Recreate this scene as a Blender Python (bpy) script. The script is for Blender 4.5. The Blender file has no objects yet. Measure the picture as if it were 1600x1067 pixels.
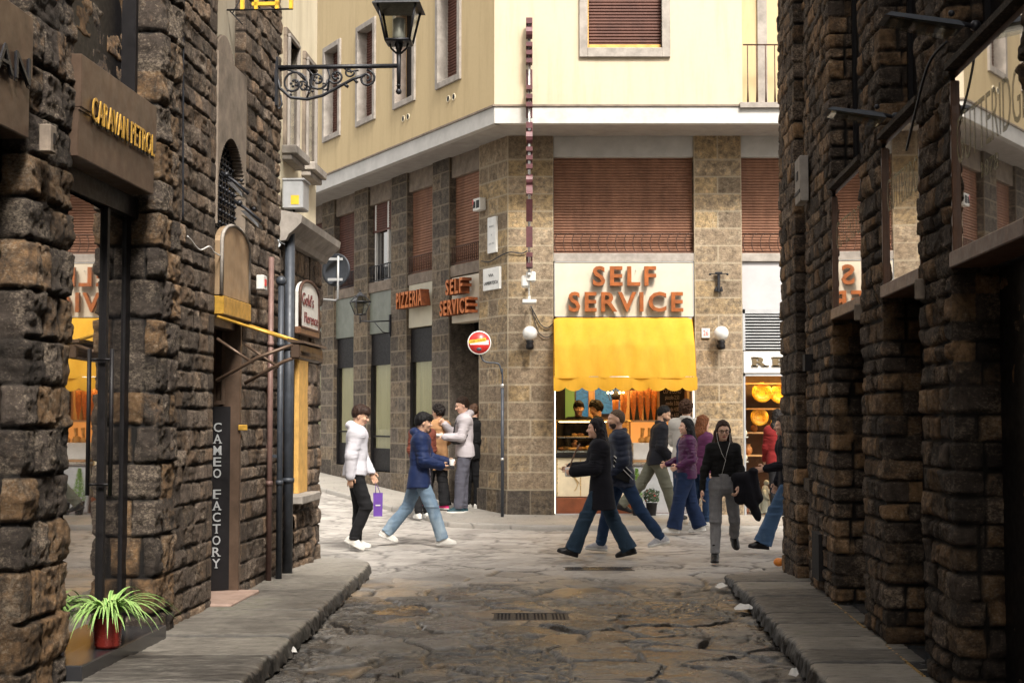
import bpy, bmesh, math, random
import numpy as np
from mathutils import Vector, Matrix
R_ = math.radians
# ------------------------------------------------------------------ camera
scn = bpy.context.scene
F_PX, EYE, PITCH = 2222.0, 1.62, math.atan(119.5/2222.0)
cd = bpy.data.cameras.new('camera'); cam = bpy.data.objects.new('camera', cd)
scn.collection.objects.link(cam); scn.camera = cam
cd.lens = 50.0; cd.sensor_width = 36.0; cd.clip_start = .1; cd.clip_end = 400
cam.location = (0, 0, EYE); cam.rotation_euler = (R_(90)+PITCH, 0, 0)
# ------------------------------------------------------------------ sky and sun
SUN_EL, SUN_AZ = R_(50), R_(160)      # azimuth clockwise from +Y : the sun stands behind the camera, to its right
w = bpy.data.worlds.new('World'); scn.world = w; w.use_nodes = True
nt = w.node_tree; nt.nodes.clear()
wo = nt.nodes.new('ShaderNodeOutputWorld'); bg = nt.nodes.new('ShaderNodeBackground')
sk = nt.nodes.new('ShaderNodeTexSky'); sk.sky_type = 'NISHITA'; sk.sun_disc = False
sk.sun_elevation = SUN_EL; sk.sun_rotation = SUN_AZ; sk.dust_density = 4; sk.air_density = 1.0
hs = nt.nodes.new('ShaderNodeHueSaturation'); hs.inputs['Saturation'].default_value = .18
mx = nt.nodes.new('ShaderNodeMixRGB'); mx.blend_type = 'MULTIPLY'; mx.inputs[0].default_value = 1; mx.inputs[2].default_value = (1.0, .95, .885, 1)
nt.links.new(sk.outputs[0], hs.inputs['Color']); nt.links.new(hs.outputs[0], mx.inputs[1])
nt.links.new(mx.outputs[0], bg.inputs[0]); bg.inputs[1].default_value = .125
nt.links.new(bg.outputs[0], wo.inputs[0])
sd = bpy.data.lights.new('sun', 'SUN'); sd.energy = 2.2; sd.angle = R_(11); sd.color = (1, .94, .85)
so = bpy.data.objects.new('sun', sd); scn.collection.objects.link(so)
sv = Vector((math.sin(SUN_AZ)*math.cos(SUN_EL), math.cos(SUN_AZ)*math.cos(SUN_EL), math.sin(SUN_EL)))
so.rotation_euler = sv.to_track_quat('Z', 'Y').to_euler(); so.location = (4, -6, 30)
scn.view_settings.view_transform = 'Standard'; scn.view_settings.look = 'None'
scn.view_settings.exposure = 1.5; scn.view_settings.gamma = 1
scn.cycles.max_bounces = 6; scn.cycles.diffuse_bounces = 3; scn.cycles.glossy_bounces = 4
scn.cycles.transparent_max_bounces = 8; scn.cycles.transmission_bounces = 4
scn.cycles.caustics_reflective = False; scn.cycles.caustics_refractive = False
scn.cycles.sample_clamp_indirect = 4
# ------------------------------------------------------------------ measuring helpers (a pixel of the photo -> a point on a real plane)
_c, _s = math.cos(PITCH), math.sin(PITCH)
def ray(px, py):
    r = (px-800)/F_PX; u = (533.5-py)/F_PX
    return (r, _c-u*_s, _s+u*_c)
def atY(px, py, Y):
    d = ray(px, py); k = Y/d[1]; return Vector((d[0]*k, Y, EYE+d[2]*k))
def gnd(px, py, z=0.):
    d = ray(px, py); k = (z-EYE)/d[2]; return Vector((d[0]*k, d[1]*k, z))
class Frame:                                     # x = reading direction along a wall, y = into the wall
    def __init__(s, ox, oy, dx, dy):
        n = math.hypot(dx, dy); s.o = (ox, oy); s.d = (dx/n, dy/n); s.n = (-dy/n, dx/n)
        s.a = math.atan2(dy, dx)
    def P(s, u, v=0, z=0): return Vector((s.o[0]+u*s.d[0]+v*s.n[0], s.o[1]+u*s.d[1]+v*s.n[1], z))
    def px(s, px, py, v=0):                     # -> (u, z) on the plane at depth v
        q = ray(px, py); o = (s.o[0]+v*s.n[0], s.o[1]+v*s.n[1])
        k = (o[0]*s.n[0]+o[1]*s.n[1])/(q[0]*s.n[0]+q[1]*s.n[1])
        return ((q[0]*k-o[0])*s.d[0]+(q[1]*k-o[1])*s.d[1], EYE+q[2]*k)
FL = Frame(-3.0015, 0, .0554, 1)
FR = Frame(1.872, 0, -.066, -1)
FF = Frame(0, 23.1, 1, 0)
FW = Frame(-.073, 23.1, .478, -.878)
FU = Frame(0, 22.1, 1, 0)
FV = Frame(-.278, 22.1, .478, -.878)
def zF(py): return atY(1000, py, 23.1).z
def xF(px): return atY(px, 600, 23.1).x
# ------------------------------------------------------------------ noise
def _tab(seed): return np.random.RandomState(seed).rand(256)
def noise2(x, y, seed=0):
    T = _tab(seed); P = np.random.RandomState(seed+7).permutation(256)
    xi = np.floor(x).astype(int); yi = np.floor(y).astype(int); fx = x-xi; fy = y-yi
    fx = fx*fx*(3-2*fx); fy = fy*fy*(3-2*fy)
    g = lambda a, b: T[P[(P[a & 255]+b) & 255]]
    return (g(xi, yi)*(1-fx)+g(xi+1, yi)*fx)*(1-fy)+(g(xi, yi+1)*(1-fx)+g(xi+1, yi+1)*fx)*fy
def fbm2(x, y, seed=0, o=4, ridge=False):
    r = 0.; a = 1.; t = 0.
    for i in range(o):
        n = noise2(x*2**i+i*17.3, y*2**i+i*9.1, seed+i)
        if ridge: n = 1-np.abs(2*n-1)
        r = r+a*n; t += a; a *= .5
    return r/t
def noise3(p, seed=0):
    T = _tab(seed); P = np.random.RandomState(seed+3).permutation(256)
    i = np.floor(p).astype(int); f = p-i; f = f*f*(3-2*f); r = 0
    for dx in (0, 1):
        for dy in (0, 1):
            for dz in (0, 1):
                v = T[P[(P[(P[(i[:, 0]+dx) & 255]+i[:, 1]+dy) & 255]+i[:, 2]+dz) & 255]]
                r = r+v*(f[:, 0] if dx else 1-f[:, 0])*(f[:, 1] if dy else 1-f[:, 1])*(f[:, 2] if dz else 1-f[:, 2])
    return r
# ------------------------------------------------------------------ objects
def link(o, parent=None):
    scn.collection.objects.link(o)
    if parent is not None: o.parent = parent
    return o
def tag(o, label=None, cat=None, group=None, kind=None):
    if label: o['label'] = label
    if cat: o['category'] = cat
    if group: o['group'] = group
    if kind: o['kind'] = kind
    return o
def thing(name, label, cat, loc=(0, 0, 0), rz=0, group=None):
    o = bpy.data.objects.new(name, None); o.empty_display_size = .1
    link(o); o.location = loc; o.rotation_euler = (0, 0, rz)
    return tag(o, label, cat, group)
def on_wall(name, label, cat, fr, u, v, z, group=None):
    return thing(name, label, cat, fr.P(u, v, z), fr.a, group)
def fast_mesh(name, V, Fq, mats, parent=None, smooth=True, attrs=None, midx=None):
    V = np.asarray(V, dtype=np.float32); Fq = np.asarray(Fq, dtype=np.int32)
    me = bpy.data.meshes.new(name); n = Fq.shape[1]
    me.vertices.add(len(V)); me.vertices.foreach_set('co', V.ravel())
    me.loops.add(Fq.size); me.loops.foreach_set('vertex_index', Fq.ravel())
    me.polygons.add(len(Fq)); me.polygons.foreach_set('loop_start', np.arange(0, Fq.size, n, dtype=np.int32))
    if midx is not None: me.polygons.foreach_set('material_index', np.asarray(midx, dtype=np.int32))
    me.polygons.foreach_set('use_smooth', np.full(len(Fq), smooth))
    me.update(calc_edges=True)
    for k, a in (attrs or {}).items():
        at = me.attributes.new(k, 'FLOAT_COLOR', 'POINT'); c = np.ones((len(V), 4), dtype=np.float32); c[:, :3] = a
        at.data.foreach_set('color', c.ravel())
    for m in (mats if isinstance(mats, (list, tuple)) else [mats]): me.materials.append(m)
    return link(bpy.data.objects.new(name, me), parent)
class MB:
    """collects shapes into one mesh"""
    def __init__(s): s.v = []; s.f = []; s.m = []; s.sm = []; s.k = 0; s.smooth = False
    def add(s, V, Fs, smooth=None, M=None):
        o = len(s.v)
        for p in V:
            p = Vector(p); s.v.append(M @ p if M is not None else p)
        for f in Fs: s.f.append([i+o for i in f]); s.m.append(s.k); s.sm.append(s.smooth if smooth is None else smooth)
        return s
    def box(s, x0, x1, y0, y1, z0, z1, M=None, c=0):
        x0, x1 = min(x0, x1), max(x0, x1); y0, y1 = min(y0, y1), max(y0, y1); z0, z1 = min(z0, z1), max(z0, z1)
        if c <= 0:
            V = [(x, y, z) for x in (x0, x1) for y in (y0, y1) for z in (z0, z1)]
            return s.add(V, [(0, 1, 3, 2), (4, 6, 7, 5), (0, 4, 5, 1), (2, 3, 7, 6), (0, 2, 6, 4), (1, 5, 7, 3)], False, M)
        c = min(c, .45*min(x1-x0, y1-y0, z1-z0)); V = []
        for ix in (0, 1):
            for iy in (0, 1):
                for iz in (0, 1):
                    X = (x0, x1)[ix]; Y = (y0, y1)[iy]; Z = (z0, z1)[iz]
                    sx = (c, -c)[ix]; sy = (c, -c)[iy]; sz = (c, -c)[iz]
                    V += [(X, Y+sy, Z+sz), (X+sx, Y, Z+sz), (X+sx, Y+sy, Z)]
        return s.hull(V, M)
    def hull(s, V, M=None, smooth=False):
        b = bmesh.new()
        for p in V: b.verts.new(p)
        bmesh.ops.convex_hull(b, input=b.verts); bmesh.ops.dissolve_limit(b, angle_limit=.02, verts=b.verts, edges=b.edges)
        b.verts.index_update(); s.add([v.co.copy() for v in b.verts], [[v.index for v in f.verts] for f in b.faces], smooth, M); b.free(); return s
    def tube(s, pts, r, n=8, cap=True, M=None, smooth=True):
        pts = [Vector(p) for p in pts]; rs = r if isinstance(r, (list, tuple)) else [r]*len(pts)
        V = []; Fs = []; up = None
        for i, p in enumerate(pts):
            t = (pts[min(i+1, len(pts)-1)]-pts[max(i-1, 0)]).normalized()
            if up is None: up = t.orthogonal().normalized()
            up = (up-t*up.dot(t)).normalized(); b = t.cross(up)
            for k in range(n):
                a = 2*math.pi*k/n; V.append(p+(up*math.cos(a)+b*math.sin(a))*rs[i])
        for i in range(len(pts)-1):
            for k in range(n): Fs.append((i*n+k, i*n+(k+1) % n, (i+1)*n+(k+1) % n, (i+1)*n+k))
        if cap: Fs += [tuple(range(n))[::-1], tuple(range((len(pts)-1)*n, len(pts)*n))]
        return s.add(V, Fs, smooth, M)
    def cyl(s, a, b, r, n=12, M=None, smooth=True): return s.tube([a, b], r, n, True, M, smooth)
    def lathe(s, prof, n=20, M=None, c=(0, 0, 0), smooth=True, ang=2*math.pi):
        V = []; Fs = []; full = abs(ang-2*math.pi) < 1e-6; m = n if full else n+1
        for (r, z) in prof:
            for k in range(m): a = ang*k/n; V.append((c[0]+r*math.cos(a), c[1]+r*math.sin(a), c[2]+z))
        for i in range(len(prof)-1):
            for k in range(n):
                k2 = (k+1) % m; Fs.append((i*m+k, i*m+k2, (i+1)*m+k2, (i+1)*m+k))
        return s.add(V, Fs, smooth, M)
    def ball(s, c, r, n=14, M=None, e=(1, 1, 1)):
        h = n//2; pr = [(math.sin(math.pi*i/h)*r+1e-6, -math.cos(math.pi*i/h)*r) for i in range(h+1)]
        T = Matrix.Translation(c) @ Matrix.Diagonal((*e, 1)); return s.lathe(pr, n, T if M is None else M @ T)
    def prism(s, poly, y0, y1, M=None, smooth=False):   # polygon in x,z extruded along y
        n = len(poly); V = [(p[0], y0, p[1]) for p in poly]+[(p[0], y1, p[1]) for p in poly]
        Fs = [tuple(range(n)), tuple(range(n, 2*n))[::-1]]+[((i+1) % n, i, n+i, n+(i+1) % n) for i in range(n)]
        return s.add(V, Fs, smooth, M)
    def quad(s, a, b, c, d, M=None): return s.add([a, b, c, d], [(0, 1, 2, 3)], False, M)
    def build(s, name, mats, parent=None, fix=True):
        me = bpy.data.meshes.new(name); me.from_pydata([tuple(p) for p in s.v], [], s.f)
        for m in (mats if isinstance(mats, (list, tuple)) else [mats]): me.materials.append(m)
        me.polygons.foreach_set('material_index', s.m); me.polygons.foreach_set('use_smooth', s.sm)
        if fix:
            b = bmesh.new(); b.from_mesh(me); bmesh.ops.recalc_face_normals(b, faces=b.faces); b.to_mesh(me); b.free()
        me.update(); return link(bpy.data.objects.new(name, me), parent)
def copy_tree(o, parent=None):
    c = o.copy(); scn.collection.objects.link(c)
    if parent is not None: c.parent = parent
    for ch in [x for x in bpy.data.objects if x.parent == o]: copy_tree(ch, c)
    return c
_fonts = {}
def text_geo(body, w=None, h=None, ext=.01, bold=0., spacing=1., lines=1.):
    """text as mesh data: x across, z up, front faces -y, centred; returns verts, faces"""
    cu = bpy.data.curves.new('t', 'FONT'); cu.body = body; cu.size = 1; cu.extrude = .5; cu.offset = bold
    cu.align_x = 'CENTER'; cu.space_character = spacing; cu.space_line = lines; cu.resolution_u = 3
    o = bpy.data.objects.new('t', cu); scn.collection.objects.link(o)
    dg = bpy.context.evaluated_depsgraph_get(); me = bpy.data.meshes.new_from_object(o.evaluated_get(dg))
    V = np.zeros(len(me.vertices)*3); me.vertices.foreach_get('co', V); V = V.reshape(-1, 3)
    Fs = [tuple(p.vertices) for p in me.polygons]
    bpy.data.objects.remove(o); bpy.data.curves.remove(cu); bpy.data.meshes.remove(me)
    if len(V) == 0: return [], []
    lo, hi = V.min(0), V.max(0); c = (lo+hi)/2; V = V-c
    sx = w/(hi[0]-lo[0]) if w else None; sz = h/(hi[1]-lo[1]) if h else None
    sx = sx or sz; sz = sz or sx
    seen = {}; mp = []; out = []
    for p in V:
        q = (round(p[0]*sx, 5), round(-p[2]*ext/(hi[2]-lo[2]), 5), round(p[1]*sz, 5))
        if q not in seen: seen[q] = len(out); out.append(q)
        mp.append(seen[q])
    F2 = []
    for f in Fs:
        g = [mp[i] for i in f]
        if len(set(g)) == len(g): F2.append(tuple(g))
    return out, F2
def text_obj(name, body, mat, parent, x, y, z, w=None, h=None, ext=.01, bold=.0, spacing=1., lines=1., M=None):
    V, Fs = text_geo(body, w, h, ext, bold, spacing, lines); m = MB()
    m.add([(p[0]+x, p[1]+y, p[2]+z) for p in V], Fs, False, M); return m.build(name, mat, parent)
# ------------------------------------------------------------------ materials
class N:
    def __init__(s, name):
        s.m = bpy.data.materials.new(name); s.m.use_nodes = True; s.t = s.m.node_tree
        s.b = s.t.nodes['Principled BSDF']; s.out = s.t.nodes['Material Output']
    def n(s, t, **k):
        x = s.t.nodes.new(t)
        for a, v in k.items():
            if hasattr(x, a): setattr(x, a, v)
        return x
    def l(s, a, b): s.t.links.new(a, b)
    def co(s, sc=(1, 1, 1), src='Object'):
        tc = s.n('ShaderNodeTexCoord'); mp = s.n('ShaderNodeMapping'); mp.inputs['Scale'].default_value = sc
        s.l(tc.outputs[src], mp.inputs[0]); return mp.outputs[0]
    def noise(s, co, sc, det=4, rough=.6, dist=0):
        x = s.n('ShaderNodeTexNoise'); x.inputs['Scale'].default_value = sc; x.inputs['Detail'].default_value = det
        x.inputs['Roughness'].default_value = rough; x.inputs['Distortion'].default_value = dist; s.l(co, x.inputs['Vector']); return x.outputs[0]
    def ramp(s, f, stops):
        x = s.n('ShaderNodeValToRGB'); e = x.color_ramp.elements
        while len(e) < len(stops): e.new(.5)
        for i, (p, c) in enumerate(stops):
            e[i].position = p; e[i].color = (*c, 1) if len(c) == 3 else c
        s.l(f, x.inputs[0]); return x.outputs[0]
    def mr(s, f, a, b, c, d):
        x = s.n('ShaderNodeMapRange'); 
        for i, v in enumerate((a, b, c, d)): x.inputs[i+1].default_value = v
        s.l(f, x.inputs[0]); return x.outputs[0]
    def math(s, op, a, b):
        x = s.n('ShaderNodeMath'); x.operation = op
        for i, v in enumerate((a, b)):
            if isinstance(v, (int, float)): x.inputs[i].default_value = v
            else: s.l(v, x.inputs[i])
        return x.outputs[0]
    def mix(s, f, a, b, mode='MIX'):
        x = s.n('ShaderNodeMixRGB'); x.blend_type = mode
        for i, v in enumerate((f, a, b)):
            if isinstance(v, (int, float)): x.inputs[i].default_value = v
            elif isinstance(v, tuple): x.inputs[i].default_value = (*v, 1)
            else: s.l(v, x.inputs[i])
        return x.outputs[0]
    def bump(s, f, st=.3, d=.01, prev=None):
        x = s.n('ShaderNodeBump'); x.inputs['Strength'].default_value = st; x.inputs['Distance'].default_value = d
        s.l(f, x.inputs['Height'])
        if prev is not None: s.l(prev, x.inputs['Normal'])
        s.l(x.outputs[0], s.b.inputs['Normal']); return x.outputs[0]
    def set(s, col=None, rough=None, metal=None, spec=None, **k):
        for nm, v in (('Base Color', col), ('Roughness', rough), ('Metallic', metal), ('Specular IOR Level', spec)):
            if v is None: continue
            if isinstance(v, tuple): s.b.inputs[nm].default_value = (*v, 1)
            elif isinstance(v, (int, float)): s.b.inputs[nm].default_value = v
            else: s.l(v, s.b.inputs[nm])
        return s
def M_plain(name, col, rough=.6, metal=0, var=.18, sc=8, bump=.0, bsc=60, spec=.5):
    m = N(name); co = m.co(); n = m.noise(co, sc, 5, .65)
    lo = tuple(c*(1-var) for c in col); hi = tuple(min(1, c*(1+var)) for c in col)
    m.set(m.ramp(n, [(.3, lo), (.7, hi)]), None, metal, spec)
    m.set(rough=m.mr(m.noise(co, sc*2.3, 3), .3, .7, max(.02, rough-.08), min(1, rough+.08)))
    if bump: m.bump(m.noise(co, bsc, 4, .7), bump, .004)
    return m.m
def M_emit(name, col, st):
    m = N(name); m.set(col, .5); m.b.inputs['Emission Color'].default_value = (*col, 1); m.b.inputs['Emission Strength'].default_value = st; return m.m
def M_stone(name, dark, warm, pale, joint, rough=.85, bump=.5, warm_amt=.5, fine=45, streak=.5, blo=.55, bhi=1.35):
    """rock-faced ashlar: 'tint' holds (brightness of the block, ochre of the block, joint mask)"""
    m = N(name); co = m.co(); a = m.n('ShaderNodeAttribute'); a.attribute_name = 'tint'
    sp = m.n('ShaderNodeSeparateColor'); m.l(a.outputs['Color'], sp.inputs[0])
    n1 = m.noise(co, 3.1, 6, .7); n2 = m.noise(co, 11, 6, .75, .4); n3 = m.noise(m.co((1, 1, 1.6)), fine, 5, .75)
    w = m.math('ADD', m.math('MULTIPLY', sp.outputs[1], 1.0), m.math('MULTIPLY', m.math('SUBTRACT', n2, .5), 1.6))
    wf = m.mr(w, .45, .95, 0, warm_amt)
    c = m.mix(wf, dark, warm)
    pf = m.mr(m.math('ADD', n3, m.math('MULTIPLY', m.math('SUBTRACT', n1, .5), .8)), .50, .72, 0, .62)
    c = m.mix(pf, c, pale)
    br = m.math('MULTIPLY', m.mr(sp.outputs[0], 0, 1, blo, bhi), m.mr(n2, .32, .68, .45, 1.5))
    v = m.n('ShaderNodeCombineColor')
    for i in range(3): m.l(br, v.inputs[i])
    c = m.mix(1, c, v.outputs[0], 'MULTIPLY')
    c = m.mix(sp.outputs[2], c, joint)
    m.set(c, rough, spec=.35)
    b1 = m.bump(m.noise(co, fine*.4, 8, .9), min(1, bump*1.4), .034)
    m.bump(m.noise(co, fine*1.6, 5, .85), min(1, bump*1.2), .006, b1)
    return m.m
MT = {}
MT['stone_dark'] = M_stone('rock_faced_stone', (.074, .057, .046), (.36, .20, .08), (.48, .39, .29), (.013, .011, .010))
MT['stone_left'] = M_stone('brown_rubble_stone', (.118, .088, .068), (.29, .175, .09), (.46, .37, .28), (.025, .019, .015), warm_amt=.4)
MT['stone_right'] = M_stone('brown_stone', (.088, .066, .051), (.37, .215, .098), (.56, .43, .30), (.014, .011, .009), warm_amt=.65)
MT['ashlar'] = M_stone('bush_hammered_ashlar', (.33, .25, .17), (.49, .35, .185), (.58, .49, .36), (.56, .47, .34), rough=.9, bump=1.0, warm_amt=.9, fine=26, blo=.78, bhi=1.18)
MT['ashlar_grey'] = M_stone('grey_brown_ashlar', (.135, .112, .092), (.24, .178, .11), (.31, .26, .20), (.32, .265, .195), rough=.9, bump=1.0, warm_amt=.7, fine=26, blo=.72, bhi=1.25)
def M_plaster(name, a, b, stain, bump=.25):
    m = N(name); co = m.co(); n1 = m.noise(co, .8, 5, .6); n2 = m.noise(m.co((3, 3, .35)), 1.2, 5, .7); n3 = m.noise(co, 14, 5, .7)
    c = m.mix(n1, a, b); c = m.mix(m.mr(n2, .48, .75, 0, .7), c, stain); c = m.mix(m.mr(n3, .45, .8, 0, .2), c, stain)
    m.set(c, .88, spec=.3); m.bump(m.noise(co, 55, 4, .7), bump, .004); return m.m
MT['plaster_yellow_shade'] = M_plaster('yellow_plaster_shade', (.50, .39, .22), (.56, .445, .265), (.38, .285, .16))  # wing and recess: the corner building's plaster with its shade put into the colour
MT['plaster_cream_lit'] = M_plaster('cream_plaster_lit', (.51, .435, .32), (.56, .485, .365), (.42, .34, .225))  # bright front of that same plaster, the light on it put into the colour
MT['plaster_pale'] = M_plaster('pale_plaster', (.70, .62, .45), (.78, .70, .53), (.5, .42, .28))
MT['plaster_arch'] = M_plaster('old_grey_plaster', (.38, .34, .27), (.46, .41, .32), (.22, .17, .12))
MT['pietra'] = M_plain('grey_sandstone', (.30, .27, .24), .85, 0, .3, 5, .4, 40)
MT['pietra_brown'] = M_plain('brown_sandstone', (.20, .16, .125), .85, 0, .35, 6, .5, 40)
MT['concrete'] = M_plain('painted_concrete', (.47, .46, .44), .8, 0, .14, 3, .2, 30)
MT['white_band'] = M_plain('white_painted_band', (.50, .49, .465), .75, 0, .18, 4, .2, 30)
MT['soffit'] = M_plain('grey_soffit', (.33, .31, .29), .85, 0, .15, 4, .2, 30)
MT['iron'] = M_plain('black_iron', (.02, .021, .026), .45, .3, .4, 20, .3, 80)
MT['iron_brown'] = M_plain('rusty_iron', (.09, .045, .03), .6, .3, .4, 20, .3, 80)
MT['black'] = M_plain('black_paint', (.009, .008, .009), .5, 0, .3, 10, 0, 60, .25)
MT['dark_void'] = M_plain('dark_interior', (.01, .008, .008), .9, 0, .3, 4)
MT['pipe_blue'] = M_plain('dark_blue_grey_pipe', (.045, .052, .065), .5, .2, .3, 9, .2)
MT['pipe_red'] = M_plain('faded_copper_pipe', (.17, .10, .085), .55, .2, .25, 7, .2)
MT['grey_metal'] = M_plain('grey_painted_metal', (.40, .41, .42), .45, .2, .15, 5)
MT['steel'] = M_plain('steel', (.55, .55, .53), .3, .9, .15, 9)
MT['white_panel'] = M_plain('cream_sign_panel', (.58, .51, .40), .45, 0, .1, 2.5)
MT['white'] = M_plain('white_paint', (.66, .65, .62), .5, 0, .08, 9)
MT['marble'] = M_plain('white_marble_plate', (.70, .70, .68), .4, 0, .12, 7)
MT['rust_face'] = M_plain('rusty_orange_letter', (.30, .085, .018), .45, .1, .35, 9, .2)
MT['rust_dark'] = M_plain('dark_rust', (.16, .05, .02), .5, .3, .4, 12, .2)
MT['orange'] = M_plain('orange_plastic', (.75, .24, .03), .4, 0, .15, 8)
MT['maroon'] = M_plain('maroon_letter_side', (.10, .035, .04), .45, .1, .25, 9)
MT['yellow_face'] = M_plain('yellow_letter_face', (.80, .48, .04), .4, 0, .1, 9)
MT['gold'] = M_plain('worn_gold', (.52, .30, .05), .4, .35, .3, 14)
MT['bronze'] = M_plain('old_bronze_board', (.115, .075, .052), .45, .45, .3, 5, .15, 30)
MT['wood_frame'] = M_plain('brown_wood_frame', (.15, .075, .042), .45, 0, .25, 9, .2, 50)
MT['wood_ochre'] = M_plain('ochre_board', (.62, .36, .10), .7, 0, .22, 9, .3, 50)
MT['cream_frame'] = M_plain('cream_painted_frame', (.72, .62, .44), .5, 0, .08, 9)
MT['red'] = M_plain('red_enamel', (.62, .03, .025), .35, 0, .1, 8)
MT['wood'] = M_plain('warm_wood', (.42, .24, .11), .5, 0, .25, 6, .1)
MT['cherry'] = M_plain('red_brown_wood', (.22, .065, .025), .4, 0, .25, 5, .1)
MT['tile'] = M_plain('warm_brass', (.65, .42, .14), .3, .6, .2, 9)
MT['purple'] = M_plain('purple_card', (.13, .05, .32), .5, 0, .1, 9)
def M_shutter(name, a, b, pitch, ax=2):
    m = N(name); co = m.co(); sp = m.n('ShaderNodeSeparateXYZ'); m.l(co, sp.inputs[0])
    st = m.noise(m.co((.5, .5, 22)), 1, 5, .7); n = m.noise(co, 6, 5, .7)
    c = m.mix(st, a, b); n9 = m.noise(m.co((1.2, 1.2, .25)), 2.5, 5, .7); c = m.mix(m.mr(n9, .42, .7, 0, .6), c, tuple(x*.55 for x in a)); c = m.mix(m.mr(n, .45, .75, 0, .5), c, tuple(x*.5 for x in a)); m.set(c, .62, spec=.35)
    m.bump(m.noise(co, 60, 3), .2, .003); return m.m
MT['shutter'] = M_shutter('brown_roller_shutter', (.20, .092, .055), (.37, .19, .115), .05)
MT['shutter_dark'] = M_shutter('dark_wood_blind', (.07, .028, .022), (.17, .07, .045), .05)
def M_awning():
    m = N('yellow_awning_canvas'); co = m.co(); n = m.noise(m.co((2, 2, .6)), 2.2, 4, .6)
    c = m.ramp(n, [(.3, (.70, .38, .03)), (.7, (.76, .44, .05))]); d1 = m.noise(m.co((5, 5, .5)), 1.6, 5, .7); c = m.mix(m.mr(d1, .45, .75, 0, .45), c, (.50, .26, .03)); d2 = m.noise(co, 7, 6, .8); c = m.mix(m.mr(d2, .55, .8, 0, .35), c, (.42, .24, .06)); m.set(c, .75, spec=.2)
    m.bump(m.noise(m.co((1.2, 2, .4)), 5, 3, .5), .35, .03)
    tr = m.n('ShaderNodeBsdfTranslucent'); tr.inputs[0].default_value = (.85, .5, .03, 1)
    ms = m.n('ShaderNodeMixShader'); ms.inputs[0].default_value = .25
    m.l(m.b.outputs[0], ms.inputs[1]); m.l(tr.outputs[0], ms.inputs[2]); m.l(ms.outputs[0], m.out.inputs[0]); return m.m
MT['awning'] = M_awning()
def M_mirrorglass(name, tint=(.02, .02, .022), k=.75, rough=.012):
    m = N(name); m.set(tint, .1); g = m.n('ShaderNodeBsdfGlossy'); g.inputs['Roughness'].default_value = rough; g.inputs[0].default_value = (.9, .88, .86, 1)
    f = m.n('ShaderNodeFresnel'); f.inputs[0].default_value = 1.9
    ms = m.n('ShaderNodeMixShader'); m.l(m.math('MINIMUM', m.math('MULTIPLY', f.outputs[0], 1+k), .92), ms.inputs[0])
    m.l(m.b.outputs[0], ms.inputs[1]); m.l(g.outputs[0], ms.inputs[2]); m.l(ms.outputs[0], m.out.inputs[0]); return m.m
MT['glass_dark'] = M_mirrorglass('dark_shop_glass')
MT['glass_mirror'] = M_mirrorglass('reflecting_shop_glass', k=1.6)
def M_clear(name, col=(1, 1, 1), refl=.06):
    m = N(name); t = m.n('ShaderNodeBsdfTransparent'); t.inputs[0].default_value = (*col, 1)
    g = m.n('ShaderNodeBsdfGlossy'); g.inputs['Roughness'].default_value = .02
    f = m.n('ShaderNodeLayerWeight'); f.inputs[0].default_value = .5
    ms = m.n('ShaderNodeMixShader'); m.l(m.math('ADD', m.math('MULTIPLY', m.math('POWER', f.outputs[1], 4.), .6), .03), ms.inputs[0]); m.l(t.outputs[0], ms.inputs[1]); m.l(g.outputs[0], ms.inputs[2])
    m.l(ms.outputs[0], m.out.inputs[0]); return m.m
MT['clear'] = M_clear('clear_glass', (.93, .93, .9))
MT['lamp_glass'] = M_clear('grey_lamp_glass', (.72, .72, .66))
MT['globe'] = N('frosted_globe').set((.9, .9, .88), .15).m
MT['globe'].node_tree.nodes['Principled BSDF'].inputs['Transmission Weight'].default_value = .35
MT['glow_warm'] = M_emit('warm_light', (1, .62, .22), 9)
MT['glow_white'] = M_emit('led_strip', (1, .90, .72), 1.6)
MT['glow_pane'] = M_emit('lit_cream_window', (.38, .36, .23), .10)
MT['glow_orange'] = M_emit('orange_curtain_glow', (.85, .30, .04), .35)
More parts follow.
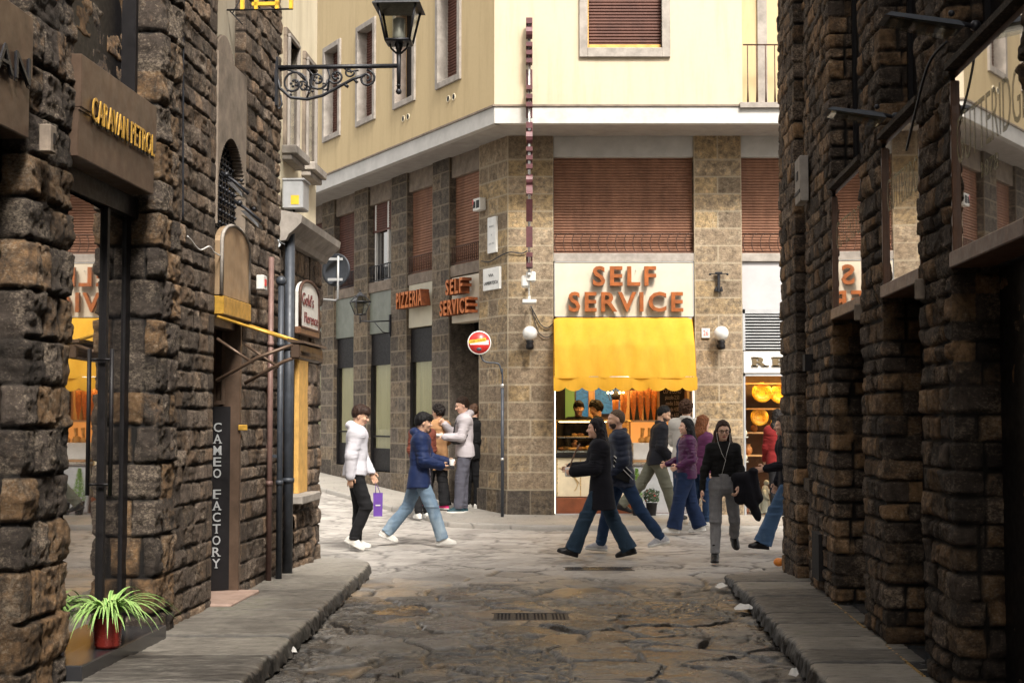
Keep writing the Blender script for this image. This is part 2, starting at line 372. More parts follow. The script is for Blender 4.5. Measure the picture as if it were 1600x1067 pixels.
# ------------------------------------------------------------------ masonry ribbon: a wall plan (polyline) raised to height, cut in courses and blocks
def courses_of(z0, z1, lo, hi, seed):
    r = random.Random(seed); z = [z0]
    while z[-1] < z1-.05: z.append(z[-1]+r.uniform(lo, hi))
    z[-1] = z1; return z
def ribbon(name, fr, path, z0, z1, zc, mat, parent, seed=1, ru=.02, rz=.016, bw=(.3, .6), jd=.03, edge=.015, alt=None, gr=.0, nsc=1., world=False, local=None, zfloor=None):
    pts = np.array([p[:2] for p in path], float); rel = np.array([p[2] for p in path], float)
    seg = np.hypot(*(pts[1:]-pts[:-1]).T); S = np.concatenate([[0], np.cumsum(seg)])
    ns = max(4, int(S[-1]/ru)); s = np.unique(np.concatenate([np.linspace(0, S[-1], ns), S])); ns = len(s)
    U = np.interp(s, S, pts[:, 0]); V = np.interp(s, S, pts[:, 1]); Rl = np.interp(s, S, rel)
    k = np.clip(np.searchsorted(S, s, side='right')-1, 0, len(seg)-1); d = (pts[1:]-pts[:-1])/seg[:, None]
    nn = np.stack([d[:, 1], -d[:, 0]], 1); w_ = .05; acc = np.zeros((ns, 2))
    for o in np.linspace(-w_, w_, 7):
        kk = np.clip(np.searchsorted(S, np.clip(s+o, 0, S[-1]-1e-6), side='right')-1, 0, len(seg)-1); acc += nn[kk]
    acc /= 7; ln = np.hypot(*acc.T); nrm = acc/np.maximum(ln, .3)[:, None]
    corner = np.array([S[i] for i in range(1, len(S)-1) if abs(np.dot(nn[i-1], nn[i])) < .7])
    nz = max(2, int((z1-z0)/rz)); z = np.linspace(z0, z1, nz+1)
    ci = np.clip(np.searchsorted(zc, z, side='right')-1, 0, len(zc)-2); zc = np.array(zc)
    H = np.zeros((nz+1, ns)); T = np.zeros((nz+1, ns, 3)); rs = np.random.RandomState(seed)
    SS, ZZ = np.meshgrid(s, z)
    wob = (fbm2(SS*6, ZZ*6, seed+5, 3)-.5)
    for c in range(len(zc)-1):
        rows = np.where(ci == c)[0]
        if len(rows) == 0: continue
        if alt is not None:                         # regular ashlar: alternate one-block and two-block courses
            B = [0]
            for i in range(len(S)-1):
                L = S[i+1]-S[i]; n = max(1, round(L/alt[0]))
                if alt[1] and (c+i) % 2: n = max(1, round(L/alt[1]))
                B += [S[i]+L*j/n for j in range(1, n+1)]
            if len(B) < 2: B = [0, S[-1]]
        else:
            B = [-.1]
            while B[-1] < S[-1]:
                B.append(B[-1]+rs.uniform(*bw))
            for i, b in enumerate(B):
                for q in corner:
                    if abs(b-q) < .14: B[i] = q+(.15 if b >= q else -.15)
            B = sorted(set(B))
        B = np.array(B); bi = np.clip(np.searchsorted(B, s, side='right')-1, 0, len(B)-2); nb = len(B)
        rb = rs.rand(nb, 6); w = wob[rows]*.05*(0 if alt else 1)
        du = np.minimum(s-B[bi], B[bi+1]-s)[None, :]+w; dz = np.minimum(z[rows]-zc[c], zc[c+1]-z[rows])[:, None]+w*.7
        dd = np.minimum(du, dz)-.004
        e_ = edge if not alt else .02
        p = np.clip(dd/e_, 0, 1); p = p*p*(3-2*p)
        uu = (s-B[bi])[None, :]/np.maximum(B[bi+1]-B[bi], .01)[None, :]-.5; vv = (z[rows]-zc[c])[:, None]/(zc[c+1]-zc[c])-.5
        if alt: h = p*(.5+.5*rb[bi, 0])[None, :]
        else:
            tilt = (rb[bi, 1]-.5)[None, :]*uu*1.6+(rb[bi, 2]-.5)[None, :]*vv*1.2
            dome = 1-.35*(uu**2+vv**2)
            h = p*((.28+.5*rb[bi, 0])[None, :]+tilt*.7)*dome
        H[rows] = h
        T[rows, :, 0] = rb[bi, 3][None, :]; T[rows, :, 1] = rb[bi, 4][None, :]
        T[rows, :, 2] = np.clip(1-dd/(.012 if alt else .010), 0, 1)
    if alt:
        n = fbm2(SS*22*nsc, ZZ*22*nsc, seed, 3); off = H*Rl[None, :]*.35+(n-.5)*Rl[None, :]*1.4*(1-T[:, :, 2])
        off = off+T[:, :, 2]*Rl[None, :]*.35
    else:
        p = 1-T[:, :, 2]
        r1 = fbm2(SS*3.4*nsc+wob*2, ZZ*4.6*nsc, seed, 4, True); r2 = fbm2(SS*14*nsc, ZZ*17*nsc, seed+40, 4, True)
        q = (fbm2(SS*5.5+wob*2+ZZ*.8, ZZ*7.5, seed+90, 3)+.25*T[:, :, 0])*5.5; fq = q-np.floor(q); ter = (np.floor(q)+np.clip(fq*4.5, 0, 1))/5.5
        pp = np.clip(H*3.2, 0, 1)
        off = (H*.75+(r1-.55)*.60*pp+(ter-.55)*1.25*pp+(r2-.5)*.46*p)*Rl[None, :]
        off = off-T[:, :, 2]*jd*.3
    off = off-jd*.15
    if gr: off = off*(1+gr*(SS*0))
    X = U[None, :]+nrm[None, :, 0]*off; Y = V[None, :]+nrm[None, :, 1]*off; Zg = ZZ
    P = np.stack([X, Y, Zg], 2).reshape(-1, 3)
    i = np.arange(nz)[:, None]*ns+np.arange(ns-1)[None, :]; i = i.ravel()
    Fq = np.stack([i, i+1, i+1+ns, i+ns], 1)
    return fast_mesh(name, P, Fq, mat, parent, True, {'tint': T.reshape(-1, 3)})
def flat_wall(name, holes, u0, u1, z0, z1, depth, mat, parent, y=0, thick=None):
    """a wall panel facing -y with rectangular openings whose reveals go 'depth' in"""
    us = sorted({u0, u1, *[h[0] for h in holes], *[h[1] for h in holes]}); zs = sorted({z0, z1, *[h[2] for h in holes], *[h[3] for h in holes]})
    m = MB(); ins = lambda a, b: any(h[0]-1e-6 <= a and b <= h[1]+1e-6 for h in holes)
    for a, b in zip(us, us[1:]):
        for c, d in zip(zs, zs[1:]):
            if any(h[0]-1e-6 <= a and b <= h[1]+1e-6 and h[2]-1e-6 <= c and d <= h[3]+1e-6 for h in holes): continue
            m.quad((a, y, c), (b, y, c), (b, y, d), (a, y, d))
    for (a, b, c, d) in holes:
        m.quad((a, y, c), (a, y, d), (a, y+depth, d), (a, y+depth, c)); m.quad((b, y, c), (b, y+depth, c), (b, y+depth, d), (b, y, d))
        m.quad((a, y, c), (a, y+depth, c), (b, y+depth, c), (b, y, c)); m.quad((a, y, d), (b, y, d), (b, y+depth, d), (a, y+depth, d))
    return m.build(name, mat, parent, fix=False)
def slats(name, u0, u1, y, z0, z1, pitch, mat, parent, d=.012, seed=0):
    """roller shutter or blind: one corrugated sheet of slats"""
    n = int((z1-z0)/pitch); m = MB(); V = []; Fs = []; rr = random.Random(seed)
    for i in range(n+1):
        z = z0+i*pitch; o = rr.uniform(-.0015, .0015)
        for (dy, dz) in ((0+o, 0), (-d+o, pitch*.18), (-d*.9+o, pitch*.78), (.004+o, pitch*.9)):
            zz = min(z+dz, z1); V += [(u0, y+dy, zz), (u1, y+dy, zz)]
    for i in range(len(V)//2-1): Fs.append((2*i, 2*i+1, 2*i+3, 2*i+2))
    m.add(V, Fs, False); return m.build(name, mat, parent, fix=False)
def frame_parts(parent, name, u0, u1, z0, z1, w, y0, y1, mat, sill=True, c=.006):
    m = MB(); m.box(u0-w, u0, y0, y1, z0, z1, c=c).box(u1, u1+w, y0, y1, z0, z1, c=c).box(u0-w, u1+w, y0-.002, y1, z1, z1+w, c=c)
    if sill: m.box(u0-w, u1+w, y0-.004, y1, z0-w, z0, c=c)
    return m.build(name, mat, parent)
# ------------------------------------------------------------------ GROUND
def ramp_z(x, y):
    t = (x+.073)*-.478+(y-23.1)*.878
    n = (x+.073)*-.878+(y-23.1)*-.478
    return .054*np.log1p(np.exp(np.clip(t*3, -30, 30)))/3*np.clip((n+.8), 0, 1)
def M_road():
    m = N('worn_stone_paving'); co = m.co(); a = m.n('ShaderNodeAttribute'); a.attribute_name = 'tint'
    sp = m.n('ShaderNodeSeparateColor'); m.l(a.outputs['Color'], sp.inputs[0])
    n1 = m.noise(co, 1.3, 6, .65, .3); n2 = m.noise(co, 7, 6, .75); n3 = m.noise(m.co((.5, 1.1, 1)), 34, 6, .9); n4 = m.noise(m.co((1, .8, 1)), .9, 4, .6, .5)
    c = m.ramp(m.math('ADD', m.math('MULTIPLY', sp.outputs[0], .45), m.math('MULTIPLY', n1, .7)), [(.30, (.020, .0185, .018)), (.52, (.056, .052, .048)), (.80, (.155, .145, .133))])
    c = m.mix(m.math('MULTIPLY', m.mr(m.math('ADD', m.math('MULTIPLY', n4, .9), m.math('MULTIPLY', sp.outputs[1], .45)), .78, .93, 0, .8), m.mr(n2, .3, .6, .3, 1)), c, (.38, .215, .055))
    c = m.mix(m.mr(n2, .48, .68, 0, .75), c, (.028, .025, .023)); c = m.mix(m.mr(n3, .50, .66, 0, .6), c, (.33, .305, .27)); c = m.mix(m.mr(n3, .34, .46, .6, 0), c, (.022, .02, .018))
    ys = m.n('ShaderNodeSeparateXYZ'); m.l(co, ys.inputs[0])
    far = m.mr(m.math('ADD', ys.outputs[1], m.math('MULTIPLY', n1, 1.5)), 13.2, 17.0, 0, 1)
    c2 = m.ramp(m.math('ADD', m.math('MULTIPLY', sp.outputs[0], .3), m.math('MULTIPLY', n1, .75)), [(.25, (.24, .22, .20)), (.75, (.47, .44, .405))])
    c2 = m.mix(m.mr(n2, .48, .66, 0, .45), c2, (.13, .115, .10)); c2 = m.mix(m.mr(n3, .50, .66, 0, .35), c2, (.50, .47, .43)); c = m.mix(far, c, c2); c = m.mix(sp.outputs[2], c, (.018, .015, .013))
    m.set(c, spec=.7); m.set(rough=m.math('ADD', m.mr(n1, .3, .7, .14, .36), m.math('MULTIPLY', far, .40)))
    b = m.bump(n2, .35, .02); m.bump(n3, .35, .006, b); return m.m
MT['road'] = M_road()
def M_pavement():
    m = N('chiselled_pavement_stone'); co = m.co(); a = m.n('ShaderNodeAttribute'); a.attribute_name = 'tint'
    sp = m.n('ShaderNodeSeparateColor'); m.l(a.outputs['Color'], sp.inputs[0])
    n1 = m.noise(co, 1.7, 6, .65); n2 = m.noise(co, 8, 6, .75); n3 = m.noise(m.co((.5, 4, 1)), 11, 5, .75); ys = m.n('ShaderNodeSeparateXYZ'); m.l(co, ys.inputs[0])
    c = m.ramp(m.math('ADD', m.math('MULTIPLY', sp.outputs[0], .55), m.math('MULTIPLY', n1, .6)), [(.28, (.042, .038, .034)), (.52, (.112, .102, .089)), (.80, (.23, .21, .18))])
    c = m.mix(m.mr(n2, .5, .7, 0, .7), c, (.04, .037, .034)); c = m.mix(m.mr(n3, .48, .66, 0, .5), c, (.34, .31, .27)); c = m.mix(m.mr(n3, .30, .44, .55, 0), c, (.035, .032, .03))
    c = m.mix(m.math('MULTIPLY', m.mr(n1, .55, .7, 0, 1), m.mr(n2, .4, .6, 0, .35)), c, (.13, .15, .06))
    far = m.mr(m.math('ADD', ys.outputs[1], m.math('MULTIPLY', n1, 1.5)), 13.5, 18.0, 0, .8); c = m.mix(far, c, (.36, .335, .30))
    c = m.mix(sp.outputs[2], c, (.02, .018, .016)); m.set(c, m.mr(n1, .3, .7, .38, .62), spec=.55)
    b = m.bump(n3, .5, .02); m.bump(n2, .35, .01, b); return m.m
MT['pavement'] = M_pavement()
def voro(x, y, cell, seed, jit=.42):
    """distance to the joint, cell random values, for jittered cells of size cell=(cx,cy)"""
    gx, gy = x/cell[0], y/cell[1]; ix = np.floor(gx).astype(int); iy = np.floor(gy).astype(int)
    f1 = np.full(x.shape, 9.); f2 = f1.copy(); id1 = np.zeros(x.shape, int)
    for dx in range(-2, 3):
        for dy in range(-2, 3):
            a = ix+dx; b = iy+dy; hsh = (a*73856093 ^ b*19349663 ^ seed*83492791) & 0xffffff
            r1 = ((hsh*1103515245+12345) >> 8 & 0xffff)/65535.; r2 = ((hsh*22695477+1) >> 7 & 0xffff)/65535.
            px = a+.5+(r1-.5)*2*jit+.5*(b & 1); py = b+.5+(r2-.5)*2*jit
            d = np.hypot(gx-px, (gy-py)*cell[1]/cell[0]*1.)
            m = d < f1; f2 = np.where(m, f1, np.minimum(f2, d)); id1 = np.where(m, hsh, id1); f1 = np.where(m, d, f1)
    return (f2-f1)*cell[0]*.5, id1
def rnd(i, k): return (((i*(2654435761+k*97)+k*7919) >> 6) & 0xffff)/65535.
_g1, _g2 = gnd(830, 961, 0), gnd(935, 887, 0); GR = [(_g1.x, _g1.y, .33, .21), (_g2.x, _g2.y, .38, .18)]
def ground_patch(name, x0, x1, y0, y1, rx, ry, parent=None, mat='road', base=None, keep=None, seed=3, relief=1.):
    xs = np.linspace(x0, x1, int((x1-x0)/rx)+1); ys = np.linspace(y0, y1, int((y1-y0)/ry)+1); X, Y = np.meshgrid(xs, ys)
    wx = X+.10*(fbm2(X*2.2, Y*2.2, 11, 3)-.5)*2; wy = Y+.12*(fbm2(X*2.5+9, Y*2.5, 12, 3)-.5)*2
    wx += .07*(fbm2(X*7, Y*7, 13, 3)-.5); wy += .06*(fbm2(X*8, Y*8, 14, 3)-.5)
    d, i = voro(wx, wy, (.66, .40), seed, .48); d2, i2 = voro(wx+.3*fbm2(X*4, Y*4, 15, 2), wy, (.16, .10), seed+5, .5)
    crack = np.clip(1.2-d2/.013, 0, 1)*(fbm2(X*1.4, Y*1.4, 21, 2) > .50)*.85
    jw = .006+.055*np.clip(fbm2(X*2.6, Y*2.6, 33, 3)-.30, 0, 1); joint = np.clip(1.35-d/jw, 0, 1); joint = np.maximum(joint*(fbm2(X*1.7+4, Y*1.7, 55, 2) > .36), crack)
    p = np.clip(d/.05, 0, 1); p = p*(2-p)
    h = .006*p+.013*rnd(i, 1)+(rnd(i, 2)-.5)*.03*np.sin(wy*7+i % 5)+.005*(rnd(i, 3)-.5)*np.clip(np.sin(wx*5+i % 7), -1, 1)
    q_ = fbm2(X*2.2, Y*4.2, 62, 4)*9; q_ = np.floor(q_)+np.clip((q_-np.floor(q_))*6, 0, 1); h += .0055*(q_-4.5)
    h += .010*(fbm2(X*3.5, Y*5, 61, 4, True)-.5)+.006*(fbm2(X*16, Y*22, 71, 3)-.5)-joint*.022
    far = np.clip((Y-13.5)/3, 0, 1); h = h*(1-.72*far)*relief
    h = h-.005
    for gx_, gy_, gw, gd in GR: k_ = np.clip(1.6-np.maximum(np.abs(X-gx_)/gw, np.abs(Y-gy_)/gd), 0, .5)*2; h = h*(1-k_)+.012*k_-.018*(np.maximum(np.abs(X-gx_)/gw, np.abs(Y-gy_)/gd) < .92)
    Z = h-.02+(base(X, Y) if base is not None else 0)+.03*np.exp(-((X-.3)/1.6)**2)*(1-far)-.03*(1-far)
    T = np.stack([rnd(i, 4), rnd(i, 5), np.clip(joint*(1-.35*far), 0, 1)], 2)
    ns = len(xs); q = (np.arange(len(ys)-1)[:, None]*ns+np.arange(ns-1)[None, :]).ravel(); Fq = np.stack([q, q+1, q+1+ns, q+ns], 1)
    if keep is not None:
        cxy = np.stack([X, Y], 2).reshape(-1, 2)[Fq].mean(1); Fq = Fq[keep(cxy[:, 0], cxy[:, 1])]
    return tag(fast_mesh(name, np.stack([X, Y, Z], 2).reshape(-1, 3), Fq, MT[mat], parent, True, {'tint': T.reshape(-1, 3)}), kind='structure')
KL = lambda y: -1.50+.02*(y-12)*.4-np.clip((y-15.0)/1.3, 0, 1)**2*.9          # kerb lines of the alley
KR = lambda y: 1.33+.056*y+np.clip((y-14.2)/1.0, 0, 1)**2*.5
WL = lambda y: -3.0015+.0554*y
WR = lambda y: 1.872+.066*y
g = MB().quad((-150, -60, -.09), (150, -60, -.09), (150, 160, -.09), (-150, 160, -.09)); tag(g.build('ground', M_plain('city_ground', (.1, .095, .09), .9), None, False), kind='structure')
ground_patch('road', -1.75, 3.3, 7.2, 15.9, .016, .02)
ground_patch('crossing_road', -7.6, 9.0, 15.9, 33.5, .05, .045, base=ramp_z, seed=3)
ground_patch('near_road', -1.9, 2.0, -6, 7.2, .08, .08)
def pavement(name, edge, wall, y0, y1, h, ry=.014, nx=46, seed=1, roll=.05):
    """raised pavement between the kerb edge(y) and the wall(y) with a rough rolled kerb"""
    ys = np.linspace(y0, y1, int((y1-y0)/ry)+1); rs = np.random.RandomState(seed)
    B = [y0]
    while B[-1] < y1: B.append(B[-1]+rs.uniform(.42, .95))
    B = np.array(B); bi = np.clip(np.searchsorted(B, ys)-1, 0, len(B)-2); dj = np.minimum(ys-B[bi], B[bi+1]-ys); rb = rs.rand(len(B), 4)
    prof = [(0, -.12), (.0, -.03), (.003, .40), (.007, .72), (.014, .90), (.028, .98), (.06, 1.0)]
    ts = np.linspace(0, 1, nx)[1:]; n = len(prof)+len(ts); e = edge(ys); wl = wall(ys); sgn = np.sign(wl-e)
    hh = h(ys) if callable(h) else np.full(len(ys), h)
    en = (fbm2(ys*5, ys*0, seed, 4)-.5)*.03+(rb[bi, 0]-.5)*.02
    X = np.zeros((len(ys), n)); Z = np.zeros((len(ys), n)); E = e+en*sgn
    for k, (o, zz) in enumerate(prof): X[:, k] = E+sgn*o*(1+1.2*fbm2(ys*7, ys*0+k, seed+2, 3)); Z[:, k] = zz*hh
    x9 = X[:, len(prof)-1]
    for k, t in enumerate(ts): X[:, len(prof)+k] = x9+(wl+sgn*.10-x9)*t; Z[:, len(prof)+k] = hh
    Y = np.repeat(ys[:, None], n, 1)
    joint = np.repeat(np.clip(1.4-dj/.024, 0, 1)[:, None], n, 1)
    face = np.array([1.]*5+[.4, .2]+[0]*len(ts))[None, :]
    rough = (fbm2(X*9+3, Y*14, seed+4, 4, True)-.5); chis = fbm2(X*2.2, Y*34+3*fbm2(X*3, Y*3, 9, 2), seed+6, 3, True)-.5
    Z += rough*.006+chis*.013*(1-face)-joint*.022+(rb[bi, 1]-.5)[:, None]*.016+rough*face*.018
    X += face*(fbm2(Z*40, Y*22, seed+8, 3)-.5)*.05
    T = np.stack([np.repeat(rb[bi, 2][:, None], n, 1), np.repeat(rb[bi, 3][:, None], n, 1), np.clip(joint*.9+.75*face*(X*0+1)*(np.arange(n) < 4)[None, :], 0, 1)], 2)  # kerb face darkened through the joint mask: painted shade and gutter dirt
    q = (np.arange(len(ys)-1)[:, None]*n+np.arange(n-1)[None, :]).ravel(); Fq = np.stack([q, q+1, q+1+n, q+n], 1)
    if sgn[0] < 0: Fq = Fq[:, ::-1]
    return tag(fast_mesh(name, np.stack([X, Y, Z], 2).reshape(-1, 3), Fq, MT['pavement'], None, True, {'tint': T.reshape(-1, 3)}), kind='structure')
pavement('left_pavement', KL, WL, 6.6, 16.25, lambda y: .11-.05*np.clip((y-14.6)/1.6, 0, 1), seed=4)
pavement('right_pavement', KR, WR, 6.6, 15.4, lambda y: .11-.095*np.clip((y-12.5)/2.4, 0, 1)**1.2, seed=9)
m = MB().quad((-3.6, -6, .1), (-1.5, -6, .1), (-1.5, 6.6, .1), (-3.6, 6.6, .1)).quad((-1.5, -6, .1), (-1.5, -6, -.05), (-1.5, 6.6, -.05), (-1.5, 6.6, .1)); tag(m.build('left_pavement_near', MT['pavement'], None, False), kind='structure')
m = MB().quad((1.6, -6, .1), (2.9, -6, .1), (2.9, 6.6, .1), (1.7, 6.6, .1)).quad((1.6, -6, .1), (1.7, 6.6, .1), (1.7, 6.6, -.05), (1.6, -6, -.05)); tag(m.build('right_pavement_near', MT['pavement'], None, False), kind='structure')
# pavement along the corner building: a strip that follows the kerb line
def strip(name, kerb, wall, zk, zw, h, seed):
    """kerb, wall: matching plan polylines"""
    k = [Vector(p) for p in kerb]; w_ = [Vector(p) for p in wall]; S = [0]
    for a, b in zip(k, k[1:]): S.append(S[-1]+(b-a).length)
    s = np.linspace(0, S[-1], int(S[-1]/.03)); kx = np.interp(s, S, [p.x for p in k]); ky = np.interp(s, S, [p.y for p in k]); wx = np.interp(s, S, [p.x for p in w_]); wy = np.interp(s, S, [p.y for p in w_])
    pr = [(-.002, -.6), (0, .0), (.003, .6), (.008, .9), (.02, 1.)]+[(t, 1.) for t in np.linspace(.03, 1.02, 44)]; n = len(pr)
    X = np.zeros((len(s), n)); Y = X.copy(); Z = X.copy(); wob = (fbm2(s*3, s*0, seed, 3)-.5)*.03
    for j, (t, f) in enumerate(pr):
        X[:, j] = kx+(wx-kx)*(t+wob*(t < .5)); Y[:, j] = ky+(wy-ky)*(t+wob*(t < .5)); Z[:, j] = f*h
    Z += ramp_z(X, Y)+.005*(fbm2(X*6, Y*9, seed, 4, True)-.5)
    d, i = voro(X, Y, (.62, .5), seed, .2); J = np.clip(1-d/.007, 0, 1); Z -= J*.006
    T = np.stack([rnd(i, 4), rnd(i, 5), J*.7], 2); q = (np.arange(len(s)-1)[:, None]*n+np.arange(n-1)[None, :]).ravel()
    Fq = np.stack([q, q+n, q+1+n, q+1], 1)
    return tag(fast_mesh(name, np.stack([X, Y, Z], 2).reshape(-1, 3), Fq, MT['pavement'], None, True, {'tint': T.reshape(-1, 3)}), kind='structure')
wp = lambda t, n=0: (-.073-.478*t-.878*n, 23.1+.878*t-.478*n)
strip('shop_pavement', [(9, 20.75), (2.5, 20.8), (.3, 20.95), (-.95, 21.5), wp(.5, 1.3), wp(2, 1.32), wp(5, 1.34), wp(11, 1.36)], [(9, 23.15), (2.5, 23.15), (.3, 23.15), (-.05, 23.15), wp(.5), wp(2), wp(5), wp(11)], 0, 0, .06, 5)
# drain grates, litter
def grate(cx, cy, w_, d_, nx, lab, zz=-.022):
    t = thing('drain_grate', lab, 'drain grate', (cx, cy, zz), 0, 'drain grates in the road'); m = MB()
    m.box(-w_/2, w_/2, -d_/2, d_/2, -.03, .006).k = 1; fr = MB()
    fr.box(-w_/2-.03, w_/2+.03, -d_/2-.03, -d_/2, -.02, .016, c=.003).box(-w_/2-.03, w_/2+.03, d_/2, d_/2+.03, -.02, .016, c=.003)
    n = 5; MBs = MB()
    for k in range(nx+1):
        x = -w_/2+w_*k/nx; fr.box(x-.009, x+.009, -d_/2, d_/2, -.02, .015)
    for k in range(nx*5):
        x = -w_/2+w_*(k+.5)/(nx*5); MBs.box(x-.007, x+.007, -d_/2, d_/2, -.015, .0125)
    for k in range(1, 5): MBs.box(-w_/2, w_/2, -d_/2+d_*k/5-.006, -d_/2+d_*k/5+.006, -.015, .012)
    m.build('pit', MT['dark_void'], t); fr.build('frame', MT['iron'], t); MBs.build('bars', MT['iron'], t)
p = gnd(830, 961, 0); grate(p.x, p.y, .60, .36, 4, 'dark iron drain grate in the middle of the alley paving, the nearer one')
p = gnd(935, 887, 0); grate(p.x, p.y, .70, .30, 8, 'pale worn drain grate in the road by the black coat woman, the farther one', -.022)
MT['paper'] = M_plain('crumpled_paper', (.72, .71, .68), .8, 0, .08, 20)
def litter(px, py, sx, sy, seed, lab, z=.0):
    r = random.Random(seed); p = gnd(px, py, z); b = MB(); n = 9; V = [(0, 0, .045)]
    for k in range(n):
        a = 2*math.pi*k/n; q = r.uniform(.7, 1.15); V.append((math.cos(a)*sx*q, math.sin(a)*sy*q, r.uniform(.0, .02)))
    for k in range(n):
        a = 2*math.pi*(k+.5)/n; q = r.uniform(.4, .6); V.append((math.cos(a)*sx*q, math.sin(a)*sy*q, r.uniform(.02, .055)))
    Fs = [(0, 1+n+k, 1+n+(k+1) % n) for k in range(n)]
    for k in range(n): Fs += [(1+n+k, 1+k, 1+(k+1) % n), (1+n+k, 1+(k+1) % n, 1+n+(k+1) % n)]
    b.add(V, Fs); o = b.build('crumpled_paper', MT['paper'], None); o.location = (p.x, p.y, z); tag(o, lab, 'litter', 'litter in the gutter')
litter(1128, 917, .075, .10, 1, 'crumpled white paper at the right kerb, the farthest scrap of the three', .005)
litter(1164, 952, .10, .10, 2, 'long crumpled white paper at the right kerb, the middle scrap of the three', .005)
litter(1240, 1055, .035, .05, 3, 'small white scrap on the road near the bottom edge beside the right kerb', .005)
litter(458, 1021, .04, .04, 4, 'small white scrap in the left gutter below the kerb', -.01)
# ================================================================== LEFT STONE BUILDING
def wall_building(name, label, cat, fr, u=0, group=None):
    return thing(name, label, cat, fr.P(0, 0, 0), fr.a, group)
LB = wall_building('stone_building', 'dark rusticated stone building along the left of the alley, with shop niches', 'building', FL)
zl = courses_of(.02, 6.4, .22, .285, 11)
ribbon('wall', FL, [(3.9, 0, .08), (5.9, 0, .08), (5.9, .3, .05), (7.6, .3, .04), (7.6, .03, .038), (8.25, .03, .038), (8.25, .24, .03), (9.85, .24, .03), (9.85, .01, .040), (10.3, .01, .038), (10.33, .06, .02)],
       0.02, 6.4, zl, MT['stone_dark'], LB, 21, .012, .0135, (.26, .48))
ribbon('wall', FL, [(10.28, .05, .026), (11.22, .05, .026), (11.28, .045, .010), (11.5, .045, .007), (11.5, .36, .006)], .02, 6.4, courses_of(.02, 6.4, .125, .175, 17), MT['stone_left'], LB, 22, .013, .0125, (.16, .40), edge=.012)
ribbon('far_wall', FL, [(12.45, .36, .006), (12.45, .045, .008), (12.68, .045, .012), (12.74, .05, .028), (13.87, .05, .028)], .02, 6.4, courses_of(.02, 6.4, .12, .19, 5), MT['stone_left'], LB, 33, .015, .013, (.16, .40), edge=.013)
m = MB(); m.box(-8, 3.9, .0, 3, 0, 12.5).box(3.9, 13.87, .1, 3, 6.4, 12.5); m.build('upper_wall', MT['stone_left'], LB)  # full-height box: unseen plain stretch behind the camera, added to block light
MB().box(3.9, 13.87, .55, 3, 0, 6.4).build('inner_mass', MT['dark_void'], LB)
# arched recess over the jewellery door : plaster panel, pointed arch stone, iron lunette
def arch_pts(u0, u1, zs, zt, n=14, pw=1.0):
    n = n*3
    c = (u0+u1)/2; r = (u1-u0)/2
    return [(c-r*math.cos(math.pi*k/n), zs+(zt-zs)*math.sin(math.pi*k/n)**pw) for k in range(n+1)]
A0, A1 = 11.5, 12.45
ap = arch_pts(A0+.02, A1-.02, 3.50, 3.98)
m = MB(); poly = [(A0, 4.5)]+[(A0, 3.3)]+[(A0+.02, 3.3)]+ap+[(A1-.02, 3.3), (A1, 3.3), (A1, 4.5)]
# surround cut out of strips so that the hole stays open
n = len(ap); 
for a, b in zip(ap, ap[1:]): m.box(a[0], b[0], .03, .30, min(a[1], b[1]), 4.62)
m.box(A0, A0+.02, .03, .3, 3.2, 4.62).box(A1-.02, A1, .03, .3, 3.2, 4.62); m.build('arch_stone', MT['pietra_brown'], LB)
pl = arch_pts(A0+.06, A1-.16, 4.45, 4.85, 12)
m = MB()
for a, b in zip(pl, pl[1:]): m.box(a[0], b[0], .10, .32, max(a[1], b[1])-.0, 6.4)
m.build('plaster_panel', MT['plaster_arch'], LB)
m = MB()
for a, b in zip(pl, pl[1:]): m.box(a[0], b[0], .085, .32, 4.62, min(a[1], b[1]))
m.box(A0, A0+.06, .06, .3, 4.62, 6.4).box(A1-.16, A1, .2, .3, 4.62, 6.4); m.build('arch_head', MT['pietra_brown'], LB)
g = MB()
for k in range(9): 
    u = A0+.08+k*.1; g.tube([(u, .12, 3.2), (u, .12, 4.0)], .009, 6)
    for j in range(8): z = 3.26+j*.1; g.ball((u, .108, z), .017, 6)
for j in range(8): z = 3.22+j*.1; g.tube([(A0+.02, .12, z), (A1-.02, .12, z)], .008, 6)
g.build('window_grille', MT['iron'], LB)
MB().box(A0, A1, .3, .5, 2.3, 4.6).build('window_pane', MT['dark_void'], LB)
# jewellery door
m = MB(); m.box(A0, A1, .42, .5, .02, 2.45); m.build('door_void', MT['black'], LB)
d = MB(); d.box(A1-.05, A1, .05, .36, .1, 2.44, c=.004).box(A0, A1, .1, .36, 2.38, 2.46, c=.004); d.build('door_frame', MT['bronze'], LB)
MB().box(A0-.02, A1+.02, -.12, .4, .02, .135, c=.01).build('door_step', M_plain('worn_pink_step', (.30, .21, .17), .6, 0, .25, 6, .2), LB)
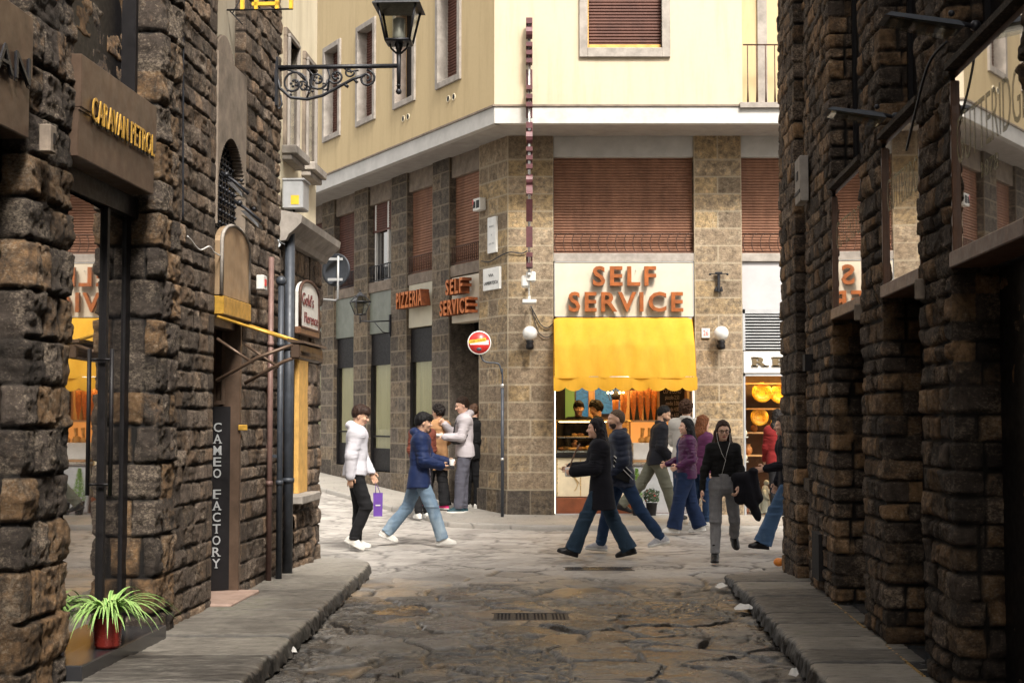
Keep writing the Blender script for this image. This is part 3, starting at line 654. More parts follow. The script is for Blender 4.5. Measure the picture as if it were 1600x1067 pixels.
# shop sign boards over the niches
def board_sign(u0, u1, z0, z1, word, label, two, seed, txt_u, txt_w):
    t = on_wall('shop_sign', label, 'shop sign', FL, u0, 0, z0, 'bronze boards over the left shop niches')
    L = u1-u0; H = z1-z0; m = MB(); m.box(0, L, -.02, .26, 0, H*.47, c=.006).box(0, L, -.035, .26, H*.47+.004, H, c=.006).box(0, L, -.028, .2, H*.455, H*.478)
    m.build('board', MT['bronze'], t)
    nm = len(word); V, Fs = text_geo(word, txt_w, .17, .02, .025, 1.05)
    text_obj('lettering', word, [MT['gold'] if two == 1 and seed == 1 else MT['iron']], t, txt_u-u0, -.050, H*.52, txt_w, .145, .008, -.004, 1.05)
    text_obj('letter_shadow_backing', word, [MT['black']], t, txt_u-u0+.012, -.041, H*.52-.010, txt_w, .155, .006, .015, 1.05)
    return t
board_sign(8.22, 9.66, 3.14, 3.745, 'CARAVAN PETROL', 'brown bronze shop board with gold CARAVAN PETROL lettering above the niche with the spider plant', 1, 1, 8.97, 1.2)
board_sign(5.95, 7.5, 3.10, 3.75, 'CARAVAN', 'brown bronze shop board with dark letters, cut by the left edge of the picture', 1, 2, 6.72, 1.42)
# shop entrance in the first niche : dark frame, glass leaf slightly ajar with a bar handle
SD = thing('shop_entrance', 'tall glass shop entrance with bar handle in the left niche, mirroring the yellow awning', 'shop door', FL.P(8.3, 0, 0), FL.a)
m = MB(); m.box(.02, .05, .17, .23, .12, 3.1).box(.985, 1.03, .165, .20, .12, 3.14).box(1.44, 1.54, .19, .235, .12, 3.14).box(.02, 1.54, .14, .23, 3.0, 3.14).box(.02, 1.54, .15, .23, .1, .16); m.build('frame', MT['black'], SD)
MB().box(1.03, 1.45, .205, .212, .16, 3.0).build('side_pane', MT['glass_dark'], SD)
lf = MB(); lf.box(0, .92, -.004, .004, .06, 2.86); leaf = lf.build('glass_leaf', MT['glass_mirror'], SD); leaf.location = (.055, .155, .12); leaf.rotation_euler = (0, 0, R_(2.4))
h = MB(); h.tube([(.90, -.075, 1.0), (.90, -.075, 1.95)], .014, 10); h.tube([(.90, -.075, 1.07), (.90, 0, 1.07)], .009, 8); h.tube([(.90, -.075, 1.88), (.90, 0, 1.88)], .009, 8); hd = h.build('handle', MT['black'], SD); hd.location = (.06, .19, .12)
MB().box(-.0, 1.54, .24, .55, .0, 3.2).build('dark_room', MT['dark_void'], SD)
st = MB(); st.box(-.02, 1.62, -.07, .27, .02, .20, c=.008); st.build('threshold_block', N('black_polished_slab').set((.03, .03, .033), .22).m, SD)
FL2 = thing('window_recess', 'dark window recess over the bronze board at the far left', 'window', FL.P(8.3, 0, 3.76), FL.a)
MB().box(.02, 1.40, .22, .32, 0, 2.7).build('dark_pane', MT['black'], FL2)
MB().box(.0, .06, .12, .22, 0, 2.7).box(1.36, 1.41, .12, .22, 0, 2.7).build('frame', MT['black'], FL2)
# ================================================================== PLASTERED HOUSE behind it on the left
PH = wall_building('plaster_house', 'cream plastered house with stone ground floor at the far end of the left side', 'building', FL)
zp = courses_of(.02, 2.55, .16, .27, 8)
P0, P1 = 13.87, 15.86; W0, W1, WZ0, WZ1 = 14.42, 15.28, .84, 2.34
ribbon('pier_near', FL, [(P0+.002, .04, .02), (W0, .04, .025), (W0, .22, .01)], .02, 3.35, courses_of(.02, 3.35, .15, .25, 4), MT['stone_left'], PH, 5, .016, .016, (.16, .32))
ribbon('pier_far', FL, [(W1, .22, .01), (W1, .02, .03), (P1, .02, .04), (P1+.0, 5.0, .03)], .02, 3.35, courses_of(.02, 3.35, .17, .28, 9), MT['stone_left'], PH, 6, .018, .016, (.2, .4))
ribbon('wall_under_window', FL, [(W0-.02, .02, .035), (W1+.02, .0, .045)], .02, WZ0-.08, courses_of(.02, WZ0-.08, .13, .2, 3), MT['stone_left'], PH, 7, .014, .014, (.16, .3))
ribbon('wall_over_window', FL, [(W0-.01, .03, .012), (W1+.01, .03, .012)], WZ1, 3.35, courses_of(WZ1, 3.35, .22, .3, 3), MT['stone_left'], PH, 8, .016, .016, (.3, .5))
MB().box(W0-.04, W1+.08, -.10, .22, WZ0-.09, WZ0, c=.012).build('window_sill', MT['pietra'], PH)
MB().box(W0+.02, W0+.26, .10, .16, WZ0, WZ1, c=.004).box(W0+.05, W0+.07, .08, .1, WZ0, WZ1).box(W0+.20, W0+.22, .08, .1, WZ0, WZ1).build('cream_shutter', MT['cream_frame'], PH)
MB().box(W0+.38, W1, .03, .08, WZ0, WZ1, c=.004).build('ochre_shutter', MT['wood_ochre'], PH)
MB().box(W0, W1, .2, .3, WZ0, WZ1).build('window_pane', MT['black'], PH)
co_ = MB(); prof = [(.05, 3.35), (-.02, 3.36), (-.05, 3.42), (-.09, 3.45), (-.17, 3.53), (-.18, 3.60), (-.15, 3.62), (.05, 3.66)]
n = len(prof)
V = [(P0, y, z) for y, z in prof]+[(P1+.17, y, z) for y, z in prof]
co_.add(V, [tuple(range(n)), tuple(range(n, 2*n))[::-1]]+[(i, (i+1) % n, n+(i+1) % n, n+i) for i in range(n)], False); co_.build('cornice', MT['pietra'], PH)
hol = []
for (px0, px1, pyt, pyb) in ((455, 474, 55, 228), (484, 501, 97, 258)):
    a = FL.px(px0, 150)[0]; b = FL.px(px1, 150)[0]; zt = FL.px(px0, pyt)[1]; zb = FL.px(px0, pyb)[1]; hol.append((a+.08, b-.08, zb, zt))
h1, h2 = hol; h2 = (h2[0], h2[1], h1[2], h1[3]); hol = [h1, h2]
flat_wall('upper_wall', hol, P0, P1+.03, 3.62, 12, .22, MT['plaster_pale'], PH, y=.08)
MB().box(P1+.028, P1+.03, .08, 5, 3.62, 12).box(P0, P1+.02, .6, 5, 0, 12).build('side_wall', MT['plaster_pale'], PH)
for i, (a, b, c, d) in enumerate(hol):
    wn = MB().box(a, b, .2, .24, c, d).build('window', MT['shutter_dark'], PH)
    frame_parts(wn, 'window_surround', a, b, c, d, .09, .045, .10, MT['pietra_brown'], False)
    frame_parts(wn, 'inner_surround', a, b, c, d, .035, .02, .20, MT['pietra'], False)
    MB().box(a-.12, b+.12, -.07, .12, c-.09, c, c=.01).box(a-.10, b+.10, -.02, .1, c-.15, c-.09, c=.01).build('sill', MT['pietra'], wn)
# ================================================================== RIGHT STONE BUILDING
RB = wall_building('stone_building', 'tall dark brown rusticated building with framed shop windows along the right of the alley', 'building', FR)
zr = courses_of(.0, 6.6, .095, .17, 41)
def U(t): return -t
ribbon('corner_quoins', FR, [(U(15.14), 4, .02), (U(15.14), 0, .028), (U(13.97), 0, .028), (U(13.97), .10, .02)], .0, 6.6, courses_of(0, 6.6, .17, .22, 44), MT['stone_right'], RB, 52, .015, .0135, (.25, .45), edge=.013)
ribbon('wall', FR, [(U(13.97), .10, .02), (U(13.32), .10, .03), (U(13.30), .02, .026), (U(11.70), 0, .026), (U(11.70), .27, .028), (U(10.34), .27, .025), (U(10.34), 0, .027), (U(9.58), 0, .027), (U(9.58), .27, .028), (U(8.40), .27, .025), (U(8.40), 0, .030), (U(7.65), 0, .030), (U(7.65), .27, .032), (U(6.25), .27, .03), (U(6.25), 0, .04), (U(4.5), 0, .04)],
       .0, 6.6, zr, MT['stone_right'], RB, 51, .0135, .0125, (.16, .42), edge=.013)
m = MB(); m.box(-4.5, 8, .0, 3, 0, 12.5).box(-15.14, -4.5, .12, 3, 6.6, 12.5).box(-15.1, -11.8, .3, 3, 0, 6.6); m.build('upper_wall', MT['stone_right'], RB)  # first box is an unseen plain run-on behind the camera, added to block light
MB().box(-15.0, -4.5, .5, 3, 0, 6.5).build('inner_mass', MT['dark_void'], RB)
MB().box(-13.42, -13.05, -.02, .2, .95, 1.06).build('stone_ledge', MT['stone_right'], RB)
a = FR.px(1278, 760); b = FR.px(1290, 760)
MB().box(-12.75, -12.35, -.045, .3, .22, .62).build('cellar_opening', MT['dark_void'], RB)
MB().box(-13.1, -12.95, -.06, .05, 2.05, 2.2).build('wall_socket', MT['dark_void'], RB)
SW = []
for i, (t0, t1, lab) in enumerate(((10.34, 11.70, 'farthest brown framed display window high on the right wall, reflecting a shutter and a letter'), (8.40, 9.58, 'middle brown framed display window on the right wall, reflecting the roller shutter'), (6.25, 7.65, 'nearest brown framed display window at the right edge, reflecting the yellow facade with gilt lettering'))):
    L = t1-t0; t = on_wall('display_window', lab, 'display window', FR, U(t1), 0, 2.50, 'display windows in the right wall'); SW.append((t, L))
    m = MB(); m.box(0, L, -.02, .2, -.075, .010, c=.006).box(0, L, .03, .2, .94, 1.0, c=.006); m.k = 0
    m.box(0, .035, -.004, .04, .012, .94, c=.004).box(L-.035, L, -.004, .04, .012, .94, c=.004).box(0, .03, .04, .2, .012, .94); m.build('frame', MT['wood_frame'], t)
    m = MB(); V = [(0, -.02, .96), (L, -.02, .96), (L, .25, 1.16), (0, .25, 1.16), (0, -.02, .995), (L, -.02, .995)]
    MB().hull([(0, -.03, 1.0), (L, -.03, 1.0), (0, -.03, 1.035), (L, -.03, 1.035), (0, .26, 1.0), (L, .26, 1.0), (0, .26, 1.20), (L, .26, 1.20)]).build('stone_ledge', MT['stone_right'], t)
    MB().box(.03, L-.03, .020, .030, .0, .95).build('glass_pane', MT['glass_mirror'], t)
    MB().box(.0, L, .2, .26, -.08, 1.0).build('backing', MT['dark_void'], t)
    MB().box(.0, L, .24, .5, -2.5, -.085).build('entrance', MT['black'], t)
    MB().box(.0, L, -.02, .26, -2.48, -2.385, c=.004).build('threshold', N('slate_threshold').set((.05, .055, .06), .25).m, t)
    MB().box(.0, L, -.026, -.012, -2.42, -2.380).build('brass_strip', MT['tile'], t)
    MB().box(.05, L-.05, .2, .24, 1.25, 4.0).build('upper_pane', MT['black'], t)
    MB().box(.05, .09, .17, .2, 1.2, 4.0).box(L-.09, L-.05, .17, .2, 1.2, 4.0).build('upper_frame', MT['black'], t)
t, L = SW[2]
_g = N('gilt_window_lettering'); _g.set((.50, .42, .18), .5); _t = _g.n('ShaderNodeBsdfTransparent'); _m = _g.n('ShaderNodeMixShader'); _m.inputs[0].default_value = .35; _g.l(_t.outputs[0], _m.inputs[1]); _g.l(_g.b.outputs[0], _m.inputs[2]); _g.l(_m.outputs[0], _g.out.inputs[0]); MT['gilt'] = _g.m
text_obj('lettering', 'GUTTERIDGE', MT['gilt'], t, L*.5, .018, .60, L*.92, .26, .001, -.012)
text_obj('lettering', '1878', MT['gilt'], t, L*.5, .018, .36, .3, .08, .001, -.01)
t, L = SW[1]; text_obj('lettering', 'GUTTERIDGE', MT['gilt'], t, L*.5, .018, .60, L*.84, .22, .001, -.012)
t, L = SW[0]; text_obj('lettering', 'GUTTERIDGE', MT['gilt'], t, L*.5, .018, .60, L*.84, .22, .001, -.012)
# ================================================================== YELLOW CORNER BUILDING
CB = thing('corner_building', 'yellow plastered corner building over a stone shop floor, facing the alley', 'building', (-.073, 23.1, 0))
WO = Matrix.Translation((.073, -23.1, 0))
def wp3(t, n=0): return (-.073-.478*t-.878*n, 23.1+.878*t-.478*n)
GF = Frame(0, 0, 1, 0)
def cribbon(name, path, z0, z1, zc, mat, seed, alt, rel=.011, par=None, **k):
    o = ribbon(name, GF, [(p[0], p[1], rel) for p in path], z0, z1, zc, mat, par or CB, seed, .018, .016, alt=alt, **k)
    me = o.data; V = np.zeros(len(me.vertices)*3, dtype=np.float32); me.vertices.foreach_get('co', V); V = V.reshape(-1, 3); V[:, 0] += .073; V[:, 1] -= 23.1
    me.vertices.foreach_set('co', V.ravel()); me.update(); return o
ZS = 6.235
zreg = [.0]+[.46+.2833*i for i in range(0, 21)]; zreg[-1] = ZS+.02
def wpin(t, d): p = wp3(t, -d); return p
cribbon('corner_pillar', [wpin(1.02, .9), wp3(1.02), wp3(0), (.676, 23.1), (.676, 23.5)], .44, ZS, zreg[1:], MT['ashlar'], 61, (.75, .36))
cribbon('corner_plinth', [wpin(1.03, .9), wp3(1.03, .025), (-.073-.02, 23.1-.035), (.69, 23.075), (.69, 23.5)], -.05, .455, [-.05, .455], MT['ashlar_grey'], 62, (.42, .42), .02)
cribbon('pillar', [(2.975, 23.5), (2.975, 23.1), (3.753, 23.1), (3.753, 23.5)], .0, ZS, zreg, MT['ashlar'], 63, (.78, .39))
cribbon('pillar', [(6.06, 23.5), (6.06, 23.1), (6.85, 23.1), (6.85, 23.5)], .0, ZS, zreg, MT['ashlar'], 64, (.78, .39))
for i, (a, b) in enumerate(((2.18, 2.87), (4.0, 4.72), (5.89, 6.59), (7.72, 8.42), (9.55, 10.3))):
    za = float(ramp_z(*[np.array(v) for v in wp3(b)]))
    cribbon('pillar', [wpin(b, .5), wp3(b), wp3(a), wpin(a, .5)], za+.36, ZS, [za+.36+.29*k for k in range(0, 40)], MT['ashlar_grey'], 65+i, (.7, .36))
    c = min(b+1.3, b+1.3)
for i, (a, b) in enumerate(((2.18, 4.0), (4.0, 5.89), (5.89, 7.72), (7.72, 10.3))):
    za = float(ramp_z(*[np.array(v) for v in wp3((a+b)/2)]))
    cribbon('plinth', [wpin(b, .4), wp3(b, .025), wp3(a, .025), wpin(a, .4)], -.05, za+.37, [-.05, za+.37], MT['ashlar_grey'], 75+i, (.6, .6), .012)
def wpart(name, mb, mat, fr, par=CB, fix=True):
    """a mesh built in a wall frame (u, v, z), parented to the building"""
    M = Matrix.Translation((.073, -23.1, 0)) @ Matrix.Translation(fr.P(0, 0, 0)) @ Matrix.Rotation(fr.a, 4, 'Z')
    mb.v = [M @ Vector(p) for p in mb.v]; return mb.build(name, mat, par, fix)
# lintels, front
Zl, Zs0, Zs1, Zp0, Zp1 = zF(245), zF(395.5), zF(408.5), zF(495), zF(409)
for (a, b) in ((.676, 2.975), (3.753, 6.06), (6.85, 9.2)):
    wpart('lintel', MB().box(a, b, .03, .4, Zl, ZS, c=.006), MT['concrete'], FF)
    wpart('stone_sill', MB().box(a, b, .012, .4, Zs1, Zs0, c=.006), MT['pietra'], FF)
    sh = wpart('roller_shutter', MB(), MT['shutter'], FF)
    bpy.data.objects.remove(sh)
def shutter(fr, u0, u1, v, z0, z1, mat, pitch=.047, seed=0, nm='roller_shutter'):
    m = MB(); n = int((z1-z0)/pitch); V = []; Fs = []; rr = random.Random(seed); d = .013
    for i in range(n+1):
        z = z0+i*pitch; o = rr.uniform(-.002, .002)
        for (dy, dz) in ((o, 0), (-d+o, pitch*.2), (-d*.85+o, pitch*.76), (.006+o, pitch*.88)):
            zz = min(z+dz, z1); V += [(u0, v+dy, zz), (u1, v+dy, zz)]
    for i in range(len(V)//2-1): Fs.append((2*i, 2*i+1, 2*i+3, 2*i+2))
    m.add(V, Fs, False); m.box(u0, u1, v-.025, v+.01, z0-.0, z0+.04)
    return wpart(nm, m, mat, fr)
for (a, b) in ((.676, 2.975), (3.753, 6.06), (6.85, 9.2)): shutter(FF, a+.01, b-.01, .16, Zs0, Zl+.05, MT['shutter'], .046, int(a*9))
def railing_arcs(a, b):
    m = MB(); z0, z1 = Zs0+.02, zF(365); m.tube([(a, .03, z1), (b, .03, z1)], .012, 8); m.tube([(a, .03, z0), (b, .03, z0)], .009, 6)
    n = round((b-a)/.142)
    for k in range(n):
        u = a+(b-a)*(k+.5)/n; L = (b-a)/n
        m.tube([(u+L*.45*math.cos(t)*(-1 if k >= 0 else 1), .03, z0+(z1-z0)*(.5+.5*math.sin(t))) for t in np.linspace(-1.45, 1.45, 9)], .009, 5)
        m.ball((u+L*.05, .028, z1-.004), .018, 6)
    return wpart('window_railing', m, MT['iron_brown'], FF)
railing_arcs(.69, 2.96); railing_arcs(3.77, 6.04); railing_arcs(6.87, 9.2)
# wing openings: lintel, shutter, railing, sill, panel, dark glazing
OP = [(1.02, 2.18), (2.87, 4.0), (4.72, 5.89), (6.59, 7.72), (8.42, 9.55)]
for i, (t0, t1) in enumerate(OP):
    a, b = -t1, -t0
    wpart('lintel', MB().box(a, b, .05, .5, 5.86, ZS, c=.006), MT['pietra_brown'], FW)
    wpart('stone_sill', MB().box(a, b, .03, .5, 4.10, 4.30, c=.006), MT['pietra_brown'], FW)
    if i == 2:
        wpart('window_pane', MB().box(a, b, .18, .2, 4.3, 5.86), MT['glass_dark'], FW)
        shutter(FW, a, b, .14, 5.3, 5.88, MT['shutter_dark'], .05, 5)
        wpart('window_frame', MB().box(a+.1, a+.16, .12, .17, 4.3, 5.86).box(b-.45, b-.39, .12, .17, 4.3, 5.86), MT['white'], FW)
    else: shutter(FW, a+.01, b-.01, .14, 4.3, 5.88, MT['shutter'] if i < 2 else MT['shutter_dark'], .05, i)
    m = MB(); m.tube([(a, .05, 4.62), (b, .05, 4.62)], .012, 6); m.tube([(a, .05, 4.33), (b, .05, 4.33)], .01, 6)
    for k in range(15): u = a+.03+(b-a-.06)*k/14; m.tube([(u, .05, 4.33), (u, .05, 4.62)], .008, 5)
    wpart('window_railing', m, MT['iron_brown'] if i < 2 else MT['iron'], FW)
    za = float(ramp_z(*[np.array(v) for v in wp3((t0+t1)/2)]))
    if i > 1: wpart('blind_panel', MB().box(a, b, .06, .3, 3.28, 4.10, c=.004), M_plain('green_grey_panel%d' % i, (.15, .165, .135), .4, 0, .2, 3), FW)
    if i == 0:
        wpart('door_void', MB().box(a+.02, b, .8, .85, .1, 3.28).box(a, b, .5, .8, 2.7, 3.28), MT['black'], FW)
        wpart('doorway_side', MB().box(a-.01, a+.02, .02, .85, .05, 3.28), MT['ashlar_grey'], FW)
    else:
        # dark fascia over tall lit glazing
        wpart('dark_fascia', MB().box(a, b, .10, .4, 2.66, 3.28, c=.004), MT['black'], FW)
        wpart('glazing', MB().box(a+.05, b-.03, .12, .126, za+.8, 2.66), MT['clear'], FW)
        cm_ = MB(); uu = np.linspace(a+.05, b, 60); cm_.add([(u, .19+.022*math.sin(u*38+math.sin(u*11)*2), z) for u in uu for z in (za+.8, 2.66)], [(2*q, 2*q+2, 2*q+3, 2*q+1) for q in range(59)], True); wpart('curtain', cm_, MT['glow_pane'], FW, CB, False)
        m = MB(); m.box(a, a+.06, .09, .2, za+.3, 2.66).box(b-.035, b, .09, .2, za+.3, 2.66).box(a, b, .12, .2, za+.36, za+.80).box(a, b, .11, .2, za+1.02, za+1.05); wpart('glazing_frame', m, MT['black'], FW)
# lit doorway frame of the corner entrance
u0, z_ = FW.px(714, 575, .8)
m = MB(); m.box(-1.72, -1.69, .70, .74, .1, 2.62).box(-1.72, -1.02, .70, .74, 2.59, 2.62); wpart('led_frame', m, MT['glow_white'], FW)
wpart('door_panel', MB().box(-1.56, -1.02, .74, .78, .1, 2.58), MT['wood'], FW)
wpart('inner_mass', MB().box(-11, -3.3, 1.6, 4, 0, 6.3).box(-11, -1.0, .86, 1.6, 0, 6.3), MT['dark_void'], FW)
# soffit + fascia band + upper walls
cU = Vector((-.278, 22.1)); 
def vp(t, n=0): return (-.278-.478*t-.878*n, 22.1+.878*t-.478*n)
m = MB()
pl = [vp(12), vp(0), (9.5, 22.1), (9.5, 24), (0, 24), wp3(12, -.8)]
def flatpoly(pts, z): return [(p[0]+.073, p[1]-23.1, z) for p in pts]
m.add(flatpoly([vp(12), vp(0), wp3(0, -.1), wp3(12, -.1)], ZS), [(0, 1, 2, 3)]).add(flatpoly([vp(0), (9.5, 22.1), (9.5, 23.3), wp3(0, -.1)], ZS), [(0, 1, 2, 3)])
m.build('soffit', MT['soffit'], CB)
ZB = 6.50
wpart('fascia_band', MB().box(-.278, 9.5, 0, .12, ZS-.004, ZB, c=.004), MT['white_band'], FU)
wpart('fascia_band', MB().box(-12, 0, 0, .12, ZS-.004, ZB, c=.004), MT['concrete'], FV)
wpart('drip_course', MB().box(-.3, 3.62, -.02, .1, ZB, ZB+.03), MT['pietra_brown'], FU); wpart('drip_course', MB().box(-12, .01, -.02, .1, ZB, ZB+.03), MT['pietra_brown'], FV)
WX0, WX1, WZ_0 = atY(918, 80, 22.1).x, atY(1034, 80, 22.1).x, atY(960, 76, 22.1).z
o = flat_wall('upper_front_wall', [(WX0, WX1, WZ_0, WZ_0+2.1)], -.278, 3.62, ZB, 13, .22, MT['plaster_cream_lit'], CB); o.location = (.073, -1, 0)
o = flat_wall('upper_front_wall', [(4.35, 5.35, ZB, 9.1)], 3.62, 9.5, ZB, 13, .25, MT['plaster_yellow_shade'], CB, y=.35); o.location = (.073, -1, 0)  # recessed wall takes the shaded tone of the plaster
wpart('recess_side', MB().quad((3.62, 0, ZB), (3.62, .35, ZB), (3.62, .35, 13), (3.62, 0, 13)), MT['plaster_cream_lit'], FU, fix=False)
wn = wpart('window', MB().box(WX0, WX1, .16, .2, WZ_0, WZ_0+2.1), MT['black'], FU)
fw = atY(905, 80, 22.1).x; fx = atY(1047, 80, 22.1).x; fz = atY(960, 90.5, 22.1).z
m = MB(); m.box(fw, WX0, -.05, .1, fz, WZ_0+2.3, c=.006).box(WX1, fx, -.05, .1, fz, WZ_0+2.3, c=.006).box(WX0, WX1, -.053, .1, fz, WZ_0, c=.006); wpart('window_surround', m, MT['pietra'], FU, wn)
shutter(FU, WX0+.025, WX1, .10, WZ_0+.01, WZ_0+2.1, MT['shutter_dark'], .05, 77, 'window_blind')
wpart('shutter_rail', MB().box(WX0+.03, WX1-.01, .055, .10, WZ_0+.012, WZ_0+.075).box(WX0, WX0+.02, .03, .12, WZ_0, WZ_0+2.1), MT['wood_ochre'], FU)
# balcony in the recess
b0 = atY(1157, 160, 22.0).x
wpart('balcony_slab', MB().box(b0, 8.4, -.06, .5, ZB-.03, ZB+.055, c=.004), MT['pietra'], FU)
m = MB(); zb, zt = ZB+.06, atY(1190, 70, 22.05).z; m.tube([(3.63, -.03, zt), (8.4, -.03, zt)], .012, 8)
for k in range(32): u = 3.70+.142*k; m.tube([(u, -.03, zb), (u, -.03, zb+.25), (u, -.03, zt)], [.016, .009, .009], 6)
wpart('balcony_railing', m, MT['iron_brown'], FU)
m = MB(); m.box(3.92, 4.07, .30, .5, ZB+.05, 9.3); wpart('door_surround', m, MT['pietra'], FU)
wpart('orange_curtain', MB().box(4.07, 4.18, .44, .46, ZB+.05, 9.1), MT['orange'], FU); wpart('balcony_door', MB().box(4.07, 5.4, .46, .5, ZB, 9.1), MT['grey_metal'], FU)
# wing upper wall with four windows
WW = [(1.16, 2.10), (2.95, 3.89), (4.73, 5.66), (6.48, 7.42), (8.3, 9.2)]
fwid = .10
hol = [(-b+fwid, -a-fwid, 7.28, 9.02) for a, b in WW]
o = flat_wall('upper_side_wall', hol, -12, 0, ZB, 13, .24, MT['plaster_yellow_shade'], CB); o.location = Vector((.073, -23.1, 0))+FV.P(0, 0, 0); o.rotation_euler = (0, 0, FV.a)
for i, (a, b, c, d) in enumerate(hol):
    if i == 1:
        wn = wpart('window', MB().box(a, b, .2, .22, c, d), MT['black'], FV); m = MB()
        m.tube([(b-.05, .1, c+.0), (b-.05, .1, d)], .03, 6)
        for k in range(5): m.tube([(b-.06-.06*k, .16+.015*(k % 2), c), (b-.06-.06*k, .16+.015*(k % 2), d)], .032, 8)
        wpart('orange_curtain', m, MT['glow_orange'], FV)
    else:
        wn = wpart('window', MB().box(a, b, .2, .22, c, d), MT['black'], FV); shutter(FV, a, b, .17, c, d, MT['shutter_dark'], .05, i+3, 'window_blind')
    m = MB(); w_ = fwid; m.box(a-w_, a+.004, -.04, .19, c-.10, d+w_, c=.005).box(b-.004, b+w_, -.04, .19, c-.10, d+w_, c=.005).box(a, b, -.043, .19, d-.004, d+w_, c=.005).box(a, b, -.043, .19, c-.10, c+.004, c=.005); wpart('window_surround', m, MT['pietra'], FV, wn)
for (x, y) in ((701, 155), (709.5, 152), (630.5, 186), (638, 183)):
    u, z = FV.px(x, y); wpart('vent_hole', MB().lathe([(.001, .012), (.045, .012), (.05, 0)], 14, Matrix.Translation((u, 0, z)) @ Matrix.Rotation(R_(90), 4, 'X')), MT['black'], FV)
    wpart('vent_ring', MB().lathe([(.045, .004), (.05, .016), (.06, .014), (.064, 0)], 14, Matrix.Translation((u, 0, z)) @ Matrix.Rotation(R_(90), 4, 'X')), MT['plaster_pale'], FV)
wpart('core', MB().box(-.2, 9.4, 1.6, 5, 6.3, 12.9), MT['dark_void'], FU)
# ================================================================== SIGNS on the corner building
def letters(parent, word, u, z, w, h, y0, y1, mats, nm='letter'):
    """each letter a deep box letter standing on pegs off the panel"""
    V, Fs = text_geo(word, w, h, 1, .022, 1.2)
    if not V: return
    # split by islands along x
    n = len(V); par = list(range(n))
    def fd(i):
        while par[i] != i: par[i] = par[par[i]]; i = par[i]
        return i
    for f in Fs:
        r = fd(f[0])
        for k in f[1:]: par[fd(k)] = r
    grp = {}
    for f in Fs: grp.setdefault(fd(f[0]), []).append(f)
    for k, fs in sorted(grp.items(), key=lambda q: min(V[i][0] for f in q[1] for i in f)):
        ids = sorted({i for f in fs for i in f}); mp = {i: j for j, i in enumerate(ids)}
        ys = [V[i][1] for i in ids]; lo, hi = min(ys), max(ys); m = MB()
        VV = [(V[i][0]+u, y0+(V[i][1]-lo)/(hi-lo)*(y1-y0), V[i][2]+z) for i in ids]
        for f in fs:
            ff = [mp[i] for i in f]; front = all(abs(VV[i][1]-y0) < 1e-5 for i in ff); m.k = 0 if front else 1; m.f.append(ff); m.m.append(m.k); m.sm.append(False)
        m.v = [Vector(p) for p in VV]
        cx = [p[0] for p in VV]; m.k = 2
        for q in (.3, .7):
            x = min(cx)+(max(cx)-min(cx))*q; m.cyl((x, y1-.01, z-h*.32), (x, .0, z-h*.32), .006, 6); m.cyl((x, y1-.01, z+h*.32), (x, .0, z+h*.32), .006, 6)
        m.build(nm, mats, parent)
S1 = on_wall('shop_sign', 'large cream SELF SERVICE sign with rusty orange box letters above the yellow awning', 'shop sign', FF, .69, 0, Zp0)
Wd = 2.27; Hh = Zp1-Zp0
MB().box(0, Wd, -.01, .2, 0, Hh, c=.008).build('panel', MT['white_panel'], S1)
m = MB(); m.box(0, Wd, -.02, -.01, 0, .012).box(0, Wd, -.02, -.01, Hh-.012, Hh).box(0, .012, -.02, -.01, 0, Hh).box(Wd-.012, Wd, -.02, -.01, 0, Hh); m.build('rim', MT['grey_metal'], S1)
lm = [MT['rust_face'], MT['rust_dark'], MT['steel']]
xs = lambda px: xF(px)-.69
letters(S1, 'SELF', (xs(926)+xs(1025))/2, zF(432.5)-Zp0, xs(1025)-xs(926), .325, -.13, -.05, lm)
letters(S1, 'SERVICE', (xs(888)+xs(1067))/2, zF(472.5)-Zp0, xs(1067)-xs(888), .325, -.13, -.05, lm)
lm2 = [M_plain('bright_rust_letter', (.48, .13, .015), .45, .1, .3, 9), M_plain('deep_rust_letter', (.17, .045, .012), .5, .2, .45, 12), MT['steel']]
S2 = on_wall('shop_sign', 'cream SELF SERVICE panel with deep orange letters round the corner, over the lit doorway', 'shop sign', FW, -2.16, 0, 3.28)
MB().box(.02, 1.14, .04, .3, 0, .80, c=.006).build('panel', MT['white_panel'], S2)
letters(S2, 'SELF', .58, .60, .66, .27, -.20, -.02, lm2); letters(S2, 'SERVICE', .58, .25, 1.12, .27, -.20, -.02, lm2)
S3 = on_wall('shop_sign', 'beige panel with one row of deep rusty letters, second bay of the side street', 'shop sign', FW, -3.99, 0, 3.30)
MB().box(.02, 1.1, .04, .3, 0, .86, c=.006).build('panel', M_plain('beige_panel', (.50, .46, .35), .5, 0, .1, 3), S3)
letters(S3, 'PIZZERIA', .54, .50, 1.14, .30, -.20, -.02, lm2)
# vertical blade sign of box letters seen edge on
bx = .30; BL = thing('blade_sign', 'tall vertical blade sign of maroon and yellow box letters seen edge on at the corner', 'blade sign', (atY(827, 300, 21.95).x, 21.95, 0), R_(-90))
ys_ = [(27, 60), (67, 99), (107, 141), (148, 182), (190, 224), (230, 264), (271, 304), (313, 346), (354, 386), (394, 420)]
for (a, b), ch in zip(ys_, 'SELFSERVIC'):
    zt, zb = atY(827, a, 21.9).z, atY(827, b, 21.9).z
    V, Fs = text_geo(ch, None, zt-zb, .10, .03); mm = MB(); zc_ = (zt+zb)/2
    mm.add([(p[0], p[1], p[2]+zc_) for p in V], Fs, False)
    V = [p[1] for p in V]
    for i, f in enumerate(mm.f): mm.m[i] = 1 if all(mm.v[k][1] < -.049 for k in f) else 0
    mm.build('letter', [MT['maroon'], MT['yellow_face']], BL)
zb, zt = atY(827, 470, 21.9).z, atY(827, 30, 21.9).z
m = MB(); m.tube([(-.0, .0, zb), (-.0, .0, zt)], .02, 8)
m.build('mast', MT['steel'], BL)
m = MB()
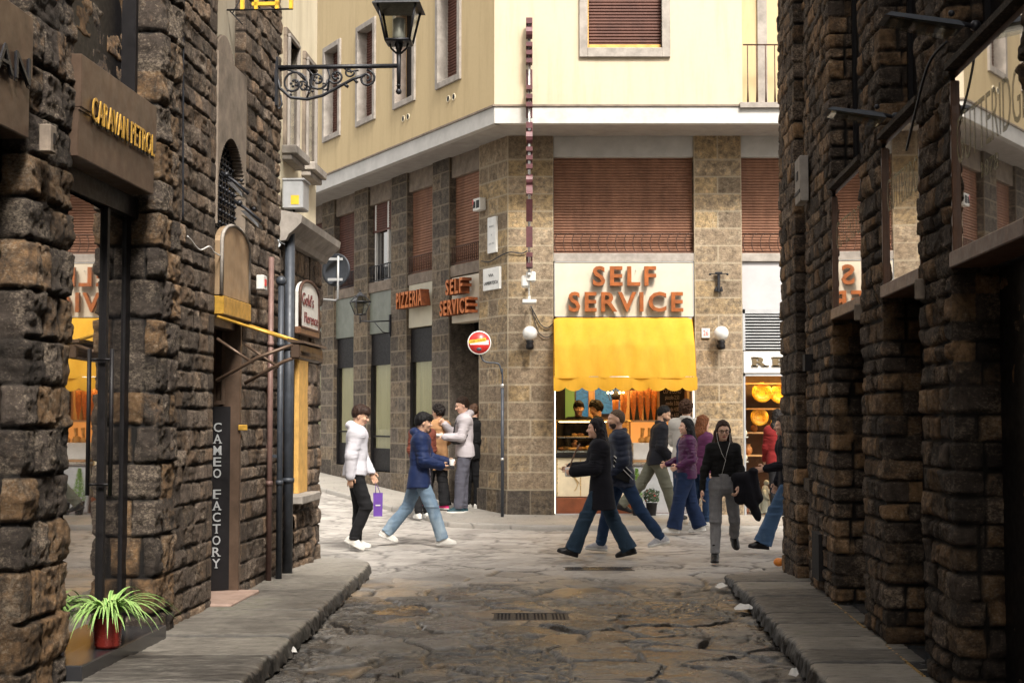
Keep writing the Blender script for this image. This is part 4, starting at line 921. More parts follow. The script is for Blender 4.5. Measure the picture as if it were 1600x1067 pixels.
for z in (zb+.05, zb+.42): m.box(-1.05, .06, -.02, .02, z-.02, z+.02)
m.box(-.16, .1, -.11, .11, zb-.04, zb+.02, c=.01).box(-.2, .0, -.12, .02, zb+.22, zb+.40, c=.02).box(-.12, .02, -.05, .10, zb+.3, zb+.46, c=.02)
m.tube([(-1.1, 0, 6.9), (0, 0, 7.25)], .008, 5); m.tube([(-.15, .0, 6.36), (.0, 0, 6.36)], .015, 6)
m.build('bracket', MT['white'], BL)
# street name plates, alarm box, number plate, globes
def plate(name, label, cat, px0, px1, py0, py1, txt, mat, fr=FW, tm=None, v=-.03):
    u0, z1 = fr.px(px0, py0, v); u1, z0 = fr.px(px1, py1, v); a, b = min(u0, u1), max(u0, u1)
    t = on_wall(name, label, cat, fr, a, v, z0); w_ = b-a; h_ = z1-z0
    MB().box(0, w_, -.012, .03, 0, h_, c=.004).build('plate', mat, t)
    for (s, x, z, tw, th) in txt: text_obj('lettering', s, tm or MT['black'], t, w_*x, -.014, h_*z, w_*tw, h_*th, .004)
    return t
plate('street_name_plate', 'white marble street plate reading VIA LAMBERTESCA on the corner pillar', 'street sign', 755.5, 781, 421, 451, [('VIA', .5, .66, .3, .13), ('LAMBERTESCA', .5, .32, .84, .15)], MT['marble'])
plate('street_name_plate', 'tall narrow white marble plate with faint lettering above the VIA LAMBERTESCA plate', 'street sign', 762.5, 775.5, 341, 394, [('BORGO', .5, .74, .55, .05), ('V', .5, .5, .12, .05), ('DEL PO', .5, .26, .6, .05)], MT['marble'], tm=MT['grey_metal'])
u, z = FW.px(741, 331, -.1); AB = on_wall('alarm_box', 'small white and red alarm box with dark vents beside the corner shutter', 'alarm box', FW, u, -.13, z)
MB().box(0, .26, 0, .12, 0, .21, c=.01).build('casing', MT['white'], AB); MB().box(.02, .10, -.004, 0, .05, .16).box(.13, .24, -.004, 0, .04, .17).build('vents', MT['black'], AB); MB().box(-.006, 0.01, .0, .08, .1, .19).box(.0, .03, -.005, 0, .12, .19).build('red_lamp', MT['red'], AB)
plate('number_plate', 'small white house number 26 in red on the pillar by the right globe lamp', 'number plate', 1096, 1109, 513, 528, [('26', .5, .5, .62, .55)], MT['white'], FF, MT['red'], -.02)
def globe(px, py, label):
    p = atY(px, py, 22.9); t = thing('globe_lamp', label, 'wall lamp', (p.x, 22.9, p.z), 0, 'globe lamps either side of the awning')
    MB().ball((0, 0, 0), .120, 24).build('glass_globe', MT['globe'], t); MB().ball((0, 0, 0), .04, 10).build('bulb', MT['white'], t)
    m = MB(); m.lathe([(.02, -.26), (.06, -.25), (.065, -.2), (.05, -.16), (.07, -.125), (.05, -.11)], 14); m.tube([(0, 0, -.2), (0, .08, -.22), (0, .2, -.2)], .018, 8); m.lathe([(.0, 0), (.05, 0), (.05, .02)], 12, Matrix.Translation((0, .2, -.2)) @ Matrix.Rotation(R_(90), 4, 'X')); m.build('bracket', MT['black'], t)
globe(828, 521, 'white globe lamp on the corner pillar, left of the yellow awning'); globe(1127, 521, 'white globe lamp on the pillar, right of the yellow awning')
# bracket of an old lamp on the second pillar
p = atY(1122, 440, 23.1); T_ = thing('wall_bracket', 'black iron T shaped bracket on the stone pillar right of the SELF SERVICE sign', 'bracket', (p.x, 23.07, p.z))
m = MB(); m.box(-.02, .02, -.05, 0, -.18, .14, c=.004).tube([(-.15, -.06, .12), (.15, -.06, .12)], .008, 6).box(-.06, .06, -.07, 0, .11, .15, c=.01); m.ball((-.14, -.06, .11), .022, 8).ball((.14, -.06, .11), .022, 8).box(-.07, .07, -.03, 0, -.17, -.12, c=.01).box(-.055, -.03, -.06, 0, -.16, -.09).box(.03, .055, -.06, 0, -.16, -.09); m.build('bracket', MT['iron'], T_)
# cables on the pillars
def cable(name, pts, r, label, mat='iron'):
    P = [Vector(p) for p in pts]; out = []
    for i in range(len(P)-1):
        a, b, c, d = P[max(i-1, 0)], P[i], P[i+1], P[min(i+2, len(P)-1)]
        for k in range(6):
            t = k/6; out.append(.5*((2*b)+(c-a)*t+(2*a-5*b+4*c-d)*t*t+(3*b-a-3*c+d)*t**3))
    out.append(P[-1]); o = MB().tube(out, r, 6).build(name, MT[mat], None); return tag(o, label, 'cable')
F_ = lambda px, py, v=-.03: FF.P(*[FF.px(px, py, v)[0], v, FF.px(px, py, v)[1]]); W_ = lambda px, py, v=-.03: FW.P(FW.px(px, py, v)[0], v, FW.px(px, py, v)[1])
cable('cable', [W_(752, 408), W_(765, 409), W_(778, 402), W_(790, 396), F_(800, 394), F_(815, 396), F_(824, 392)], .010, 'thin dark cable sagging across the corner pillar under the narrow marble plate')
cable('cable', [F_(829, 478), F_(838, 495), F_(846, 508), F_(856, 512), F_(867, 503)], .009, 'looped brown cable between the blade sign and the awning corner, the upper loop')
cable('cable', [F_(830, 478), F_(835, 500), F_(842, 520), F_(855, 527), F_(868, 516), F_(868, 500)], .007, 'looped brown cable hanging above the left globe lamp, the lower loop')
# yellow awning over the bakery
AW = on_wall('awning', 'yellow canvas shop awning with scalloped valance under the SELF SERVICE sign', 'awning', FF, .68, 0, 2.0)
pf = [(.0, 1.245), (-.03, 1.25), (-.07, 1.235), (-.12, 1.19), (-.20, 1.07), (-.30, .92), (-.385, .80), (-.40, .775), (-.43, .70), (-.48, .52), (-.53, .35), (-.555, .25)]
aw0, aw1 = .0, xF(1086)-.735; nx = 60
m = MB(); V = []; Fs = []
for j, (y, z) in enumerate(pf):
    for i in range(nx+1):
        t = i/nx; ed = min(t, 1-t); ex = .004*(j/len(pf)); rr = .03*max(0, 1-ed*30)**2 if j < 6 else 0
        V.append((aw0-ex+(aw1-aw0+2*ex)*t, y+.020*math.sin(t*9+j*.4)*(j > 2)*(.3+.7*(j/11))+.013*math.sin(t*27+j*.7)+.008*math.sin(t*47-j*.5), z-rr))
for j in range(len(pf)-1):
    for i in range(nx): a = j*(nx+1)+i; Fs.append((a, a+nx+1, a+nx+2, a+1))
m.add(V, Fs, True); m.build('canvas', MT['awning'], AW, False)
m = MB(); V = []; Fs = []; nx = 160; ns_ = 8.6
for i in range(nx+1):
    t = i/nx; x = aw0-.02+(aw1-aw0+.04)*t; sc = abs(math.sin(math.pi*(t*ns_+.3))); y = -.56+.012*math.sin(t*23)
    zb_ = .045+.065*(1-sc**.6); V += [(x, y+.005, .27), (x, y-.008, .15), (x, y-.006+.01*math.sin(t*40), zb_)]
for i in range(nx): a = i*3; Fs += [(a, a+1, a+4, a+3), (a+1, a+2, a+5, a+4)]
m.add(V, Fs, True); m.build('valance', MT['awning'], AW, False)
m = MB(); m.tube([(aw0+.01, -.525, .27), (aw1-.01, -.525, .27)], .012, 8)
for x in (aw0+.015, aw1-.015): m.tube([(x, -.55, .26), (x, .1, .3)], .010, 6); m.tube([(x, -.395, .78), (x, .05, .35)], .008, 6)
m.build('frame', MT['steel'], AW)
for x in (aw0-.01, aw1+.01):
    m = MB(); V = [(x, y+.004, z) for y, z in pf]+[(x, .02, .25)]; m.add(V, [tuple(range(len(V)))]); m.build('side_cheek', MT['awning'], AW, False)
# second shop front: grey panel, louvres, white RE sign
S4 = on_wall('shop_sign', 'white shop sign with brown serif letters RE, half hidden by the right wall', 'shop sign', FF, 3.76, 0, zF(583))
hR = zF(549)-zF(583)
MB().box(0, 2.28, -.02, .2, 0, hR, c=.006).build('panel', MT['white'], S4)
bm_ = M_plain('bronze_brown_letter', (.14, .10, .05), .5, .1, .2, 9)
x1, x2 = xF(1173)-3.76, xF(1199)-3.76
def slab_letters(par, word, x, z, w, h, mat, gap):
    for k, ch in enumerate(word):
        V, Fs = text_geo(ch, w, h, .02, .035); m = MB(); xx = x+k*(w+gap); m.add([(p[0]+xx, p[1]-.03, p[2]+z) for p in V], Fs, False)
        s = h*.13
        feet = {'R': [(-.5, -.1), (.2, .62)], 'E': [(-.5, -.1)], 'T': [(-.2, .2)], 'A': [(-.6, -.2), (.2, .6)]}.get(ch, [])
        for (a, b) in feet: m.box(xx+a*w*1.15, xx+b*w*1.0, -.04, -.02, z-h/2, z-h/2+s)
        m.box(xx-.58*w, xx-.1*w, -.04, -.02, z+h/2-s, z+h/2)
        m.build('letter', mat, par)
slab_letters(S4, 'RE', (x1+x2)/2+.01, hR*.52, x2-x1-.03, .155, bm_, .09)
slab_letters(S4, 'TAIL', (x1+x2)/2+.77, hR*.52, x2-x1-.03, .155, bm_, .09) if False else None
wpart('fascia_panel', MB().box(3.76, 6.05, .06, .3, zF(483), zF(409), c=.004), M_plain('lilac_grey_panel', (.42, .41, .42), .5, 0, .08, 4), FF)
m = MB(); z0, z1 = zF(547), zF(483); m.box(3.76, 3.80, .03, .2, z0, z1).box(3.80, 6.05, .16, .2, z0, z1).box(3.76, 6.05, .03, .1, z1-.07, z1)
wpart('louvre_back', MB().box(3.8, 6.05, .15, .16, z0, z1), MT['black'], FF)
for k in range(12): z = z0+.02+k*(z1-.08-z0)/12; m.hull([(3.8, .04, z), (6.05, .04, z), (3.8, .04, z+.014), (6.05, .04, z+.014), (3.8, .13, z+.04), (6.05, .13, z+.04), (3.8, .13, z+.03), (6.05, .13, z+.03)])
wpart('louvre', m, MT['grey_metal'], FF)
# ================================================================== BAKERY INTERIOR
BK = thing('bakery_interior', 'warm lit bakery room behind the open shop front under the yellow awning', 'shop room', (.68, 23.1, 0))
X0, X1 = 0, 2.29
MT['wall_warm'] = M_plain('warm_beige_wall', (.34, .22, .11), .7, 0, .15, 2)
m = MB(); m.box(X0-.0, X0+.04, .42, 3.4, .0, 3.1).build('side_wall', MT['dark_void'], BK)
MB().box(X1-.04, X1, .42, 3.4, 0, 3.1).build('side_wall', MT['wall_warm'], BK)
MB().box(X0, X1, 3.2, 3.3, 0, 3.1).build('back_wall', MT['wall_warm'], BK)
MB().box(X0, X1, .05, 3.3, 2.62, 2.7).build('ceiling', MT['wood'], BK)
MB().box(X0, X1, .05, 3.3, -.02, .055).build('room_floor', MT['cherry'], BK)
MB().box(.3, 2.0, .8, 1.0, 2.58, 2.62).box(.3, 2.0, 2.0, 2.3, 2.58, 2.62).build('ceiling_light', MT['glow_warm'], BK)
MB().box(.014, .026, .03, .05, .08, 2.12).build('led_strip', MT['glow_white'], BK); MB().box(X1-.026, X1-.014, .03, .05, 1.5, 2.12).build('led_strip', MT['glow_white'], BK)
MB().box(X0, X1, -.0, .1, .0, .075, c=.005).box(0, .012, .0, .1, .0, 2.3).box(X1-.012, X1, 0, .1, 0, 2.3).build('front_frame', MT['grey_metal'], BK)
# dark back openings, blue picture, green strip, wooden pilasters behind the counter
MB().box(.04, .30, 3.1, 3.18, .9, 2.4).build('dark_opening', MT['black'], BK)
MB().box(.30, .47, 3.08, 3.14, 1.2, 2.4).build('green_panel', M_emit('green_lit_panel', (.13, .25, .07), .1), BK)
mb = N('blue_wave_picture'); co = mb.co((1, 1, 3)); n = mb.noise(co, 3, 3, .5, 2.5); mb.set(mb.ramp(n, [(.35, (.005, .02, .04)), (.5, (.02, .10, .20)), (.6, (.008, .03, .06)), (.75, (.03, .16, .24))]), .4)
mb.b.inputs['Emission Color'].default_value = (.03, .16, .28, 1); mb.b.inputs['Emission Strength'].default_value = .25
MB().box(.50, .72, 3.06, 3.14, 1.6, 2.42).box(.84, 1.3, 3.06, 3.14, 1.7, 2.42).build('blue_picture', mb.m, BK)
MB().box(.72, .84, 3.0, 3.16, .9, 2.5, c=.01).box(1.30, 1.48, 3.0, 3.16, .9, 2.5, c=.01).box(1.98, 2.14, 2.6, 2.8, .9, 2.6, c=.01).build('wood_pilaster', MT['wood'], BK)
MB().box(1.48, 1.98, 3.05, 3.14, .9, 2.2).build('dark_opening', MT['black'], BK)
MB().box(1.48, 1.98, 3.0, 3.06, 2.0, 2.03).box(1.70, 1.73, 3.0, 3.06, .9, 2.0).build('door_frame', MT['wood'], BK)
# glass display counter
CT = thing('display_counter', 'glass pastry display counter with cream panelled front on the left of the bakery', 'counter', (.72, 23.22, .055))
MB().box(0, 1.18, .1, .85, .28, .92, c=.01).build('cream_front', MT['cream_frame'], CT)
MB().box(0, 1.20, .06, .85, .0, .27, c=.01).build('base', MT['cherry'], CT)
m = MB()
for x in (.02, .40, .79, 1.17): m.box(x-.006, x+.006, .092, .1, .30, .90)
for x0 in (.02, .41, .80): m.tube([(x0+.02+.34*t, .09, .75-.25*t*t) for t in np.linspace(0, 1, 9)], .005, 5); m.tube([(x0+.28+.05*math.sin(6.28*t), .088, .38+.42*t) for t in np.linspace(0, 1, 11)], .005, 5)
m.build('gold_trim', MT['tile'], CT)
MB().box(-.01, 1.2, .05, .85, .92, .99, c=.012).build('black_ledge', MT['black'], CT)
MB().box(0, 1.18, .1, .84, 1.0, 1.03).box(0.05, 1.15, .3, .84, 1.24, 1.255).build('shelf', MT['steel'], CT)
MB().box(0, 1.18, .08, .09, .99, 1.52).build('glass', MT['clear'], CT)
m = MB(); m.tube([(0, .085, 1.52), (1.18, .085, 1.52)], .012, 6); m.tube([(0, .085, .99), (0, .085, 1.52)], .01, 6); m.tube([(1.18, .085, .99), (1.18, .085, 1.52)], .01, 6); m.box(0, 1.18, .085, .84, 1.52, 1.535); m.tube([(.0, .3, 1.26), (1.18, .3, 1.26)], .008, 6); m.build('brass_rail', MT['tile'], CT)
MB().box(.05, 1.1, .14, .18, 1.495, 1.515).build('case_light', M_emit('case_light', (1, .70, .32), 5), CT)
MT['pastry'] = M_plain('golden_pastry', (.60, .30, .07), .6, 0, .4, 20, .4, 60)
MT['pastry2'] = M_plain('brown_pastry', (.35, .14, .04), .6, 0, .4, 20, .4, 60)
rr = random.Random(4)
for k in range(30):
    x = .06+rr.random()*1.06; y = rr.uniform(.16, .6); z = 1.0+.055; e = rr.choice([(1.5, 1, .6), (1.9, .8, .7), (1, 1, .9)]); s = rr.uniform(.035, .05); top = k > 22
    m = MB(); m.ball((0, 0, 0), s, 10, None, e); o = m.build('pastry', MT['pastry'] if rr.random() < .7 else MT['pastry2'], None); o.location = (.72+x, 23.22+(y if not top else .5), .085+(1.0 if not top else 1.235)+s*e[2]); o.rotation_euler = (0, 0, rr.random()*3)
    tag(o, 'golden brown pastry on a shelf inside the glass display counter of the bakery', 'pastry', 'pastries in the glass display counter')
for (x, z, s) in ((.62, 1.12, .13), (.95, 1.14, .12)):
    t = thing('pastry_tray', 'heaped tray of yellow pastries in the glass counter, %s heap' % ('left' if x < .8 else 'right'), 'pastry tray', (.72+x, 23.5, 1.06)); m = MB()
    for k in range(14): a = rr.random()*6.28; q = rr.random()*s; m.ball((math.cos(a)*q*1.3, math.sin(a)*q, .03+.11*(1-q/s)), .035, 8, None, (1.3, 1, .8))
    m.build('pastries', M_plain('yellow_pastry', (.80, .42, .06), .5, 0, .3, 20, .3), t); MB().lathe([(.01, .0), (s*1.4, .0), (s*1.6, .02)], 20).build('tray', MT['steel'], t)
# second white counter with waffle cones
C2 = thing('white_counter', 'low white and grey serving counter with a white top, right half of the bakery', 'counter', (1.98, 23.35, .055))
MB().box(0, .9, 0, .5, .0, .78, c=.02).build('body', MT['grey_metal'], C2); MB().box(-.02, .92, -.03, .5, .78, .84, c=.02).build('ledge', MT['steel'], C2); MB().box(0, .92, .0, .5, .88, 1.16, c=.012).build('white_case', MT['white'], C2)
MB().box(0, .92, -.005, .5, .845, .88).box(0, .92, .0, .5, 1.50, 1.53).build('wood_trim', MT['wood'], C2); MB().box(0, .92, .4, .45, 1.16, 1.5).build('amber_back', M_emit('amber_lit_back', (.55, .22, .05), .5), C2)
m = MB()
for i, (cx, cz, s) in enumerate(((.16, 1.20, .06), (.28, 1.2, .09), (.44, 1.2, .06))): m.ball((cx, .2, cz), s, 10, None, (1, 1, .8)); m.tube([(cx, .2, cz), (cx+.02, .2, cz+.2)], [.02, .035], 8)
m.build('ice_cream_cups', MT['pastry'], C2)
MT['waffle'] = M_plain('waffle_cone', (.68, .25, .06), .55, 0, .35, 30, .5, 90)
for i, (px, hz) in enumerate(((990, .50), (1001, .52), (1012, .56), (1022, .50), (1035, .62), (975, .45), (962, .34))):
    p = atY(px, 685, 24.0); t = tag(MB().lathe([(.012, 0), (.05, hz*.5), (.055, hz*.98), (.045, hz)], 12).build('stack_of_waffle_cones', MT['waffle'], None), 'stack of orange waffle cones on the bakery stand, '+('fourth from the left', 'fifth from the left', 'sixth from the left', 'second from the right', 'tallest, rightmost one', 'third from the left', 'short one at the left')[i], 'waffle cones', 'stacks of waffle cones in the bakery'); t.location = (p.x, 24.0, 1.585)
tc = thing('cone_stand', 'brass stand carrying the stacks of waffle cones in the bakery', 'stand', (2.0, 24.0, .06)); MB().box(-.25, .75, -.1, .12, 1.48, 1.52, c=.01).box(-.22, -.19, -.05, .05, 0, 1.48).box(.69, .72, -.05, .05, 0, 1.48).build('stand', MT['tile'], tc)
# chalkboard
CH = thing('chalkboard', 'black chalkboard menu with white chalk writing at the right side of the bakery', 'menu board', (2.48, 23.9, 1.35)); MB().box(0, .42, 0, .03, 0, .82, c=.004).build('board', MT['black'], CH); MB().box(-.03, 0, -.01, .04, -.03, .85).box(.42, .45, -.01, .04, -.03, .85).box(-.03, .45, -.01, .04, .82, .85).build('frame', MT['wood'], CH)
text_obj('writing', 'CUP & CONO\npiccolo 2.50\nmedio 3.00\ngrande 4.00\nfrappe 4.50\ngranita 3.50\ncaffe 1.50', MT['pietra'], CH, .21, -.004, .42, .30, .66, .003)
# ornament lamp
CL = thing('ornate_lamp', 'small ornate dark hanging lamp over the bakery counter', 'lamp', (atY(962, 610, 24.2).x, 24.2, 2.0)); m = MB(); m.tube([(0, 0, .08), (0, 0, .62)], .008, 6); m.lathe([(.01, .1), (.05, .05), (.08, -.02), (.05, -.08), (.02, -.12)], 12)
for k in range(6): a = k*1.047; m.tube([(0, 0, -.05), (.1*math.cos(a), .1*math.sin(a), -.08), (.13*math.cos(a), .13*math.sin(a), .03)], .008, 5)
m.build('arms', MT['iron'], CL)
for k in range(6):
    a = k*1.047; MB().ball((.13*math.cos(a), .13*math.sin(a), .05), .018, 8).build('bulb', MT['glow_warm'], CL)
# conifer pot + red flowers in front of the bakery
def conifer(px, Y, h, label):
    p = atY(px, 790, Y); t = thing('potted_conifer', label, 'potted plant', (p.x, Y, .06)); MB().lathe([(.06, 0), (.09, .2), (.1, .22), (.085, .22), (.08, .19)], 16).build('pot', MT['black'], t)
    m = MB(); r = random.Random(7)
    for k in range(900):
        z = r.random(); q = (1-z)**.75*.13*(.35+.65*math.sqrt(r.random()))+.008; a = r.random()*6.28; c = Vector((math.cos(a)*q, math.sin(a)*q, .22+z*h)); d = Vector((math.cos(a)*.5, math.sin(a)*.5, 1)).normalized()*.035; s = Vector((-math.sin(a), math.cos(a), 0))*.006
        m.add([c-s, c+s, c+d], [(0, 1, 2)])
    m.tube([(0, 0, .2), (0, 0, .2+h*.9)], [.012, .003], 6); m.build('foliage', M_plain('lime_foliage', (.16, .32, .035), .6, 0, .4, 30), t, False)
conifer(995, 22.95, .52, 'lime green potted conifer in front of the bakery counter')
FP = thing('potted_flowers', 'dark pot of small red flowers beside the lime conifer at the bakery front', 'potted plant', (atY(1018, 780, 22.95).x, 22.95, .06)); MB().lathe([(.07, 0), (.09, .18), (.1, .2), (.09, .2), (.08, .17)], 16).build('pot', MT['black'], FP)
m = MB(); r = random.Random(3); m2 = MB()
for k in range(420):
    a = r.random()*6.28; q = .13*math.sqrt(r.random()); z = .2+r.random()*.24*(1-q*2.5)+.02; c = Vector((math.cos(a)*q, math.sin(a)*q, z)); d = Vector((r.uniform(-1, 1), r.uniform(-1, 1), r.uniform(-.3, 1))).normalized(); s = d.orthogonal().normalized()*.012
    (m2 if k % 14 == 0 else m).add([c-s, c+d*.03, c+s, c-d*.02], [(0, 1, 2, 3)])
m.build('leaves', M_plain('dark_leaf', (.04, .07, .03), .6, 0, .4, 30), FP, False); m2.build('flowers', M_plain('red_flower', (.45, .03, .04), .6, 0, .3, 30), FP, False)
# ================================================================== TABLEWARE SHOP (right)
TS = thing('ceramics_shop_window', 'warm lit shop window full of yellow plates right of the second pillar', 'shop window', (3.76, 23.1, 0))
MB().box(0, 2.28, 1.6, 1.7, 0, 2.7).box(0, .03, .2, 1.6, 0, 2.7).box(0, 2.28, .1, 1.7, 2.66, 2.72).build('room_shell', M_plain('brown_room', (.14, .08, .04), .7, 0, .3, 3), TS)
MB().box(.1, 2.2, .30, .50, 2.56, 2.6).build('ceiling_light', M_emit('shop_warm_light', (1, .62, .22), 16), TS)
MB().box(0, 2.28, .1, 1.6, 0, .07).build('shop_floor', MT['cherry'], TS)
MB().box(0, 2.28, .04, .05, .05, 2.36).build('glass_pane', MT['clear'], TS)
m = MB(); m.box(0, .03, .0, .1, 0, 2.4).box(.46, .475, .0, .1, 0, 1.5).box(0, 2.28, .0, .1, 2.30, 2.38).box(0, 2.28, 0, .12, 0, .06); m.build('frame', MT['grey_metal'], TS)
m = MB()
for z in (2.18, 1.76, 1.36, .98): m.box(.05, 2.2, .7, 1.2, z, z+.025)
m.build('shelf', MT['wood'], TS); MB().box(.0, .09, .12, .6, .5, .52).box(0, .09, .12, .6, .9, .92).box(0, .09, .12, .6, 1.3, 1.32).build('glass_shelf', MT['white'], TS)
MT['majolica'] = M_plain('yellow_majolica', (.85, .46, .03), .25, 0, .25, 14)
MT['majolica'].node_tree.nodes['Principled BSDF'].inputs['Emission Color'].default_value = (.8, .35, .02, 1)
def yplate(px, py, Y, r, lab, mark=False):
    p = atY(px, py, Y); t = thing('painted_plate', lab, 'plate', (p.x, Y, p.z), 0, 'yellow plates in the ceramics shop window'); M = Matrix.Rotation(R_(80), 4, 'X')
    MB().lathe([(.001, .02), (r*.55, .02), (r*.62, .03), (r, .05), (r*1.0, .04), (r*.6, .01), (.001, 0)], 26, M).build('dish', MT['majolica'], t)
    m = MB(); 
    for q in (.35, .6, .85): m.tube([(r*q*math.cos(a), -.055-.01*q, r*q*math.sin(a)) for a in np.linspace(0, 6.283, 25)], .0035, 4)
    for a in np.linspace(0, 6.283, 13)[:-1]: m.tube([(r*.35*math.cos(a), -.05, r*.35*math.sin(a)), (r*.85*math.cos(a+.2), -.06, r*.85*math.sin(a+.2))], .003, 4)
    m.build('painted_rings', M_plain('brown_glaze', (.5, .18, .02), .4), t)
for (px, py, r, l) in ((1190, 614, .17, 'large yellow painted plate on the top shelf of the ceramics shop'), (1218, 616, .17, 'yellow plate beside the large one on the top shelf, cut by the stone wall'), (1186, 652, .15, 'yellow painted plate on the second shelf left of the woman in red'), (1217, 660, .14, 'yellow plate right of the woman in red, beside the stone wall')): yplate(px, py, 23.85, r, l)
MT['bisque'] = M_plain('white_ceramic', (.62, .62, .56), .4, 0, .15, 20, .3, 40)
for i, (px, lab) in enumerate(((1181, 'white ceramic figurine at the foot of the ceramics window, the left one'), (1196, 'white ceramic figurine at the foot of the ceramics window, the right one'))):
    p = atY(px, 800, 23.28); t = thing('ceramic_figurine', lab, 'figurine', (p.x, 23.28, .07), i*.8, 'white figurines at the foot of the ceramics window')
    m = MB(); m.lathe([(.001, 0), (.10, .0), (.1, .03), (.075, .06), (.085, .14), (.07, .24), (.05, .32), (.06, .38), (.045, .44), (.02, .46), (.001, .47)], 16); m.ball((.02, -.01, .50), .045, 12); m.tube([(.04, -.03, .38), (.09, -.07, .30), (.03, -.09, .24)], [.025, .02, .015], 8); m.tube([(-.04, -.02, .38), (-.08, -.05, .28), (-.02, -.09, .22)], [.025, .02, .015], 8)
    m.build('figure', MT['bisque'], t); MB().box(-.1, .1, -.1, .1, 0, .035, c=.01).build('base', MT['bisque'], t)
for i, (x, z, s) in enumerate(((.045, .52, .05), (.05, .92, .045), (.045, 1.32, .05), (.55, 1.385, .06), (.2, 1.005, .07), (.3, 1.385, .06), (.16, .60, .05), (.9, 1.0, .07))):
    o = MB().lathe([(s*.5, 0), (s, s*.8), (s*.9, s*1.6), (s*.45, s*2.2), (s*.6, s*2.6)], 14).build('ceramic_vase', MT['bisque'] if i < 3 or i == 6 else MT['pastry2'], None); o.location = (3.76+x+.01, 23.1+(.85 if z > .95 and x > .1 else .3), z if i != 6 else .07); tag(o, ('small white vase on the lowest side shelf', 'small white vase on the middle side shelf', 'small white vase on the top side shelf', 'brown vase on the second back shelf, right one', 'brown vase on the lowest back shelf, left one', 'brown vase on the second back shelf, left one', 'white vase on the floor of the window', 'brown vase on the lowest back shelf, right one')[i]+' in the ceramics shop', 'vase', 'small vases in the ceramics shop window')
# ================================================================== STREET THINGS
# no-entry sign on a bent pole
NE = thing('no_entry_sign', 'round red no entry sign with stickers on a bent pole at the corner pillar', 'traffic sign', (atY(785, 700, 22.55).x, 22.55, .05))
sc = atY(749, 535.5, 22.50); lx, lz = sc.x-NE.location.x, sc.z-.05; r = .185
M = Matrix.Translation((lx, -.05, lz)) @ Matrix.Rotation(R_(90), 4, 'X')
MB().lathe([(.001, .004), (r*.94, .004), (r*.94, 0)], 40, M).build('red_disc', MT['red'], NE); MB().lathe([(r*.93, .0055), (r, .0055), (r*1.02, -.003), (r, -.01), (.001, -.01)], 40, M).build('white_rim', MT['white'], NE)
MB().box(lx-r*.80, lx+r*.80, -.0575, -.052, lz-r*.17, lz+r*.22).build('white_bar', MT['white'], NE)
Mr = Matrix.Translation((lx-.03, -.0595, lz+.035)) @ Matrix.Rotation(R_(-9), 4, 'Y'); MB().box(-r*.75, r*.75, -.001, .002, -.028, .022, M=Mr).build('yellow_sticker', MT['yellow_face'], NE)
V, Fs = text_geo('SAREBBE COSA BUONA', r*1.35, .026, .002); MB().add(V, Fs, False, Mr @ Matrix.Translation((0, -.0015, -.004))).build('sticker_lettering', MT['black'], NE)
MB().lathe([(.001, .003), (.035, .003), (.036, 0)], 18, Matrix.Translation((lx-.005, -.053, lz-r*.55)) @ Matrix.Diagonal((1.15, 1, .8, 1)) @ Matrix.Rotation(R_(90), 4, 'X')).build('round_sticker', MT['pipe_blue'], NE)
m = MB(); tz = atY(785, 590, 22.55).z-.05; hz = atY(770, 570, 22.55).z-.05
pp = [(0, 0, -.05), (0, 0, tz-.05), (-.01, 0, tz+.06), (-.05, -.0, hz+.0), (-.12, -.0, hz+.03), (lx+.16, 0, hz+.035), (lx+.07, 0, hz+.06), (lx+.03, 0, hz+.13), (lx, -.02, hz+.22), (lx, -.025, lz+.1)]
cu = []
for i in range(len(pp)-1):
    P0_, P1_, P2_, P3_ = [Vector(pp[min(max(i+q, 0), len(pp)-1)]) for q in (-1, 0, 1, 2)]
    for k in range(5): t = k/5; cu.append(.5*((2*P1_)+(P2_-P0_)*t+(2*P0_-5*P1_+4*P2_-P3_)*t*t+(3*P1_-P0_-3*P2_+P3_)*t**3))
m.tube(cu, .014, 10); m.tube([(0, 0, -.05), (0, 0, tz-.1)], .026, 12); m.build('pole', MT['pipe_blue'], NE)
MB().cyl((0, 0, tz-.16), (0, 0, tz-.1), .03, 12).cyl((0, 0, .9), (0, 0, .94), .029, 12).build('collar', MT['steel'], NE)
# big wall lantern on a scrolled bracket
LZ = FL.px(445, 107)[1]-.05; LN = on_wall('street_lantern', 'big black street lantern on a scrolled iron bracket reaching out from the left wall', 'street lamp', FL, 13.62, .03, LZ)
